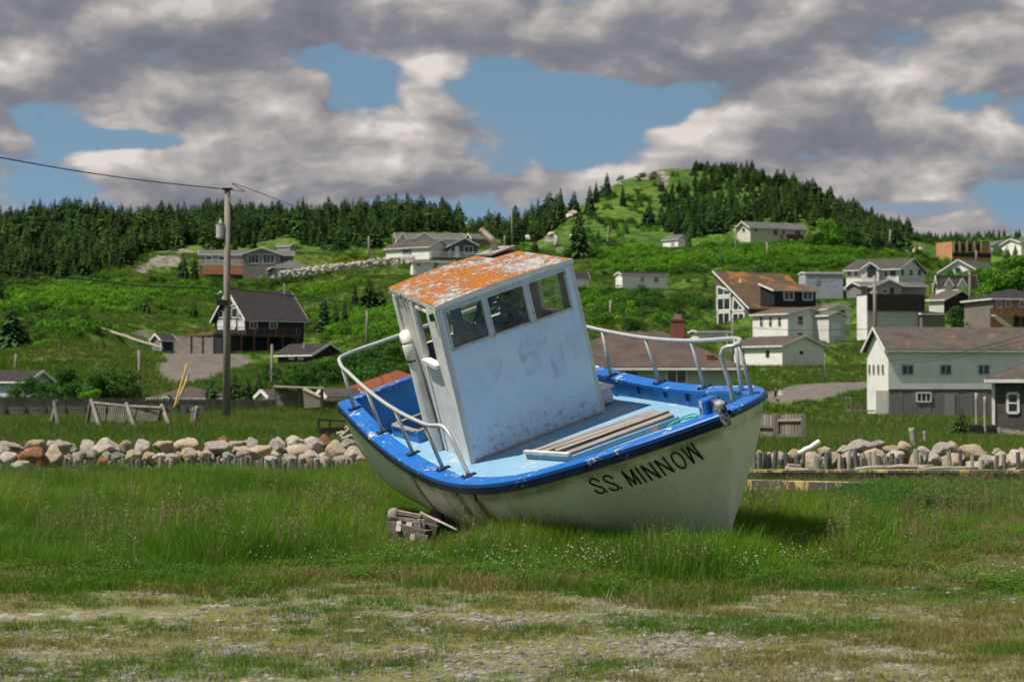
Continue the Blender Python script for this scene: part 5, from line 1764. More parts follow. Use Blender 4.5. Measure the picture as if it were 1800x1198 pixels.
# lower courses that fill the row behind the stakes
for rowx, side in ((np.arange(8, 650, 17), 'left'), (np.arange(1335, 1810, 17), 'right')):
    for i, x in enumerate(rowx):
        boulder(x + _rk.uniform(-5, 5), 809 + _rk.uniform(-5, 4), _rk.uniform(11, 17), _rk.uniform(9, 13), _rk.choice(['pale', 'tan', 'tan', 'grey', 'pink']), 41.3 + _rk.uniform(-.3, .4),
                '%s small wedged boulder from the left, low in the rock row %s of the boat' % (nth(i), side), 'small boulders low in the %s row' % side)

# ------------------------------------------------------------------ palisades of short stakes
M_stake = plain('weathered_stake', (.185, .175, .17), (.085, .08, .08), 3, .9, .6, 14, stretch=(6, 6, .8), perobj=.35)
M_stake2 = plain('bleached_stake', (.40, .36, .31), (.22, .19, .165), 3, .9, .6, 14, stretch=(6, 6, .8), perobj=.3)


def stake_mesh(seed):
    r = random.Random(seed)
    mb = MB()
    n = 8
    base = len(mb.v)
    rings = [(-.25, 1.0), (.4, .97), (.85, .95), (1.0, .86)]
    for z, s in rings:
        for k in range(n):
            a = 2 * math.pi * k / n
            rr = s * (1 + .08 * math.sin(3 * a + seed))
            mb.v.append((rr * math.cos(a), rr * math.sin(a), z + (r.uniform(-.05, .05) if z > .9 else 0)))
    for i in range(len(rings) - 1):
        for k in range(n):
            a, b = base + i * n + k, base + i * n + (k + 1) % n
            mb.f.append((a, b, b + n, a + n)); mb.mi.append(0)
    mb.f.append(tuple(base + 3 * n + k for k in range(n))); mb.mi.append(0)
    return mb.mesh('stake')


_sm = []
for i in range(4):
    for m in (M_stake, M_stake, M_stake2):
        me = stake_mesh(i).copy(); me.materials.append(m); _sm.append(me)


def palisade(name, label, xs, D, top, rpx, gaps=()):
    p0 = ground(xs[0], D)
    root = empty(name, p0, 0, label, 'palisade')
    x = xs[0]
    i = 0
    while x < xs[1]:
        r = rpx * _rk.uniform(.75, 1.25)
        x += r
        if not any(a < x < b for a, b in gaps) and _rk.random() > .08:
            d = D + _rk.uniform(-.08, .08)
            g = ground(x, d)
            tp = at(x, top(x) + _rk.choice([-5, -2, -1, 0, 0, 1, 2, 4, 8]) + _rk.uniform(-1, 1), d)
            o = link('stake', _rk.choice(_sm), None, root)
            o.location = g - p0
            k = F_PX / d
            o.rotation_euler = (_rk.uniform(-.13, .13), _rk.uniform(-.13, .13), _rk.uniform(0, 6))
            o.scale = (r / k * 1.02, r / k * 1.02, max(tp.z - g.z, .15))
        x += r
    return root


palisade('stake_palisade', 'row of short grey stakes holding the rocks left of the boat', (112, 650), 38.9, lambda x: 808 if x < 190 else 806, 3.8, gaps=((172, 184), (262, 280), (305, 330)))
palisade('stake_palisade', 'row of dark weathered stakes along the rocks right of the boat', (1322, 1612), 39.0, lambda x: 795, 4.2, gaps=((1366, 1376), (1414, 1430), (1391, 1398)))
palisade('stake_palisade', 'sparse leaning stakes at the right end of the rock row', (1618, 1790), 39.0, lambda x: 800 + 8 * math.sin(x), 3.4, gaps=tuple((a, a + 13) for a in range(1630, 1800, 20)))

M_log = plain('driftwood', (.36, .32, .28), (.20, .175, .15), 3, .9, .5, 12, stretch=(1, 6, 6))


def stick(name, label, cat, a, b, r, mat, group=None, D=None, taper=.8):
    pa, pb = at(a[0], a[1], a[2]), at(b[0], b[1], b[2])
    mb = MB()
    n = 7
    rr = random.Random(int(a[0] * 7 + a[1]))
    pts = [pa.lerp(pb, i / n) + Vector((0, 0, rr.uniform(-.3, .3) * r)) for i in range(n + 1)]
    c = pts[0].copy()
    mb.tube([p - c for p in pts], [r * (1 - (1 - taper) * i / n) for i in range(n + 1)], 8)
    o = mb.build(name, mat, None, smooth=True)
    o.location = c
    return tag(o, label, cat, group)


stick('driftwood_pole', 'long bleached driftwood pole lying along the right stakes', 'pole', (1503, 825, 38.5), (1640, 818, 38.5), .055, M_log)
stick('driftwood_pole', 'driftwood pole lying at the far right end of the stakes', 'pole', (1615, 824, 38.3), (1712, 823, 38.4), .05, M_log)
stick('driftwood_pole', 'short driftwood stick beside the boat bow near the stakes', 'pole', (1380, 822, 38.5), (1424, 826, 38.4), .05, M_log)
stick('driftwood_pole', 'thin driftwood stick above another beside the bow', 'pole', (1385, 818, 38.5), (1408, 819, 38.6), .04, M_log)
stick('white_plank', 'white painted plank leaning on the rocks right of the bow', 'plank', (1405, 797, 40.2), (1440, 777, 40.4), .06, HM['trim'], taper=1)

# timbers in front of the right stakes
M_yel = chipped('yellow_timber_paint', (.62, .47, .20), (.52, .38, .15), (.12, .10, .085), .54, 5, .8, stretch=(1, 1, .25), grime_amt=.5)
M_ytop = plain('grey_timber', (.11, .105, .095), (.20, .17, .12), 2, .9, .5, 10, stretch=(1, 6, 6))


def timber(name, label, x0, x1, D0, D1, y0, y1, mat, dep=.25, capmat=None):
    a, b = at(x0, y0[0], D0), at(x1, y0[1], D1)
    k0 = F_PX / D0
    hgt = (y1[0] - y0[0]) / k0
    root = empty(name, (a + b) / 2 - Vector((0, 0, hgt)), 0, label, 'timber')
    c = root.location
    mb = MB(); up = Vector((0, 0, hgt))
    f = Vector((0, dep, 0))
    mb.hexa([a - up - c, b - up - c, b - up + f - c, a - up + f - c, a - c, b - c, b + f - c, a + f - c])
    mb.build('beam', mat, root)
    if capmat:
        mb = MB(); e = Vector((0, 0, .05)); q = Vector((0, -.04, 0))
        mb.hexa([a + q - c + e * .1, b + q - c + e * .1, b + f - c + e * .1, a + f - c + e * .1, a + q - c + e, b + q - c + e, b + f - c + e, a + f - c + e])
        mb.build('cap', capmat, root)
    return root


timber('dark_timber_kerb', 'long dark timber kerb with yellow cap in front of the right stakes', 1290, 1830, 35.2, 34.6, (830, 831), (846, 847), M_ytop, .3, M_yel)
timber('yellow_timber_beam', 'flaking yellow timber beam right of the boat bow', 1280, 1548, 30.9, 30.4, (843, 849), (868, 870), M_yel, .3)
timber('yellow_timber_beam', 'short yellow timber end at the right edge', 1765, 1830, 30.6, 30.0, (854, 862), (874, 878), M_yel, .3)

# ------------------------------------------------------------------ fences and field things
M_fence = plain('dark_fence_board', (.105, .10, .085), (.06, .058, .05), 2, .9, .4, 10, stretch=(6, 6, .6), perobj=.25)
M_fence2 = plain('pale_fence_board', (.25, .225, .19), (.15, .132, .11), 2, .9, .4, 10, stretch=(6, 6, .6), perobj=.35)


def board_fence(name, label, x0, x1, D0, D1, top, bot, bw, mat, rails=True, zj=.02):
    """vertical boards from column x0 to x1; top and bot are photo rows"""
    A, B = at(x0, bot[0], D0), at(x1, bot[1], D1)
    TA, TB = at(x0, top[0], D0), at(x1, top[1], D1)
    root = empty(name, A, 0, label, 'fence')
    n = max(int((B - A).length / bw), 1)
    yaw = math.atan2(B.y - A.y, B.x - A.x)
    mb = MB(); mb.box((0, 0, .5), (.96, 1, 1))
    me = mb.mesh('board'); me.materials.append(mat)
    for i in range(n):
        f = (i + .5) / n
        lo, hi = A.lerp(B, f), TA.lerp(TB, f)
        o = link('board', me, None, root)
        o.location = lo - A + Vector((0, 0, -.15))
        o.rotation_euler = (0, 0, yaw)
        o.scale = (bw * _rk.uniform(.78, .95), .022, hi.z - lo.z + .15 + _rk.uniform(-zj, zj))
    if rails:
        mb = MB()
        for q in (.25, .8):
            mb.beam(A.lerp(TA, q) - A + Vector((0, .035, 0)), B.lerp(TB, q) - A + Vector((0, .035, 0)), .04, .09)
        mb.build('rail', mat, root)
    return root


board_fence('board_fence', 'long dark board fence across the field at left', -60, 484, 93, 96, (697, 702), (741, 733), .15, M_fence)
board_fence('board_fence', 'low grey board fence between the wooden shelter and the red-roofed house', 566, 640, 97, 98, (704, 706), (722, 722), .15, M_fence)
_f = board_fence('standing_fence', 'weathered board fence panel standing right of the bow', 1326, 1414, 62, 60, (729, 727), (788, 786), .145, M_fence2, rails=False)
_pd = lambda x: 62 - 2 * (x - 1326) / 88 - .10
for x0, x1, y0, y1 in ((1326, 1362, 748, 750), (1326, 1362, 766, 766), (1366, 1411, 738, 737), (1366, 1411, 766, 765)):
    mb = MB(); c = Vector(_f.location); mb.beam(at(x0, y0, _pd(x0)) - c, at(x1, y1, _pd(x1)) - c, .05, .09); mb.build('rail', M_fence2, _f)
for x in (1364, 1412):
    mb = MB(); c = Vector(_f.location); mb.beam(at(x, 790, _pd(x) - .06) - c, at(x, 726, _pd(x) - .06) - c, .13, .13, up=(1, 0, 0)); mb.build('post', M_fence2, _f)
board_fence('picket_fence', 'dark low board fence before the shingled shed', 1702, 1752, 82, 84, (746, 746), (777, 777), .15, M_fence)
board_fence('picket_fence', 'short pale picket fence at the right edge', 1752, 1830, 84, 78, (750, 762), (780, 784), .13, M_fence2)
for x, y0, y1, lab in ((1717, 690, 778, 'tall grey post left of the shingled shed'), (1732, 696, 778, 'tall grey post close to the shingled shed corner')):
    stick('fence_post', lab, 'post', (x, y1, 83), (x - 1, y0, 83), .07, M_fence2, taper=.9)
stick('field_post', 'crooked bleached post standing behind the right rock row', 'post', (1607, 787, 50), (1602, 752, 50), .09, M_log, taper=.8)
stick('field_post', 'thin short post behind the right rocks', 'post', (1627, 782, 56), (1625, 757, 56), .06, M_log)

# plank wall of the ditch, in front of the long fence
A, B = at(-60, 741, 90), at(362, 739, 88)
root = empty('plank_wall', A, 0, 'low dark plank wall with gaps below the long fence at left', 'wall')
L_ = B - A
for z, hgt in ((.42, .16), (.62, .14)):
    mb = MB(); mb.beam(Vector((0, 0, z)), L_ + Vector((0, 0, z)), .08, hgt); mb.build('plank', M_fence, root)
for i in range(13):
    mb = MB(); p = L_ * (i / 12); mb.beam(p + Vector((0, -.06, -.2)), p + Vector((0, -.06, .7)), .14, .14, up=(1, 0, 0)); mb.build('post', M_fence, root)
for i, x in enumerate(sorted(_rk.choice([_rk.uniform(0, 75), _rk.uniform(80, 360)]) for _ in range(16))):
    f = (x + 60) / 422
    boulder(x, 718 + _rk.uniform(-1, 1), _rk.uniform(4, 9), 3, 'pale', 90 - f * 2 + .15, '%s whitish stone from the left on the plank wall at left' % nth(i), 'stones on the plank wall')

# drying rack
M_rack = plain('rack_wood', (.24, .22, .19), (.15, .135, .115), 2, .9, .4, 10)
RD = 76
root = empty('drying_rack', ground(228, RD), 0, 'leaning slatted drying rack of grey poles in the field at left', 'rack')
c = Vector(root.location)
seg = [(162, 708, RD + .5), (222, 714, RD), (284, 717, RD - .4)]
for a_, b_ in zip(seg[:-1], seg[1:]):
    mb = MB(); mb.tube([at(*a_) - c, at(*b_) - c], .07, 8); mb.build('top_pole', M_rack, root)
for xt, yt, xa, ya, xb, yb in ((160, 706, 152, 745, 178, 755), (222, 712, 218, 746, 238, 751), (284, 715, 276, 745, 300, 751)):
    for (xx, yy, dd) in ((xa, ya, RD + .4), (xb, yb, RD - 1.2)):
        mb = MB(); mb.tube([at(xx, yy + 6, dd) - c, at(xt, yt - 4, RD) - c], [.09, .07], 8); mb.build('leg', M_rack, root)
for i in range(32):
    f = i / 31
    x = 163 + f * 116
    if 186 < x < 192 or 238 < x < 243: continue
    y = 711 + f * 8
    mb = MB(); mb.tube([at(x, y, RD - .1) - c, at(x - 2 - 4 * f, 741 + _rk.uniform(-3, 3), RD - .5) - c], .020, 6); mb.build('slat', M_rack, root)
root = empty('crossed_posts', ground(97, 78), 0, 'pair of crossed grey posts standing in the field at far left', 'post')
c = Vector(root.location)
for a_, b_ in (((90, 746, 78), (101, 702, 78)), ((103, 748, 77.6), (95, 704, 77.8))):
    mb = MB(); mb.tube([at(*a_) - c, at(*b_) - c], [.10, .075], 8); mb.build('post', M_rack, root)
stick('field_post', 'dark split post at the right end of the drying rack', 'post', (342, 748, 77), (347, 712, 77), .11, M_rack)
stick('field_post', 'thin pale post leaning beside the dark split post', 'post', (337, 748, 77.2), (340, 716, 77.2), .06, M_rack)
stick('leaning_pole', 'tall yellow pole leaning up from the plank wall', 'pole', (306, 718, 88), (329, 640, 89), .06, plain('yellow_pole', (.50, .30, .06), None, 2, .7))
stick('leaning_pole', 'tan pole leaning beside the yellow pole', 'pole', (308, 716, 88.5), (332, 659, 89), .07, plain('tan_pole', (.50, .38, .26), None, 2, .7))

# wooden shelter with a slanted cold frame
root = empty('wooden_shelter', ground(525, 97), 0, 'grey wooden lean-to shelter with flat roof in the field', 'shelter')
c = Vector(root.location)
for x, y0, y1 in ((484, 680, 718), (500, 680, 716), (526, 682, 716), (566, 682, 718)):
    mb = MB(); mb.beam(at(x, y1 + 4, 96.5) - c, at(x, y0, 96.5) - c, .14, .14, up=(1, 0, 0)); mb.build('post', M_fence2, root)
for y in np.arange(688, 714, 4.4):
    mb = MB(); mb.beam(at(484, y, 98) - c, at(548, y, 98) - c, .03, .115); mb.build('wall_board', M_fence2, root)
mb = MB(); mb.hexa([p - c for p in (at(481, 681, 96), at(569, 684, 96), at(569, 683, 99), at(481, 679.5, 99), at(481, 678.5, 96), at(569, 681.5, 96), at(569, 680.5, 99), at(481, 677, 99))]); mb.build('roof', M_fence2, root)
root = empty('slant_top_bin', ground(548, 93), 0, 'slant-topped wooden bin with pale lid beside the shelter', 'bin')
c = Vector(root.location)
pts = [at(535, 717, 92), at(563, 715, 92), at(565, 714, 94), at(538, 715, 94)]
tops = [at(532, 686, 92), at(562, 700, 92), at(564, 698, 94), at(536, 684, 94)]
mb = MB(); mb.hexa([p - c for p in pts] + [p - c for p in tops]); mb.build('box', M_fence2, root)
mb = MB(); mb.hexa([p - c + Vector((0, -.03, .02)) for p in tops] + [p - c + Vector((0, -.03, .09)) for p in tops]); mb.build('lid', plain('straw_lid', (.50, .42, .28), (.38, .30, .2), 2, .8), root)

# black frame and driftwood behind the stern
root = empty('gate_frame', ground(590, 62), 0, 'black metal gate frame lying upright behind the stern', 'frame')
c = Vector(root.location)
for a_, b_ in (((560, 765), (560, 737)), ((560, 737), (622, 741)), ((560, 764), (622, 760)), ((580, 738), (579, 764)), ((622, 741), (622, 760))):
    mb = MB(); mb.beam(at(*a_, 62) - c, at(*b_, 62) - c, .06, .08, up=(0, 1, 0)); mb.build('bar', HM['darktrim'], root)
mb = MB(); mb.beam(at(560, 757, 62.1) - c, at(622, 755, 62.1) - c, .04, .2); mb.build('plank', HM['brown'], root)
for i, (a_, b_) in enumerate((((592, 762, 50), (622, 757, 50)), ((598, 768, 49), (618, 752, 49)), ((606, 751, 50), (622, 755, 50)), ((600, 772, 48), (624, 764, 48)))):
    stick('driftwood_branch', ('pale driftwood branch behind the stern lying flat', 'pale driftwood branch behind the stern sloping up', 'short driftwood branch on top behind the stern', 'low driftwood branch nearest the rocks behind the stern')[i], 'driftwood', a_, b_, .06, M_log)

# ------------------------------------------------------------------ utility poles and wires
M_pole = plain('pole_wood', (.26, .23, .20), (.15, .13, .115), 2, .9, .5, 10, stretch=(5, 5, .4))
M_wire = plain('wire', (.02, .02, .02), None, 2, .6)


def pole(px, top, base, D, r, label, arm=None):
    g = at(px[1], base, D)
    root = empty('utility_pole', g, 0, label, 'pole', None)
    mb = MB(); t_ = at(px[0], top, D)
    mb.tube([Vector((0, 0, -1.5)), (t_ - g) * .5, t_ - g], [r * 1.15, r, r * .8], 10)
    mb.build('shaft', M_pole, root, smooth=True)
    if arm:
        mb = MB(); p = t_ - g + Vector((0, 0, -.5)); mb.beam(p + Vector((-arm, -.15, 0)), p + Vector((arm, -.15, .02)), .1, .12); mb.build('crossarm', M_pole, root)
    return root, g, t_


MAIN, mg, mt_ = pole((400, 398), 333, 738, 83, .155, 'tall grey utility pole with transformer standing in the left field')
k83 = F_PX / 83
rel = lambda x, y, D=83: at(x, y, D) - mg
M_tr = plain('transformer_grey', (.42, .43, .44), (.33, .34, .35), 3, .5)
mb = MB(); mb.tube([rel(388, 420), rel(388, 418), rel(388, 395), rel(388, 394)], [.16, .20, .20, .21], 16); tr = mb.build('transformer', M_tr, MAIN, smooth=False)
mb = MB(); mb.tube([rel(388, 394), rel(388, 392), rel(388, 384)], [.07, .09, .04], 10); mb.build('bushing', M_tr, tr)
for y_ in (398, 416):
    mb = MB(); mb.beam(rel(388, y_), rel(399, y_), .05, .06); mb.build('bracket', M_wire, MAIN)
mb = MB(); mb.box(rel(400, 333) + Vector((0, 0, .02)), (.42, .3, .08)); mb.build('cap', M_wire, MAIN)
mb = MB(); mb.tube([rel(406, 365), rel(407, 372), rel(408, 377)], [.05, .08, .04], 8); mb.build('insulator', M_wire, MAIN)
mb = MB(); mb.box(rel(392, 532), (.5, .35, .22)); mb.build('splice_box', M_wire, MAIN)
mb = MB(); mb.tube([rel(384, 517), rel(390, 513)], .07, 8); mb.build('lamp', M_tr, MAIN)


def wire(label, pts, r=.014):
    P = np.array([tuple(at(*p)) for p in pts])
    s = np.linspace(0, 1, len(P)); q = np.linspace(0, 1, 8 * len(P))
    P = np.stack([cubic(s, P[:, k], q) for k in range(3)], 1)
    mb = MB(); c = Vector(P[0]); mb.tube([Vector(p) - c for p in P], r, 5)
    o = mb.build('overhead_wire', M_wire, None, smooth=True); o.location = c
    return tag(o, label, 'wire')


wire('upper wire running from the left edge to the top of the tall pole', [(-60, 266, 60), (120, 298, 68), (260, 318, 76), (400, 333, 83)], .022)
wire('upper wire running right from the tall pole into the hill', [(400, 333, 83), (430, 337, 92), (470, 344, 110), (648, 415, 330)], .018)
wire('lower cable from the left edge to the splice on the tall pole', [(-60, 470, 60), (120, 488, 68), (260, 503, 76), (372, 508, 82), (392, 530, 83)], .026)
wire('lower cable running right from the tall pole behind the boat', [(401, 507, 83), (500, 518, 100), (600, 530, 140), (645, 535, 170)], .026)
for n_, (top, base, px, D, r, lab) in enumerate([(415, 462, (648, 649), 400, .2, 'slim bleached pole beside the yellow bushes'), (370, 430, (899, 901), 430, .2, 'tall pole on the saddle between the ridge and the hill'), (413, 445, (887, 887), 410, .16, 'short pole behind the roof of the boat'), (397, 452, (1069, 1068), 430, .2, 'pole on the slope left of the tiny white shed'),
        (397, 458, (1293, 1293), 400, .2, 'pole left of the cream hilltop bungalow'), (426, 464, (1348, 1349), 390, .2, 'pole in the shrubs below the cream bungalow'), (403, 450, (1565, 1563), 430, .22, 'pole against the sky behind the bay-windowed house'), (527, 572, (1073, 1073), 290, .2, 'pale pole just right of the wheelhouse'),
        (552, 572, (1084, 1084), 285, .12, 'thin short post beside the pale pole'), (484, 612, (1537, 1539), 262, .24, 'tall pole before the mansard building'), (497, 540, (1640, 1640), 320, .2, 'pole between the grey house and the black-gabled house'), (478, 545, (1704, 1706), 300, .22, 'pole with crossarm before the white gabled house'), (440, 470, (1716, 1716), 420, .2, 'short pole before the timber house'),
        (615, 703, (244, 247), 155, .14, 'weathered pole among the shrubs at left'), (605, 703, (478, 478), 165, .13, 'pale pole right of the tall pole behind the fence'), (545, 606, (645, 645), 235, .16, 'brown pole on the green slope left of the boat'), (622, 652, (28, 28), 205, .16, 'short pale pole by the house at the left edge'),
        (559, 640, (1288, 1288), 240, .15, 'pole behind the bow rail'), (586, 640, (1278, 1278), 238, .1, 'thin pole behind the bow rail'), (620, 672, (1450, 1450), 228, .07, 'thin fence post on the grass slope right of the boat')]):
    pole(px, top, base, D, r, lab, arm=1.3 if 'crossarm' in lab else None)
wire('dark cable sagging across the roofs behind the bow', [(1270, 573, 236), (1400, 580, 220), (1540, 578, 200), (1680, 577, 190), (1830, 574, 180)], .03)
wire('cable crossing the long white house wall upward to the right', [(1565, 634, 160), (1660, 625, 150), (1740, 606, 140), (1830, 580, 130)], .02)
wire('thin cable below it crossing the long white house', [(1580, 640, 160), (1680, 628, 150), (1760, 608, 140), (1830, 592, 130)], .016)
wire('thin wire over the mansard building', [(1400, 500, 290), (1540, 488, 270), (1640, 502, 300), (1704, 482, 300), (1830, 490, 290)], .022)
wire('thin wire between the poles on the right hillside', [(1540, 530, 262), (1640, 520, 300), (1705, 522, 296), (1830, 520, 280)], .022)
wire('thin wire behind the bow rail', [(1100, 565, 260), (1190, 570, 250), (1288, 563, 240)], .018)

# ------------------------------------------------------------------ two walkers and a dog on the gravel road
def skin_mesh(name, verts, edges, radii, root=0, sub=2):
    me = bpy.data.meshes.new(name)
    me.from_pydata(verts, edges, [])
    o = bpy.data.objects.new(name + '_tmp', me)
    COL.objects.link(o)
    md = o.modifiers.new('skin', 'SKIN')
    for i, r in enumerate(radii):
        me.skin_vertices[0].data[i].radius = r if isinstance(r, tuple) else (r, r)
    me.skin_vertices[0].data[root].use_root = True
    md.use_smooth_shade = True
    s = o.modifiers.new('sub', 'SUBSURF'); s.levels = s.render_levels = sub
    dg = bpy.context.evaluated_depsgraph_get()
    out = bpy.data.meshes.new_from_object(o.evaluated_get(dg))
    out.name = name
    bpy.data.objects.remove(o)
    return out


def person(px, base, D, label, top, legs, skin, hair, pose, face):
    V = [(0, 0, .93), (0, .01, 1.12), (0, .015, 1.30), (0, .01, 1.43), (0, 0, 1.50), (0, -.01, 1.58), (0, -.015, 1.66), (0, -.005, 1.72)]
    E = [(0, 1), (1, 2), (2, 3), (3, 4), (4, 5), (5, 6), (6, 7)]
    R = [(.15, .11), (.135, .10), (.155, .105), (.10, .075), (.052, .055), (.075, .09), (.08, .095), (.05, .06)]
    for sg in (-1, 1):
        i = len(V)
        st = pose['step'] * sg
        V += [(sg * .09, 0, .86), (sg * .10, -st * .45, .48), (sg * .10, -st * .9 + (.06 if st < 0 else 0), .09), (sg * .11, -st * .9 - .13, .035)]
        E += [(0, i), (i, i + 1), (i + 1, i + 2), (i + 2, i + 3)]
        R += [.092, .062, .042, (.042, .032)]
    for sg in (-1, 1):
        i = len(V)
        el, wr = pose['armR'] if sg > 0 else pose['armL']
        V += [(sg * .18, .01, 1.40), (sg * el[0], el[1], el[2]), (sg * wr[0], wr[1], wr[2]), (sg * wr[0], wr[1] - .04, wr[2] - .09)]
        E += [(3, i), (i, i + 1), (i + 1, i + 2), (i + 2, i + 3)]
        R += [.062, .045, .034, (.04, .025)]
    me = skin_mesh('person', V, E, R)
    for m in (top, legs, skin): me.materials.append(m)
    for p in me.polygons:
        c = p.center
        arm = abs(c.x) > .20 and c.z < 1.36 or (abs(c.x) > .18 and c.z < .92 and c.z > .75)
        p.material_index = 2 if c.z > 1.47 or (arm and (pose.get('bare') or c.z < .98)) else (0 if c.z > .90 else (1 if c.z > pose.get('hem', .1) else 2))
    g = at(px, base, D)
    o = link('person', me)
    o.location = (g.x, g.y, TER.z1(g.x, g.y))
    s = pose['h'] / 1.76
    o.scale = (s, s, s)
    o.rotation_euler = (0, 0, face)
    tag(o, label, 'person')
    bm = bmesh.new(); bmesh.ops.create_uvsphere(bm, u_segments=14, v_segments=10, radius=.105)
    for v in bm.verts:
        if v.co.y < -.02 and v.co.z < .05: v.co.y = -.02 + (v.co.y + .02) * .15
        v.co.z *= 1.15
        if v.co.z < -.07: v.co.z = -.07 - (.06 if v.co.y > 0 else 0)
    hm = bpy.data.meshes.new('hair'); bm.to_mesh(hm); bm.free()
    ho = link('hair', hm, hair, o); ho.location = (0, .022, 1.67)
    for nm, loc, r in (('nose', (0, -.112, 1.63), .014), ('eye', (-.032, -.092, 1.655), .010), ('eye', (.032, -.092, 1.655), .010)):
        bm = bmesh.new(); bmesh.ops.create_icosphere(bm, subdivisions=1, radius=r); q = bpy.data.meshes.new(nm); bm.to_mesh(q); bm.free()
        e = link(nm, q, skin if nm == 'nose' else hair, o); e.location = loc
    return o


M_skin = plain('skin', (.52, .31, .22), (.46, .26, .18), 5, .6)
PD = 203
person(1363.3, 704, PD, 'person in dark top and dark shorts walking on the gravel road', plain('dark_top', (.03, .02, .045), None, 4, .9), plain('dark_shorts', (.018, .022, .035), None, 4, .9), M_skin, plain('brown_hair', (.07, .03, .018), None, 4, .8),
       dict(step=.18, armR=((.24, .02, 1.16), (.25, -.1, .95)), armL=((.30, -.02, 1.22), (.38, -.12, 1.36)), bare=True, h=1.46, hem=.55), .3)
person(1372.6, 706, PD - 3, 'person in white shirt and pale trousers walking on the gravel road', plain('white_shirt', (.78, .74, .73), None, 4, .9), plain('pale_trousers', (.50, .38, .32), None, 4, .9), M_skin, plain('dark_hair', (.03, .018, .013), None, 4, .8),
       dict(step=.22, armR=((.25, .04, 1.16), (.24, -.06, .93)), armL=((.25, -.02, 1.16), (.26, -.12, .95)), h=1.5), -.2)
dv = [(0, 0, .42), (.22, 0, .43), (.36, 0, .50), (.46, 0, .60), (.56, 0, .58), (-.20, 0, .44), (-.34, 0, .52), (-.44, 0, .62)]
de = [(0, 1), (1, 2), (2, 3), (3, 4), (0, 5), (5, 6), (6, 7)]
dr = [(.11, .10), (.125, .11), .075, .075, .04, (.10, .09), .03, .02]
for sg in (-1, 1):
    i = len(dv); dv += [(.24, sg * .07, .30), (.23, sg * .07, .16), (.25, sg * .07, .03)]; de += [(1, i), (i, i + 1), (i + 1, i + 2)]; dr += [.05, .032, .03]
    i = len(dv); dv += [(-.16, sg * .07, .30), (-.26, sg * .07, .19), (-.22, sg * .07, .03)]; de += [(5, i), (i, i + 1), (i + 1, i + 2)]; dr += [.065, .035, .03]
    i = len(dv); dv += [(.43, sg * .06, .69)]; de += [(3, i)]; dr += [.022]
dme = skin_mesh('dog', dv, de, dr)
dme.materials.append(plain('dog_fur', (.50, .40, .30), (.36, .27, .19), 6, .95))
do = link('dog', dme); g = at(1366.5, 708, PD - 5); do.location = (g.x, g.y, TER.z1(g.x, g.y)); do.rotation_euler = (0, 0, -1.9)
tag(do, 'small pale dog walking between the two people on the road', 'dog')

# ------------------------------------------------------------------ wreckage under the boat
M_old = plain('rotten_timber', (.135, .113, .096), (.06, .049, .042), 3, .95, .8, 16, stretch=(2, 2, 2))
M_bleach = plain('bleached_splinter', (.38, .335, .295), (.23, .20, .17), 4, .9, .5, 16)
root = empty('timber_crib', at(735, 925, 21.2), 0, 'broken crib of rotten timbers in the grass under the stern quarter', 'timber')
root.location.z = 0
c = Vector(root.location)
for a_, b_, w_, h_, m_ in [((684, 902, 21.5), (772, 922, 21.3), .12, .09, M_old), ((688, 918, 21.0), (770, 934, 20.9), .14, .10, M_old), ((690, 906, 21.8), (760, 908, 22.0), .14, .05, M_old), ((684, 928, 20.8), (752, 945, 20.5), .10, .12, M_old), ((690, 898, 21.3), (740, 907, 21.3), .10, .03, M_bleach), ((702, 911, 20.9), (730, 915, 20.9), .05, .03, M_bleach), ((735, 912, 20.8), (737, 926, 20.8), .08, .03, M_bleach), ((743, 912, 20.8), (744, 926, 20.8), .06, .03, M_bleach), ((729, 915, 20.8), (731, 926, 20.8), .05, .03, M_bleach), ((702, 917, 20.7), (700, 935, 20.6), .04, .03, M_bleach), ((720, 919, 20.7), (717, 938, 20.6), .05, .03, M_bleach), ((726, 940, 20.4), (724, 952, 20.3), .04, .03, M_bleach), ((728, 940, 20.4), (752, 944, 20.4), .03, .03, M_bleach)]:
    mb = MB(); mb.beam(at(*a_) - c, at(*b_) - c, w_ * 1.25, h_ * 1.3); mb.build('timber_piece', m_, root)
o = link('splintered_butt', rock_mesh('butt', 3, 2), M_bleach, root); o.location = at(692, 905, 21.2) - c; o.scale = (.08, .08, .09)
stick('broken_lath', 'thin bleached lath leaning across the wreckage under the hull', 'lath', (740, 901, 21.2), (803, 931, 20.5), .016, M_bleach)
M_roller = plain('roller_log', (.13, .115, .105), (.075, .065, .06), 5, .9, .7, 20, stretch=(1, 5, 5))
for (x, y, d, lab) in ((779, 912, 21.9, 'round dark roller log under the hull, left of the pair'), (806, 918, 21.8, 'round dark roller log under the hull, right of the pair')):
    mb = MB(); p = at(x, y, d); mb.tube([Vector((-.10, -.12, .02)), Vector((-.09, -.11, .02)), Vector((.2, .35, -.02))], [.085, .105, .105], 14)
    o = mb.build('roller_log', M_roller, None, smooth=True); o.location = p; tag(o, lab, 'log')

stick('fallen_pole', 'long bleached pole lying down the slope left of the small dark shed', 'pole', (176, 577, 262), (286, 612, 246), .22, M_log)
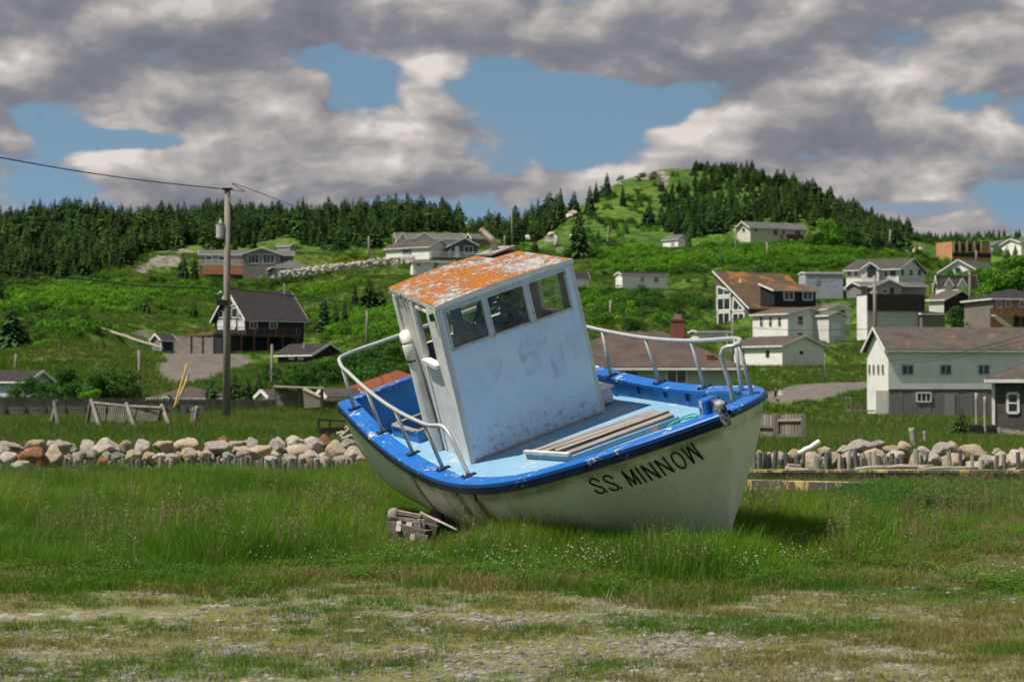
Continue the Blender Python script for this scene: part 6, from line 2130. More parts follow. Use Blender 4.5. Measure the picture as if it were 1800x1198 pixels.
# dry-stone wall below the hillside houses, and loose rocks on the hill
def stone_wall(label, path, hgt, n, name='stone_wall'):
    P = [at(*p) for p in path]
    mb = MB(); r = random.Random(4)
    c = P[0]
    ico = []
    bm = bmesh.new(); bmesh.ops.create_icosphere(bm, subdivisions=1, radius=1); iv = [v.co.copy() for v in bm.verts]; ifc = [tuple(v.index for v in f.verts) for f in bm.faces]; bm.free()
    for i in range(n):
        f = r.random() * (len(P) - 1); k = int(f)
        p = P[k].lerp(P[k + 1], f - k) + Vector((r.uniform(-.3, .3), r.uniform(-.5, .5), r.uniform(-.3, hgt)))
        s = [r.uniform(.18, .42) for _ in range(3)]
        b0 = len(mb.v)
        for v in iv:
            j = r.uniform(.8, 1.15)
            mb.v.append((p.x - c.x + v.x * s[0] * j, p.y - c.y + v.y * s[1] * j, p.z - c.z + v.z * s[2] * j * .8))
        for q in ifc: mb.f.append(tuple(b0 + x for x in q)); mb.mi.append(0)
    root = empty(name, c, 0, label, 'wall')
    o = mb.build('stones', RM['grey'], root); o['kind'] = 'stuff'
    return root


stone_wall('pale dry-stone retaining wall climbing below the hillside houses', [(492, 489, 388), (540, 482, 388), (600, 474, 390), (680, 464, 394), (727, 462, 392)], 1.3, 900)
OUT_L, OUT_R = [928, 968, 978, 1000, 1005, 1006, 1082, 1090, 1110, 1120, 1145, 1160], [1535, 1590, 1612]
for i, (x, y, rx, ry, D) in enumerate([(928, 418, 7, 6, 430), (978, 424, 6, 12, 430), (968, 412, 7, 5, 436), (1006, 376, 11, 7, 466), (1000, 380, 8, 6, 464), (1120, 311, 7, 3, 512), (1145, 304, 5, 2, 515), (1160, 324, 4, 5, 510), (1090, 324, 5, 3, 505), (1535, 425, 16, 9, 470), (1590, 432, 12, 8, 450), (1612, 440, 10, 7, 440), (1082, 362, 9, 5, 486), (1005, 415, 5, 4, 436), (1110, 330, 7, 4, 503)]):
    boulder(x, y, rx, ry, 'grey' if i % 2 else 'pale', D, ('%s bare outcrop from the left on the hillside under the peak' % nth(OUT_L.index(x))) if x in OUT_L else ('%s bare outcrop from the left on the right shoulder of the hill' % nth(OUT_R.index(x))), 'outcrops under the peak' if i < 13 and i not in (9, 10, 11) else 'outcrops on the right shoulder')
# ------------------------------------------------------------------ trees
def leaf_mat(name, c1, c2, c3, trans=.25, rnd=.35, pscale=.05):
    m, t, b = new_mat(name)
    nt = m.node_tree
    info = t.n('ShaderNodeObjectInfo')
    geo = t.n('ShaderNodeNewGeometry')
    c = t.mix(t.step(t.noise(geo.outputs['Position'], pscale * 12, 3, .6), .35, .65), c1, c2)
    c = t.mix(t.m('MULTIPLY', t.step(t.noise(info.outputs['Location'], pscale, 4, .6), .45, .62), .8), c, c3)
    k = t.m('ADD', 1 - rnd, t.m('MULTIPLY', info.outputs['Random'], 2 * rnd))
    c = t.mix(1.0, c, t.n('ShaderNodeCombineColor', None, i0=k, i1=k, i2=k).outputs[0], 'MULTIPLY')
    t.put(b.inputs['Base Color'], c)
    b.inputs['Roughness'].default_value = .75
    b.inputs['Specular IOR Level'].default_value = .15
    if trans:
        tl = t.n('ShaderNodeBsdfTranslucent', None, Color=t.mix(1.0, c, (1.0, 1.15, .6), 'MULTIPLY'))
        mx = t.n('ShaderNodeMixShader', None, i0=trans, i1=b.outputs[0], i2=tl.outputs[0])
        nt.links.new(mx.outputs[0], nt.nodes['Material Output'].inputs[0])
    return m


M_needle = leaf_mat('spruce_needles', (.026, .062, .022), (.042, .086, .028), (.058, .100, .028), .12, .4, .02)
M_needle2 = leaf_mat('young_spruce_needles', (.050, .110, .026), (.075, .140, .032), (.085, .145, .032), .15, .35, .02)
M_leafd = leaf_mat('dark_leaves', (.036, .095, .016), (.055, .13, .020), (.036, .085, .016), .3, .15)
M_leafb = leaf_mat('bright_leaves', (.085, .21, .014), (.13, .28, .018), (.07, .17, .014), .3, .2)
M_bark = plain('bark', (.10, .075, .055), (.06, .045, .035), 3, .9)


def conifer(seed, H=1.0, R=.22, levels=24, ragged=.25):
    r = random.Random(seed)
    V, Fc = [], []
    tw = r.uniform(0, 6)
    for L in range(levels):
        f = L / (levels - 1)
        z = H * (.06 + .93 * f ** 1.05)
        rad_ = R * (1 - f) ** (.60 if seed % 2 else .80) * (1 + r.uniform(-ragged, ragged)) + .012
        nb = max(5, int(15 - 9 * f))
        for k in range(nb):
            if r.random() < .10: continue
            a = tw + 2 * math.pi * k / nb + r.uniform(-.35, .35)
            l = rad_ * r.uniform(.65, 1.15)
            droop = r.uniform(.10, .42) * l - (.35 * l if f > .85 else 0)
            w = l * r.uniform(.13, .22) + .007
            d = Vector((math.cos(a), math.sin(a), 0)); s = Vector((-d.y, d.x, 0))
            p0 = Vector((0, 0, z)); p1 = d * l * .55 + Vector((0, 0, z - droop * .25 + .02)); p2 = d * l + Vector((0, 0, z - droop))
            roll = r.uniform(-.5, .5)
            s1 = s * math.cos(roll) + Vector((0, 0, 1)) * math.sin(roll)
            i = len(V)
            V += [p0 + s1 * w * .25, p0 - s1 * w * .25, p1 - s1 * w * .8, p2, p1 + s1 * w * .8]
            Fc += [(i, i + 1, i + 2), (i, i + 2, i + 4), (i + 4, i + 2, i + 3)]
            # hanging sprays
            i = len(V)
            dn = Vector((r.uniform(-.02, .02), r.uniform(-.02, .02), -w * r.uniform(1.0, 2.0)))
            V += [p0 * .4 + p1 * .6, p2, p1 + dn]
            Fc += [(i, i + 1, i + 2)]
    return np.array([tuple(v) for v in V]), np.array(Fc)


def trunk_mesh(name, H, r0, r1, bend=0.0, limbs=()):
    mb = MB()
    mb.tube([(0, 0, -.08 * H), (bend * .3, 0, H * .3), (bend, 0, H * .65), (bend * 1.1, 0, H)], [r0 * 1.25, r0, (r0 + r1) / 2, r1], 7)
    for a, b, q in limbs: mb.tube([a, (Vector(a) + Vector(b)) * .5 + Vector((0, 0, .03)), b], [q, q * .7, q * .3], 5)
    me = mb.mesh(name, True); me.materials.append(M_bark)
    return me


CON = []
for i in range(7):
    V, Fc = conifer(100 + i, 1.0, [.20, .23, .26, .19, .30, .22, .34][i], [34, 31, 28, 36, 27, 33, 26][i], .28)
    CON.append((V, Fc))
CON_ME, CON_ALL = [], []
for i, (V, Fc) in enumerate(CON):
    for mat in (M_needle, M_needle2):
        CON_ME.append(np_mesh('crown', V, Fc, [mat]))
    tr = trunk_mesh('trunk', .95, .018, .004)
    CON_ALL.append((V, Fc))
TR_ME = trunk_mesh('trunk', .93, .018, .003)


def spruce(p, h, label, group, var=None, young=False, wide=1.0):
    v = rt.randrange(7) if var is None else var
    root = empty('spruce_tree', p, rt.uniform(0, 6.28), label, 'tree', group)
    root.scale = (h * wide, h * wide, h)
    link('crown', CON_ME[2 * v + (1 if young else 0)], None, root)
    link('trunk', TR_ME, None, root)
    return root


rt = random.Random(77)
# single spruces one can pick out: (column, ground row, apparent height, distance, label)
SINGLE = [(22, 582, 70, 232, 'broad dark spruce at the left edge of the green slope'), (181, 630, 34, 232, 'small dark spruce above the brown bank at left'), (254, 553, 33, 290, 'small spruce on the slope between the wood and the chalet'), (341, 550, 30, 294, 'small round spruce left of the tall pole'),
          (322, 499, 52, 385, 'left of two spruces before the hillside house deck'), (342, 498, 44, 384, 'right of two spruces before the hillside house deck'), (568, 572, 60, 282, 'tall dark spruce right of the chalet'), (590, 572, 46, 281, 'second dark spruce right of the chalet'), (606, 568, 42, 284, 'third, smaller spruce right of the chalet'),
          (624, 541, 42, 312, 'spruce between the dry-stone wall and the wheelhouse'), (650, 550, 58, 300, 'tall spruce left of the wheelhouse'), (668, 548, 46, 300, 'spruce close to the wheelhouse corner'), (764, 485, 26, 371, 'little spruce before the lower white shed'),
          (371, 706, 60, 150, 'spruce just left of the tall pole behind the fence'), (413, 705, 62, 148, 'first dark spruce right of the tall pole behind the fence'), (433, 704, 56, 146, 'second dark spruce right of the tall pole behind the fence'), (455, 704, 58, 150, 'third dark spruce right of the tall pole behind the fence'),
          (1018, 457, 78, 412, 'large full spruce in the saddle right of the flue'), (940, 458, 46, 420, 'spruce in the saddle behind the roof'), (983, 380, 46, 468, 'pointed spruce on the crest left of the rock face'), (1009, 364, 42, 478, 'pointed spruce on the crest above the rock face'), (1037, 374, 46, 472, 'spruce on the crest below the peak'), (1067, 346, 40, 496, 'spruce standing highest on the left shoulder of the peak'),
          (1048, 356, 36, 490, 'spruce second highest on the left shoulder of the peak'), (1095, 372, 42, 480, 'spruce alone on the open face below the peak'), (1141, 400, 44, 462, 'spruce low on the open face below the peak'), (1120, 350, 22, 500, 'tiny spruce under the peak rocks'), (1210, 438, 32, 424, 'spruce beside the tiny white shed'), (1268, 478, 32, 372, 'dark spruce left of the orange-roofed chalet ridge'),
          (1574, 444, 56, 438, 'tall spruce at the foot of the hill against the sky'), (1612, 452, 30, 420, 'spruce left of the timber house'), (1671, 486, 20, 384, 'little spruce before the white gabled house'), (1690, 775, 54, 83, 'small green spruce standing behind the right rock row'), (1770, 452, 30, 440, 'spruce at the right edge before the skyline house'), (1785, 456, 26, 440, 'second spruce at the right edge before the skyline house'),
          (0, 560, 60, 300, 'spruce at the extreme left edge of the slope'), (895, 430, 40, 455, 'spruce right of the flue on the saddle'), (915, 424, 38, 462, 'spruce on the saddle beside the tall pole'),
          (205, 522, 22, 335, 'small spruce high on the left meadow'), (418, 560, 20, 285, 'tiny spruce behind the tall pole on the slope'), (48, 602, 24, 232, 'small spruce beside the broad one at the left edge'), (700, 520, 26, 335, 'small spruce just right behind the wheelhouse roof edge'), (640, 528, 24, 325, 'tiny spruce left of the tall pair by the wheelhouse'), (1052, 430, 26, 440, 'small spruce below the large one in the saddle'), (1100, 415, 26, 450, 'small spruce right of the pole on the slope'), (1160, 395, 30, 465, 'spruce left of the wood under the peak'), (1075, 385, 28, 475, 'spruce on the open face left of centre'), (955, 400, 34, 460, 'spruce between the flue and the pointed crest trees'),
          (1240, 500, 24, 350, 'small spruce above the bungalow chimney'), (1150, 545, 20, 300, 'small dark spruce on the slope above the bungalow')]
for x, y, hp, D, lab in SINGLE:
    p = at(x, y, D); p.z = min(p.z, TER.z1(p.x, p.y) + .15)
    spruce(p, hp / (F_PX / D) * 1.08, lab, None, young=hp < 35 or D < 100, wide=1.25 if hp > 55 else 1.05)

# the woods: each mass is grown from numpy points; the trees that make the skyline are things of their own
LOW = np.array([(-200, 545), (0, 530), (50, 505), (150, 486), (215, 466), (260, 440), (330, 430), (400, 436), (445, 434), (455, 418), (520, 416), (530, 432), (600, 436), (680, 420), (700, 406), (820, 404), (850, 414), (905, 424), (960, 412), (985, 395), (990, 330)])


def grow(n, pxr, Dr, low, up=None, seed=3, mind=2.2):
    r = np.random.default_rng(seed)
    px = r.uniform(*pxr, n); D = np.sqrt(r.uniform(Dr[0] ** 2, Dr[1] ** 2, n))
    x = (px - 900) / F_PX * D
    z = TER.z(x, D)
    qx, qy = ground_px(x, D, z)
    ok = qy < low(qx) + r.normal(0, 4, n)
    if up is not None: ok &= up(qx, qy, r)
    x, D, z, qx, qy = x[ok], D[ok], z[ok], qx[ok], qy[ok]
    keep = []
    cell = {}
    for i in range(len(x)):
        k = (int(x[i] // mind), int(D[i] // mind))
        if any((a, b) in cell for a in (k[0] - 0, k[0]) for b in (k[1], k[1])): continue
        cell[k] = 1; keep.append(i)
    return x[keep], D[keep], z[keep], qx[keep], qy[keep]


MASS_V = []
for i, (V, Fc) in enumerate(CON_ALL):
    n = len(V)
    tv = np.array([(.02, 0, -.05), (-.01, .017, -.05), (-.01, -.017, -.05), (0, 0, .9)])
    VV = np.concatenate([V, tv]); FF = np.concatenate([Fc, np.array([(n, n + 1, n + 3), (n + 1, n + 2, n + 3), (n + 2, n, n + 3)])])
    MASS_V.append(proto('spruce_%d' % i, np_mesh('mass_spruce', VV, FF, [M_needle if i % 2 else M_needle2])))


def wood(name, label, sky_label, sky_group, pts, hmean, skyn, seed):
    x, D, z, qx, qy = pts
    r = np.random.default_rng(seed)
    hgt = hmean * r.choice([.45, .6, .8, .95, 1.0, 1.0, 1.15, 1.3, 1.5], len(x)) * r.uniform(.85, 1.15, len(x)) * (1 + .6 * (fbm(x / 26, D / 40, 2) - .5) * 2)
    topy = qy - hgt * F_PX / D
    # skyline trees: topmost in each narrow column of the photo
    order = np.argsort(topy)
    sky = []
    used = {}
    for i in order:
        c = int(qx[i] // 7)
        if c in used or not (-10 < qx[i] < 1810): continue
        used[c] = 1; sky.append(i)
    sky = sorted(sky[:skyn], key=lambda i: qx[i])
    for k, i in enumerate(sky):
        spruce(Vector((x[i], D[i], z[i] - .1)), hgt[i] * 1.05, '%s %s' % (nth(k), sky_label), sky_group, wide=rt.uniform(.8, 1.8))
    rest = np.setdiff1d(np.arange(len(x)), sky)
    w = r.uniform(1.15, 1.75, len(rest))
    scatter(name, label, 'wood', np.stack([x[rest], D[rest], z[rest] - .1], 1), r.uniform(0, 6.28, len(rest)), np.stack([hgt[rest] * w, hgt[rest] * w, hgt[rest]], 1), r.integers(0, 7, len(rest)), MASS_V)


lowL = lambda q: np.interp(q, LOW[:, 0], LOW[:, 1])
wood('spruce_wood', 'dense dark spruce wood covering the left ridge', 'spruce from the left on the skyline of the left wooded ridge', 'skyline spruces of the left ridge', grow(15000, (-120, 990), (370, 540), lowL, None, 3, 2.1), 3.9, 130, 5)
LOWR = np.array([(1150, 280), (1165, 400), (1180, 408), (1230, 418), (1290, 392), (1330, 384), (1420, 388), (1440, 398), (1490, 425), (1560, 440), (1580, 430)])


def upR(qx, qy, r):
    lim = np.interp(qx, [1150, 1170, 1200, 1240], [300, 330, 305, 285])
    bare = ((np.abs(qx - 1185) < 34) & (qy < 330)) | ((np.abs(qx - 1215) < 40) & (qy < 306) & (r.random(len(qx)) < .75))
    return (qx > 1160) & ~bare & (fbm(qx / 30, qy / 14, 3) > .30)


wood('hill_wood', 'dark spruce wood on the right flank of the bare-topped hill', 'spruce from the left on the skyline of the bare-topped hill', 'skyline spruces of the hill', grow(9000, (1150, 1600), (405, 560), lambda q: np.interp(q, LOWR[:, 0], LOWR[:, 1]), upR, 4, 2.3), 2.8, 70, 6)
# thin far wood on the plain at right
pts = grow(900, (1590, 1960), (480, 700), lambda q: q * 0 + 432, None, 8, 4)
r_ = np.random.default_rng(3)
scatter('far_wood', 'low dark line of far trees on the right horizon', 'wood', np.stack([pts[0], pts[1], pts[2] - .1], 1), r_.uniform(0, 6, len(pts[0])), r_.uniform(1.6, 3.0, len(pts[0])), r_.integers(0, 7, len(pts[0])), [proto('far_%d' % i, o.data) for i, o in enumerate(MASS_V)])


# broadleaved trees and shrubs
def leaf_cloud(seed, blobs, n, leaf, flat=.0):
    """leaf quads on and inside overlapping uneven lobes"""
    r = np.random.default_rng(seed)
    V = np.zeros((n * 4, 3)); k = 0
    B = np.array(blobs, float)
    w = (B[:, 3] ** 2); w /= w.sum()
    which = r.choice(len(B), n, p=w)
    d = r.normal(size=(n, 3)); d /= np.linalg.norm(d, axis=1)[:, None]
    d[:, 2] = np.where(d[:, 2] < -.8, -d[:, 2], d[:, 2])
    rad_ = B[which, 3] * (r.uniform(.55, 1.0, n) ** .5) * (1 + .18 * np.sin(7 * d[:, 0] + seed) * np.sin(6 * d[:, 1] + 2 * d[:, 2] * 3))
    c = B[which, :3] + d * rad_[:, None] * np.array([1, 1, .85])
    nrm = d + r.normal(scale=.55, size=(n, 3)); nrm[:, 2] += .25
    nrm /= np.linalg.norm(nrm, axis=1)[:, None]
    u = np.cross(nrm, r.normal(size=(n, 3))); u /= np.linalg.norm(u, axis=1)[:, None]
    v = np.cross(nrm, u)
    s = leaf * r.uniform(.6, 1.4, n)[:, None]
    V[0::4] = c - u * s; V[1::4] = c - v * s * .55; V[2::4] = c + u * s; V[3::4] = c + v * s * .55
    return V, np.arange(n * 4).reshape(-1, 4)


def lobes(seed, n, R, H, h0):
    r = random.Random(seed)
    out = []
    for i in range(n):
        a = r.uniform(0, 6.28); q = R * math.sqrt(r.random()) * .75
        z = h0 + (H - h0) * (.10 + .76 * (i + r.random()) / n)
        q *= 1.15 - .45 * (z / H)
        out.append((q * math.cos(a), q * math.sin(a), z, R * r.uniform(.32, .48)))
    return out


BRO = []
for i in range(4):
    bl = lobes(50 + i, 17, .42, 1.0, .04)
    V, Fq = leaf_cloud(i, bl, 2600, .030)
    limbs = [((0, 0, .25), (b[0] * .8, b[1] * .8, b[2]), .018) for b in bl[:7]]
    tr = trunk_mesh('trunk', .6, .035, .012, .02, limbs)
    BRO.append(([np_mesh('crown', V, Fq, [M_leafd]), np_mesh('crown', V, Fq, [M_leafb])], tr))


def broadleaf(x, y, hp, D, label, bright=False, wide=1.0, group=None):
    p = at(x, y, D); p.z = TER.z1(p.x, p.y)
    cr, tr = BRO[rt.randrange(4)]
    root = empty('broadleaf_tree', p, rt.uniform(0, 6.28), label, 'tree', group)
    h_ = hp / (F_PX / D)
    root.scale = (h_ * wide, h_ * wide, h_)
    link('crown', cr[1 if bright else 0], None, root)
    link('trunk', tr, None, root)


for a in [(42, 703, 58, 150, 'dark leafy tree before the pale house at the left edge', False, 1.2), (122, 704, 84, 148, 'tallest dark leafy tree behind the left fence'), (85, 704, 50, 146, 'low leafy tree between the two taller ones at left', False, 1.3), (182, 704, 74, 150, 'round leafy tree left of the weathered pole', False, 1.2), (226, 704, 76, 152, 'leafy tree against the weathered pole', False, 1.0), (160, 704, 40, 145, 'low bush-like tree behind the crossed posts', True, 1.3), (258, 702, 34, 150, 'small leafy tree right of the weathered pole', False, 1.2),
          (500, 702, 46, 150, 'leafy tree behind the shelter', False, 1.3), (540, 702, 48, 152, 'second leafy tree behind the shelter', False, 1.4), (580, 700, 48, 158, 'leafy tree left of the red roof', False, 1.4), (620, 690, 46, 170, 'leafy tree above the red roof', False, 1.4), (660, 672, 40, 180, 'dark leafy tree beside the vent pipe', False, 1.4), (475, 690, 40, 170, 'dark leafy tree behind the pale pole', False, 1.2), (695, 668, 44, 182, 'dark leafy tree right behind the wheelhouse', False, 1.4),
          (1458, 432, 54, 424, 'bright leafy tree beside the cream hilltop bungalow', True, 1.1), (1432, 434, 34, 418, 'dark leafy tree below the cream bungalow', False, 1.5), (1500, 440, 40, 425, 'leafy tree at the foot of the hill wood', False, 1.3), (1752, 520, 72, 310, 'big bright leafy tree left of the deck house', True, 1.1), (1790, 512, 76, 312, 'big bright leafy tree at the right edge', True, 1.2), (1735, 560, 50, 284, 'leafy tree below the big bright one at right', True, 1.0), (1690, 578, 46, 274, 'dark leafy tree before the black-gabled house', False, 1.5), (1720, 580, 40, 270, 'dark leafy tree left of the timber stairs', False, 1.3),
          (1196, 590, 24, 270, 'round shrub tree above the bungalow roof', False, 1.4), (1110, 585, 34, 275, 'round leafy tree behind the bungalow roof', False, 1.4), (1340, 600, 18, 262, 'bush at the foot of the white two-storey house', False, 1.6), (1365, 602, 16, 262, 'second bush at the foot of the white two-storey house', False, 1.6), (1325, 606, 14, 268, 'small bush left of the white two-storey house', False, 1.6),
          (1480, 470, 26, 372, 'bush beside the metal shed', False, 1.6), (920, 590, 30, 275, 'bush on the slope behind the wheelhouse', True, 1.6)]:
    broadleaf(*a)
for x, y, hp, lab in ((597, 459, 17, 'left yellow flowering bush by the dry-stone wall'), (640, 453, 16, 'right yellow flowering bush by the dry-stone wall'), (618, 457, 12, 'small yellow flowering bush between the two larger ones')):
    p = at(x, y, 402); p.z = TER.z1(p.x, p.y)
    V, Fq = leaf_cloud(int(x), lobes(int(x), 9, .75, 1.0, .0), 1500, .05)
    root = empty('flowering_bush', p, 0, lab, 'bush'); h_ = hp / (F_PX / 402); root.scale = (h_ * 1.3, h_, h_)
    link('foliage', np_mesh('foliage', V, Fq, [M_yb if 'M_yb' in globals() else globals().setdefault('M_yb', leaf_mat('yellow_bush', (.30, .26, .015), (.16, .17, .016), (.34, .28, .02), .2, .1))]), None, root)
for x, y, hp, lab in ((540, 460, 18, 'left dark red bush by the hillside house'), (560, 461, 15, 'right dark red bush by the hillside house')):
    p = at(x, y, 396); p.z = TER.z1(p.x, p.y)
    V, Fq = leaf_cloud(int(x), lobes(int(x), 9, .75, 1.0, .0), 1200, .05)
    root = empty('red_bush', p, 0, lab, 'bush'); h_ = hp / (F_PX / 396); root.scale = (h_ * 1.2, h_, h_)
    link('foliage', np_mesh('foliage', V, Fq, [globals().setdefault('M_rb', leaf_mat('purple_bush', (.045, .022, .022), (.06, .03, .026), (.04, .02, .02), .2, .1))]), None, root)

# scrub over the slopes
SH = []
for i, mat in enumerate((M_leafd, M_leafb, M_leafb, M_leafd)):
    V, Fq = leaf_cloud(300 + i, lobes(300 + i, 9, .8, .9, -.2), 420, .085)
    SH.append(proto('shrub_%d' % i, np_mesh('shrub', V, Fq, [mat])))
r_ = np.random.default_rng(12)
n = 75000
D = np.sqrt(r_.uniform(115 ** 2, 520 ** 2, n)); px = r_.uniform(-300, 2100, n)
x = (px - 900) / F_PX * D; z = TER.z(x, D); qx, qy = ground_px(x, D, z)
THICK = [(1190, 452, 110, 18, 1.0), (1340, 452, 90, 20, 1.0), (1430, 452, 60, 20, 1.0), (1150, 470, 60, 10, .5), (640, 575, 70, 18, .8), (690, 570, 50, 20, .8), (100, 520, 130, 22, .42), (60, 560, 90, 22, .28), (240, 530, 90, 14, .22), (300, 515, 80, 10, .25), (560, 690, 90, 12, .5), (620, 665, 90, 12, .5), (130, 575, 90, 12, .35), (1100, 550, 90, 24, .35), (1230, 545, 40, 30, .6), (1480, 650, 30, 12, .4), (1560, 700, 20, 10, .0), (1440, 440, 60, 14, .8), (1620, 440, 50, 20, .6), (880, 480, 60, 30, .4), (1080, 400, 60, 40, .16), (1130, 340, 50, 30, .05), (1240, 590, 60, 10, .6), (300, 690, 120, 10, .15), (1050, 520, 60, 16, .4), (430, 690, 60, 14, .2), (1560, 560, 40, 20, .2), (1740, 470, 60, 40, .5), (500, 510, 120, 12, .2)]
CLEAR = [(330, 655, 90, 28, 1.5), (300, 600, 70, 18, 1.2), (400, 640, 80, 16, 1.2), (1420, 690, 80, 12, 1.5), (1500, 678, 90, 8, 1.4), (1440, 655, 90, 22, .6), (1285, 556, 46, 24, 2.0), (1370, 700, 40, 16, 2.0), (1600, 728, 110, 8, 1.2)]
dens = blob(qx, qy, THICK) * np.clip(3.2 * (fbm(x / 9, D / 9, 3) - .30), 0, 1.6) + .010 - blob(qx, qy, CLEAR)
ok = (r_.random(n) < dens) & (qx > -320) & (qx < 2130)
hs = [(o.location.x, o.location.y) for o in bpy.data.objects if o.type == 'EMPTY' and o.get('category') in ('house', 'shed', 'garage')]
x, D, z, px, qy = x[ok], D[ok], z[ok], qx[ok], qy[ok]
near = np.zeros(len(x), bool)
for o in bpy.data.objects:
    if o.type == 'EMPTY' and o.get('category') in ('house', 'shed', 'garage') and o.location.y > 110:
        th_ = o.rotation_euler.z
        dx, dy = x - o.location.x, D - o.location.y
        u, v = dx * math.cos(th_) + dy * math.sin(th_), -dx * math.sin(th_) + dy * math.cos(th_)
        near |= (u > -5) & (u < 15) & (v > -7) & (v < 11)
x, D, z = x[~near], D[~near], z[~near]
s = r_.uniform(.7, 1.7, len(x))
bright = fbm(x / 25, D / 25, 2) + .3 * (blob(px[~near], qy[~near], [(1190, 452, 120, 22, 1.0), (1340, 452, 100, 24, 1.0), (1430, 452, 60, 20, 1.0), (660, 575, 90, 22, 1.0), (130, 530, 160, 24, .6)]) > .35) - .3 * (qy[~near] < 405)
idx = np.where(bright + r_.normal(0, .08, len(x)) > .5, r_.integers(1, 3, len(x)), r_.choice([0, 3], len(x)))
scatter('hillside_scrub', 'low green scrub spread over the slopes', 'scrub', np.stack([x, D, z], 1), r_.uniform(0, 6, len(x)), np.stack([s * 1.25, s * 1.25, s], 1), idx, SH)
# ------------------------------------------------------------------ grass, flowers and gravel
def blade_mat(name, stops, dry, dry_amt, trans=.35, pscale=.35):
    m, t, b = new_mat(name)
    nt = m.node_tree
    info = t.n('ShaderNodeObjectInfo')
    loc = info.outputs['Location']
    n1 = t.noise(t.vm('MULTIPLY', loc, (1, .7, 0)), pscale, 5, .6)
    c = t.ramp(n1, stops)
    rnd = info.outputs['Random']
    isl = t.n('ShaderNodeNewGeometry').outputs['Random Per Island']
    c = t.mix(t.step(t.m('ADD', isl, t.m('MULTIPLY', t.m('SUBTRACT', t.noise(loc, .8, 3), .5), 1.2)), dry_amt, dry_amt + .1), c, dry)
    k = t.m('ADD', .70, t.m('ADD', t.m('MULTIPLY', rnd, .3), t.m('MULTIPLY', isl, .35)))
    c = t.mix(1.0, c, t.n('ShaderNodeCombineColor', None, i0=k, i1=k, i2=k).outputs[0], 'MULTIPLY')
    t.put(b.inputs['Base Color'], c)
    b.inputs['Roughness'].default_value = .55
    b.inputs['Specular IOR Level'].default_value = .25
    tl = t.n('ShaderNodeBsdfTranslucent', None, Color=t.mix(1.0, c, (1.05, 1.1, .55), 'MULTIPLY'))
    mx = t.n('ShaderNodeMixShader', None, i0=trans, i1=b.outputs[0], i2=tl.outputs[0])
    nt.links.new(mx.outputs[0], nt.nodes['Material Output'].inputs[0])
    return m


GREENS = [(.30, (.052, .132, .005)), (.48, (.092, .205, .008)), (.60, (.160, .260, .016)), (.75, (.070, .165, .007))]
M_blade = blade_mat('tall_grass_blades', GREENS, (.15, .125, .05), .90)
M_short = blade_mat('short_grass_blades', [(.3, (.075, .13, .012)), (.5, (.13, .16, .018)), (.65, (.155, .15, .034)), (.8, (.17, .14, .055))], (.24, .19, .10), .62)
M_turf = blade_mat('turf_blades', [(.3, (.048, .125, .007)), (.5, (.075, .165, .009)), (.7, (.10, .17, .014))], (.14, .115, .05), .85)
M_seed = blade_mat('seed_heads', [(.3, (.16, .14, .066)), (.5, (.19, .175, .075)), (.7, (.14, .105, .066))], (.24, .22, .12), .7, .25)
M_clover = blade_mat('clover_leaves', [(.3, (.05, .15, .008)), (.6, (.085, .20, .012))], (.12, .19, .02), .8)
M_flower = plain('clover_flower', (.50, .46, .40), (.42, .33, .30), 8, .8)
M_pinkfl = plain('pink_clover_flower', (.42, .20, .24), None, 8, .8)
M_gravel = plain('gravel_stone', (.17, .16, .148), (.10, .093, .086), 9, .9, .3, 30, perobj=.4)
M_gravel2 = plain('light_gravel_stone', (.28, .265, .245), (.20, .187, .172), 9, .9, .3, 30, perobj=.25)


def clump(seed, n, spread, h, w, lean, mat, hv=.35, seg=3):
    r = np.random.default_rng(seed)
    V, Fq, Ft = [], [], []
    for i in range(n):
        a = r.uniform(0, 6.28); q = spread * math.sqrt(r.random())
        bx, by = q * math.cos(a), q * math.sin(a)
        hh = h * r.uniform(1 - hv, 1 + hv)
        la = a + r.normal(0, 1.0); ln = lean * hh * r.uniform(.2, 1.3)
        fa = r.uniform(0, 6.28)
        sx, sy = math.cos(fa), math.sin(fa)
        i0 = len(V)
        for k in range(seg + 1):
            f = k / seg
            ww = w * (1 - f ** 1.6) * r.uniform(.9, 1.1)
            x = bx + math.cos(la) * ln * f ** 2; y = by + math.sin(la) * ln * f ** 2
            z = hh * (f - .12 * (ln / hh) * f ** 2) - .02
            if k < seg: V += [(x - sx * ww, y - sy * ww, z), (x + sx * ww, y + sy * ww, z)]
            else: V.append((x, y, z))
        for k in range(seg - 1):
            j = i0 + 2 * k
            Fq += [(j, j + 1, j + 3), (j, j + 3, j + 2)]
        j = i0 + 2 * (seg - 1)
        Fq.append((j, j + 1, j + 2))
    return np_mesh('clump', np.array(V), np.array(Fq), [mat])


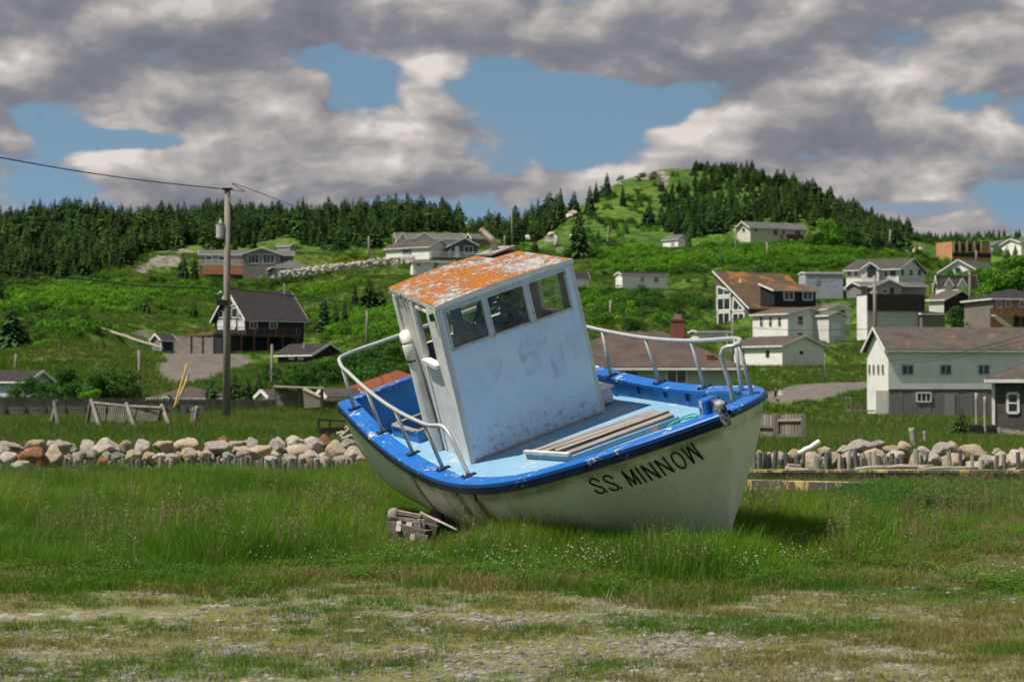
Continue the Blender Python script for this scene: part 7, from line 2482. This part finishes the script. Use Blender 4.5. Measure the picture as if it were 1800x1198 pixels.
def seed_clump(seed, n, spread, h):
    r = random.Random(seed)
    mb = MB()
    for i in range(n):
        a = r.uniform(0, 6.28); q = spread * math.sqrt(r.random())
        b0 = Vector((q * math.cos(a), q * math.sin(a), 0))
        hh = h * r.uniform(.7, 1.2)
        top = b0 + Vector((r.gauss(0, .12), r.gauss(0, .12), 1)) * hh
        s = Vector((r.gauss(0, 1), r.gauss(0, 1), 0)).normalized() * .0016
        mid = b0.lerp(top, .55)
        mb.quad(b0 - s, b0 + s, mid + s, mid - s); mb.quad(mid - s, mid + s, top + s * .5, top - s * .5)
        for k in range(9):                                         # panicle
            f = .70 + .30 * k / 8
            p = b0.lerp(top, f)
            d = Vector((r.gauss(0, 1), r.gauss(0, 1), .7)).normalized() * (.045 * (1.15 - (f - .7) * 2.4) * hh / .5)
            w = d.cross(Vector((r.gauss(0, 1), r.gauss(0, 1), r.gauss(0, 1)))).normalized() * .0035
            mb.quad(p, p + d * .6 - w, p + d, p + d * .6 + w)
    me = mb.mesh('seed_clump'); me.materials.append(M_seed)
    return me


def clover_clump(seed, n, spread, fl, flmat=M_flower, leaves=True):
    r = random.Random(seed)
    mb = MB()
    if leaves:
        for i in range(n):
            a = r.uniform(0, 6.28); q = spread * math.sqrt(r.random()); z = r.uniform(.02, .09)
            c = Vector((q * math.cos(a), q * math.sin(a), z))
            for k in range(3):
                t_ = r.uniform(0, 6.28) + k * 2.09
                d = Vector((math.cos(t_), math.sin(t_), r.uniform(-.1, .4))) * .014
                w = Vector((-d.y, d.x, r.uniform(-.005, .005))) * .55
                mb.quad(c, c + d * .6 - w, c + d, c + d * .6 + w, 0)
    for i in range(fl):
        a = r.uniform(0, 6.28); q = spread * math.sqrt(r.random()); z = r.uniform(.09, .19)
        c = Vector((q * math.cos(a), q * math.sin(a), z)); rr = r.uniform(.0055, .0085)
        i0 = len(mb.v)
        for v in ((1, 0, 0), (-1, 0, 0), (0, 1, 0), (0, -1, 0), (0, 0, .9), (0, 0, -.9), (.6, .6, .5), (-.6, .6, .5), (.6, -.6, .5), (-.6, -.6, .5)): mb.v.append(tuple(c + Vector(v) * rr))
        for f in ((0, 6, 8), (2, 7, 6), (1, 9, 7), (3, 8, 9), (4, 6, 7), (4, 7, 9), (4, 9, 8), (4, 8, 6), (0, 5, 2), (2, 5, 1), (1, 5, 3), (3, 5, 0), (0, 2, 6), (2, 1, 7), (1, 3, 9), (3, 0, 8)): mb.f.append(tuple(i0 + x for x in f)); mb.mi.append(1)
        mb.quad(c - Vector((.0015, 0, z)), c + Vector((.0015, 0, -z)), c + Vector((.0015, 0, 0)), c - Vector((.0015, 0, 0)), 0)
    me = mb.mesh('clover'); me.materials.append(M_clover); me.materials.append(flmat)
    return me


BOAT_XY = np.array([tuple(BM @ Vector((x, 0, -.9))) for x in np.linspace(0, 7, 30)])


def under_boat(x, y):
    """True where the hull rests: no growth there"""
    z = np.zeros(len(x))
    P = np.stack([x, y, z + .25], 1) - np.array(BT)
    L = P @ np.array(BR)
    w = np.interp(L[:, 0], GXs, GWs, left=0, right=0)
    u = L[:, 0] / BL_
    # half width of the hull at this height above the ground
    zk = -1.20 + .42 * u
    v = np.clip((gzs_(L[:, 0]) - L[:, 2]) / (gzs_(L[:, 0]) - zk), 0, 1)
    k = np.clip((u - .52) / .48, 0, 1); k = k * k * (3 - 2 * k)
    hw = w * np.maximum(1 - v ** (2.1 * (1 - k) + 1.25 * k), 0) ** (.48 * (1 - k) + .8 * k)
    rk = .60 * np.clip((u - .70) / .30, 0, 1) ** 2
    return (np.abs(L[:, 1]) < hw - .04) & (L[:, 0] > 0) & (L[:, 0] < BL_ - rk - .1)


gzs_ = lambda x: np.interp(x, GXs, GZs)


def pts_in(n, D0, D1, seed, pxr=(-330, 2130)):
    r = np.random.default_rng(seed)
    n = int(n * (pxr[1] - pxr[0]) / 1940) if pxr[0] < 0 else n
    D = np.sqrt(r.uniform(D0 ** 2, D1 ** 2, n)); px = r.uniform(*pxr, n)
    x = (px - 900) / F_PX * D
    z = TER.z(x, D)
    return r, x, D, z, px, HORIZON + F_PX * (EYE - z) / D


DRYPATH = lambda px, py: np.clip(blob(px, py, [(1640, 960, 150, 34, 1.1), (1720, 1010, 150, 26, 1.0), (1560, 925, 60, 16, .8), (1800, 930, 70, 30, .9), (1780, 1120, 200, 60, .5)]), 0, 1.3)
FRONT = lambda px: 1020 + 20 * np.exp(-((px - 1090) / 280) ** 2) + 12 * np.sin(px / 160) + 9 * np.sin(px / 61 + 1) - np.where(px > 1440, (px - 1440) * .12, 0)

# --- tall grass round the boat
r, x, y, z, px, py = pts_in(66000, 14.6, 38.4, 1)
m1 = fbm(x * .9 + 5, y * .9, 3)
edge = FRONT(px) - 12
dens = np.clip((edge - py) / 36, 0, 1) * (1 - np.clip(DRYPATH(px, py) * 1.1, 0, .97))
dens *= np.where(y > 30, .55, 1.0)
ok = (r.random(len(x)) < dens) & ~under_boat(x, y)
x, y, z, px, py, m1 = [a[ok] for a in (x, y, z, px, py, m1)]
hgt = .30 + .62 * np.clip((fbm(x * .7 + 9, y * .55, 3) - .28) * 2.1, 0, 1.15) + .12 * r.random(len(x))
hgt *= np.clip((FRONT(px) - py) / 42, .32, 1)
hgt = hgt * (1 - .86 * np.clip(blob(px, py, [(738, 950, 64, 40, 1.5), (800, 930, 30, 18, .8)]), 0, 1))
lush = blob(px, py, [(1380, 905, 90, 40, .55), (1130, 985, 240, 26, .50), (850, 950, 110, 40, -.42), (650, 850, 90, 30, .2), (250, 850, 120, 24, .3), (1600, 876, 150, 20, 1.5)])
hgt = hgt * (1 + lush) * np.where(px > 1290, np.interp(y, [21, 26, 30, 40], [1.0, .50, .22, .2]), np.interp(y, [26, 31, 36, 40], [1.0, .80, .58, .45]))
CL = [proto('blade_%d' % i, clump(i, 34, .17, .36, .0042, .55, M_blade)) for i in range(4)]
CL += [proto('blade_%d' % (4 + i), clump(20 + i, 24, .14, .46, .0040, .40, M_blade)) for i in range(2)]
scatter('tall_grass', 'tall green grass growing round the boat', 'grass', np.stack([x, y, z], 1), r.uniform(0, 6.28, len(x)), np.clip(hgt, .2, 1.6), r.integers(0, 6, len(x)), CL)
# --- brownish seed heads in drifts
r, x, y, z, px, py = pts_in(26000, 15.2, 40, 2)
drift = fbm(x * .35 + 3, y * .28 + 7, 3)
seedy = blob(px, py, [(300, 960, 280, 34, .9), (600, 930, 160, 30, .6), (1130, 975, 220, 30, .38), (1330, 965, 160, 30, .38), (150, 860, 200, 16, .6), (1560, 985, 120, 30, .9), (1700, 930, 120, 26, .5), (500, 1000, 200, 16, .4), (560, 845, 90, 14, .5)])
ok = (r.random(len(x)) < np.clip((drift - .47) * .5, 0, .12) + seedy * .085) & (py < FRONT(px) - 14) & ~under_boat(x, y) & (blob(px, py, [(738, 945, 70, 40, 1.2), (1420, 890, 170, 26, 1.2), (1130, 990, 200, 22, 1.0), (1340, 975, 120, 24, 1.0)]) < .4)
x, y, z = x[ok], y[ok], z[ok]
SD = [proto('seed_%d' % i, seed_clump(i, 12, .16, .46)) for i in range(4)]
scatter('seeding_grass', 'brownish seed heads standing above the green grass', 'grass', np.stack([x, y, z], 1), r.uniform(0, 6.28, len(x)), r.uniform(.6, 1.1, len(x)) * np.where(y > 30, .6, 1.0), r.integers(0, 4, len(x)), SD)
# --- short turf: the mown right side, the lot, and the base of the tall grass
r, x, y, z, px, py = pts_in(52000, 10.2, 30, 3)
mossy = fbm(x * .8 + 2, y * 1.3 + 1, 4)
lot = np.clip((py - FRONT(px) - 4) / 18, 0, 1)
green_r = blob(px, py, [(1780, 1130, 120, 70, .8), (1560, 1110, 200, 40, .5), (1500, 1060, 120, 20, .5), (600, 1110, 260, 22, .25)])
dens = (1 - lot) * .9 + lot * (np.clip((mossy - .40) * 2.6, 0, .8) + green_r)
dens = dens * (1 - .5 * np.clip(DRYPATH(px, py), 0, 1))
ok = (r.random(len(x)) < dens) & ~under_boat(x, y)
x, y, z, px, py, lot = [a[ok] for a in (x, y, z, px, py, lot)]
TF = [proto('turf_%d' % i, clump(40 + i, 34, .14, .085, .0032, .8, M_short, .5, 2)) for i in range(3)] + [proto('turf_%d' % (3 + i), clump(50 + i, 34, .13, .10, .0034, .7, M_turf, .5, 2)) for i in range(2)]
gr = fbm(x * .6, y * .9 + 4, 3) + blob(px, py, [(1780, 1130, 120, 70, .3)]) - lot * .06
gr = gr - .25 * np.clip(DRYPATH(px, py), 0, 1)
idx = np.where(gr > .53, r.integers(3, 5, len(x)), r.integers(0, 3, len(x)))
s = r.uniform(.6, 1.3, len(x)) * np.where(lot > .5, .55, 1.0)
scatter('short_turf', 'short dry and green turf over the lot and the worn track', 'grass', np.stack([x, y, z], 1), r.uniform(0, 6.28, len(x)), s, idx, TF)
# --- clover along the edge of the lot
r, x, y, z, px, py = pts_in(20000, 14.0, 24, 4)
e = FRONT(px)
cl = blob(px, py, [(1060, 1000, 190, 18, 1.0), (1240, 1008, 120, 14, .8), (1360, 993, 130, 22, .7), (120, 983, 190, 28, .28), (320, 978, 180, 20, .26), (620, 1008, 120, 12, .5), (700, 988, 120, 18, .4), (1560, 968, 110, 16, .5), (1760, 1018, 80, 18, .6), (880, 1008, 60, 12, .8)])
base = np.exp(-((py - e + 16) / 20) ** 2) * .10
ok = (r.random(len(x)) < np.maximum(cl * .42, base)) & ~under_boat(x, y)
x, y, z, px, py, cl = [a[ok] for a in (x, y, z, px, py, cl)]
CV = [proto('clover_%d' % i, clover_clump(i, 60, .13, 0)) for i in range(2)] + [proto('clover_%d' % (2 + i), clover_clump(10 + i, 50, .13, [4, 8, 6][i])) for i in range(3)] + [proto('clover_%d' % 5, clover_clump(30, 40, .13, 4, M_pinkfl))]
fl = r.random(len(x)) < cl * .40 * np.clip((fbm(x * 2.2, y * 2.2, 2) - .38) * 5, 0, 1.4)
idx = np.where(fl, r.integers(2, 5, len(x)), r.integers(0, 2, len(x)))
idx = np.where(r.random(len(x)) < .012, 5, idx)
scatter('clover', 'white-flowered clover along the edge of the gravel lot', 'clover', np.stack([x, y, z], 1), r.uniform(0, 6.28, len(x)), r.uniform(.8, 1.35, len(x)), idx, CV)
# --- weeds on the bank at right
r, x, y, z, px, py = pts_in(6600, 25, 30.2, 5, (1330, 2130))
top = .62 * np.interp(px, [1330, 1440, 1500, 1600, 1700, 1780, 1850, 2130], [.15, .3, .75, 1.0, .95, .6, .4, .4])
ok = (py > 866) & (py < 905 + 8 * np.sin(px / 50)) & (r.random(len(x)) < .15 + .9 * fbm(x * .8, y * .8, 3))
x, y, z, px, top = [a[ok] for a in (x, y, z, px, top)]
WD = []
for i in range(3):
    V, Fq = leaf_cloud(700 + i, [(r.normal(0, .10), r.normal(0, .10), .06 + .05 * k, .13) for k in range(6)], 260, .014)
    WD.append(proto('weed_%d' % i, np_mesh('weed', V, Fq, [blade_mat('weed_leaves_%d' % i, [(.3, (.035, .105, .014)), (.6, (.065, .16, .02))], (.09, .15, .03), .9)])))
scatter('bank_weeds', 'lush low weeds on the bank right of the bow', 'weeds', np.stack([x, y, z], 1), r.uniform(0, 6.28, len(x)), top * r.uniform(.7, 1.3, len(x)), r.integers(0, 3, len(x)), WD)
# --- the field behind the rocks
r, x, y, z, px, py = pts_in(42000, 40, 112, 6)
M_field = blade_mat('field_grass_blades', [(.28, (.042, .118, .007)), (.46, (.068, .155, .010)), (.58, (.100, .170, .018)), (.72, (.14, .135, .038))], (.14, .11, .05), .80, .35, .10)
FD = [proto('field_%d' % i, clump(80 + i, 26, .36, .26, .011, .6, M_field, .5, 2)) for i in range(4)]
mown = blob(px, py, [(520, 748, 130, 14, .9), (600, 735, 70, 12, .7), (1500, 715, 60, 14, .7), (1400, 720, 40, 10, .5)])
ok = (r.random(len(x)) < .9) & ((np.abs(y - 41.3) > 1.5) | ((px > 655) & (px < 1310)))
x, y, z, mown = [a[ok] for a in (x, y, z, mown)]
scatter('field_grass', 'meadow grass in the field behind the rock rows', 'grass', np.stack([x, y, z], 1), r.uniform(0, 6.28, len(x)), r.uniform(.55, 1.25, len(x)) * (1 - .65 * np.clip(mown, 0, 1)) * np.clip(.6 + y / 120, .8, 1.6), r.integers(0, 4, len(x)), FD)
# --- coarse grass over the slopes
r, x, y, z, px, py = pts_in(70000, 110, 430, 7)
SL = [proto('slope_%d' % i, clump(120 + i, 30, .95, .55, .05, .6, M_field, .5, 2)) for i in range(3)]
ok = (blob(px, py, LOT) + .5 * (fbm(x / 4, y / 4, 3) - .5) < .42) & (blob(px, py, ROCKY) < .5) & (blob(px, py, [(1368, 704, 30, 14, 1)]) < .3)
hx = np.zeros(len(x), bool)
x, y, z = x[ok], y[ok], z[ok]
scatter('slope_grass', 'rough grass over the green slopes', 'grass', np.stack([x, y, z], 1), r.uniform(0, 6.28, len(x)), r.uniform(.35, .85, len(x)), r.integers(0, 3, len(x)), SL)
# --- gravel
GVM = []
for i in range(5):
    me = rock_mesh('pebble', 900 + i, 1, .3)
    me.materials.append(M_gravel if i % 3 else M_gravel2)
    GVM.append(proto('pebble_%d' % i, me))
r, x, y, z, px, py = pts_in(42000, 10.0, 17.2, 8)
g = fbm(x * .7 + 30, y * 1.1 + 8, 4)
stony = blob(px, py, [(150, 1170, 240, 30, .5), (1050, 1130, 300, 60, .35), (1250, 1160, 260, 40, .45), (1000, 1090, 300, 18, .3), (600, 1150, 150, 30, .2), (820, 1170, 200, 26, .3)])
green_r = blob(px, py, [(1780, 1130, 160, 80, .6), (1560, 1110, 140, 30, .3)])
ok = (py > FRONT(px) - 4) & (r.random(len(x)) < np.clip((g - .42) * 2.2, 0, .5) + stony - green_r)
x, y, z = x[ok], y[ok], z[ok]
s = np.exp(r.normal(-4.75, .5, len(x)))
s = np.clip(s, .004, .034)
scatter('gravel', 'grey gravel strewn over the bare lot', 'gravel', np.stack([x, y, z + s * .1], 1), r.uniform(0, 6.28, len(x)), np.stack([s * 1.5, s * 1.2, s * .55], 1), r.integers(0, 5, len(x)), GVM)
for i, (a, b, rx, ry, lab) in enumerate([(625, 1108, 22, 5, 'pale flat stone in the middle of the gravel lot'), (836, 1058, 8, 5, 'small white stone by the grass edge left of centre'), (483, 1094, 15, 3, 'thin pale stone slab in the lot at left'), (400, 1060, 12, 4, 'tan flat stone near the clover at left'), (1530, 1086, 22, 5, 'grey flat stone on the lot at right'), (1675, 1034, 30, 4, 'broad pale stone on the worn track at right'), (1690, 1018, 24, 3, 'thin pale stone just above the broad one on the track'),
        (1180, 1146, 14, 4, 'pale stone low in the gravel right of centre'), (298, 1154, 14, 5, 'grey stone in the lot at lower left'), (560, 1140, 10, 4, 'grey stone right of the lower left one'), (1490, 1190, 9, 5, 'round grey stone at the bottom edge'), (990, 1160, 16, 4, 'dark flat stone at lower centre'), (1130, 1086, 14, 4, 'grey slab below the name on the bow'), (243, 1052, 10, 3, 'dark chip in the lot at upper left'), (60, 1180, 26, 8, 'grey slab at the bottom left corner'), (140, 1186, 20, 7, 'second grey slab at the bottom left'), (585, 1064, 12, 4, 'pale chip by the grass edge at left')]):
    Dg = F_PX * EYE / (b - HORIZON)
    g_ = ground(a, Dg)
    o = link('flat_stone', rock_mesh('flat_stone', 1200 + i, 2, .25), RM['tan' if 'tan' in lab else ('grey' if 'grey' in lab or 'dark' in lab else 'pale')])
    k = F_PX / Dg
    o.location = g_ + Vector((0, 0, ry / k * .25)); o.scale = (rx / k, rx / k * .8, ry / k * .9); o.rotation_euler = (0, 0, i * 1.3)
    tag(o, lab, 'stone')
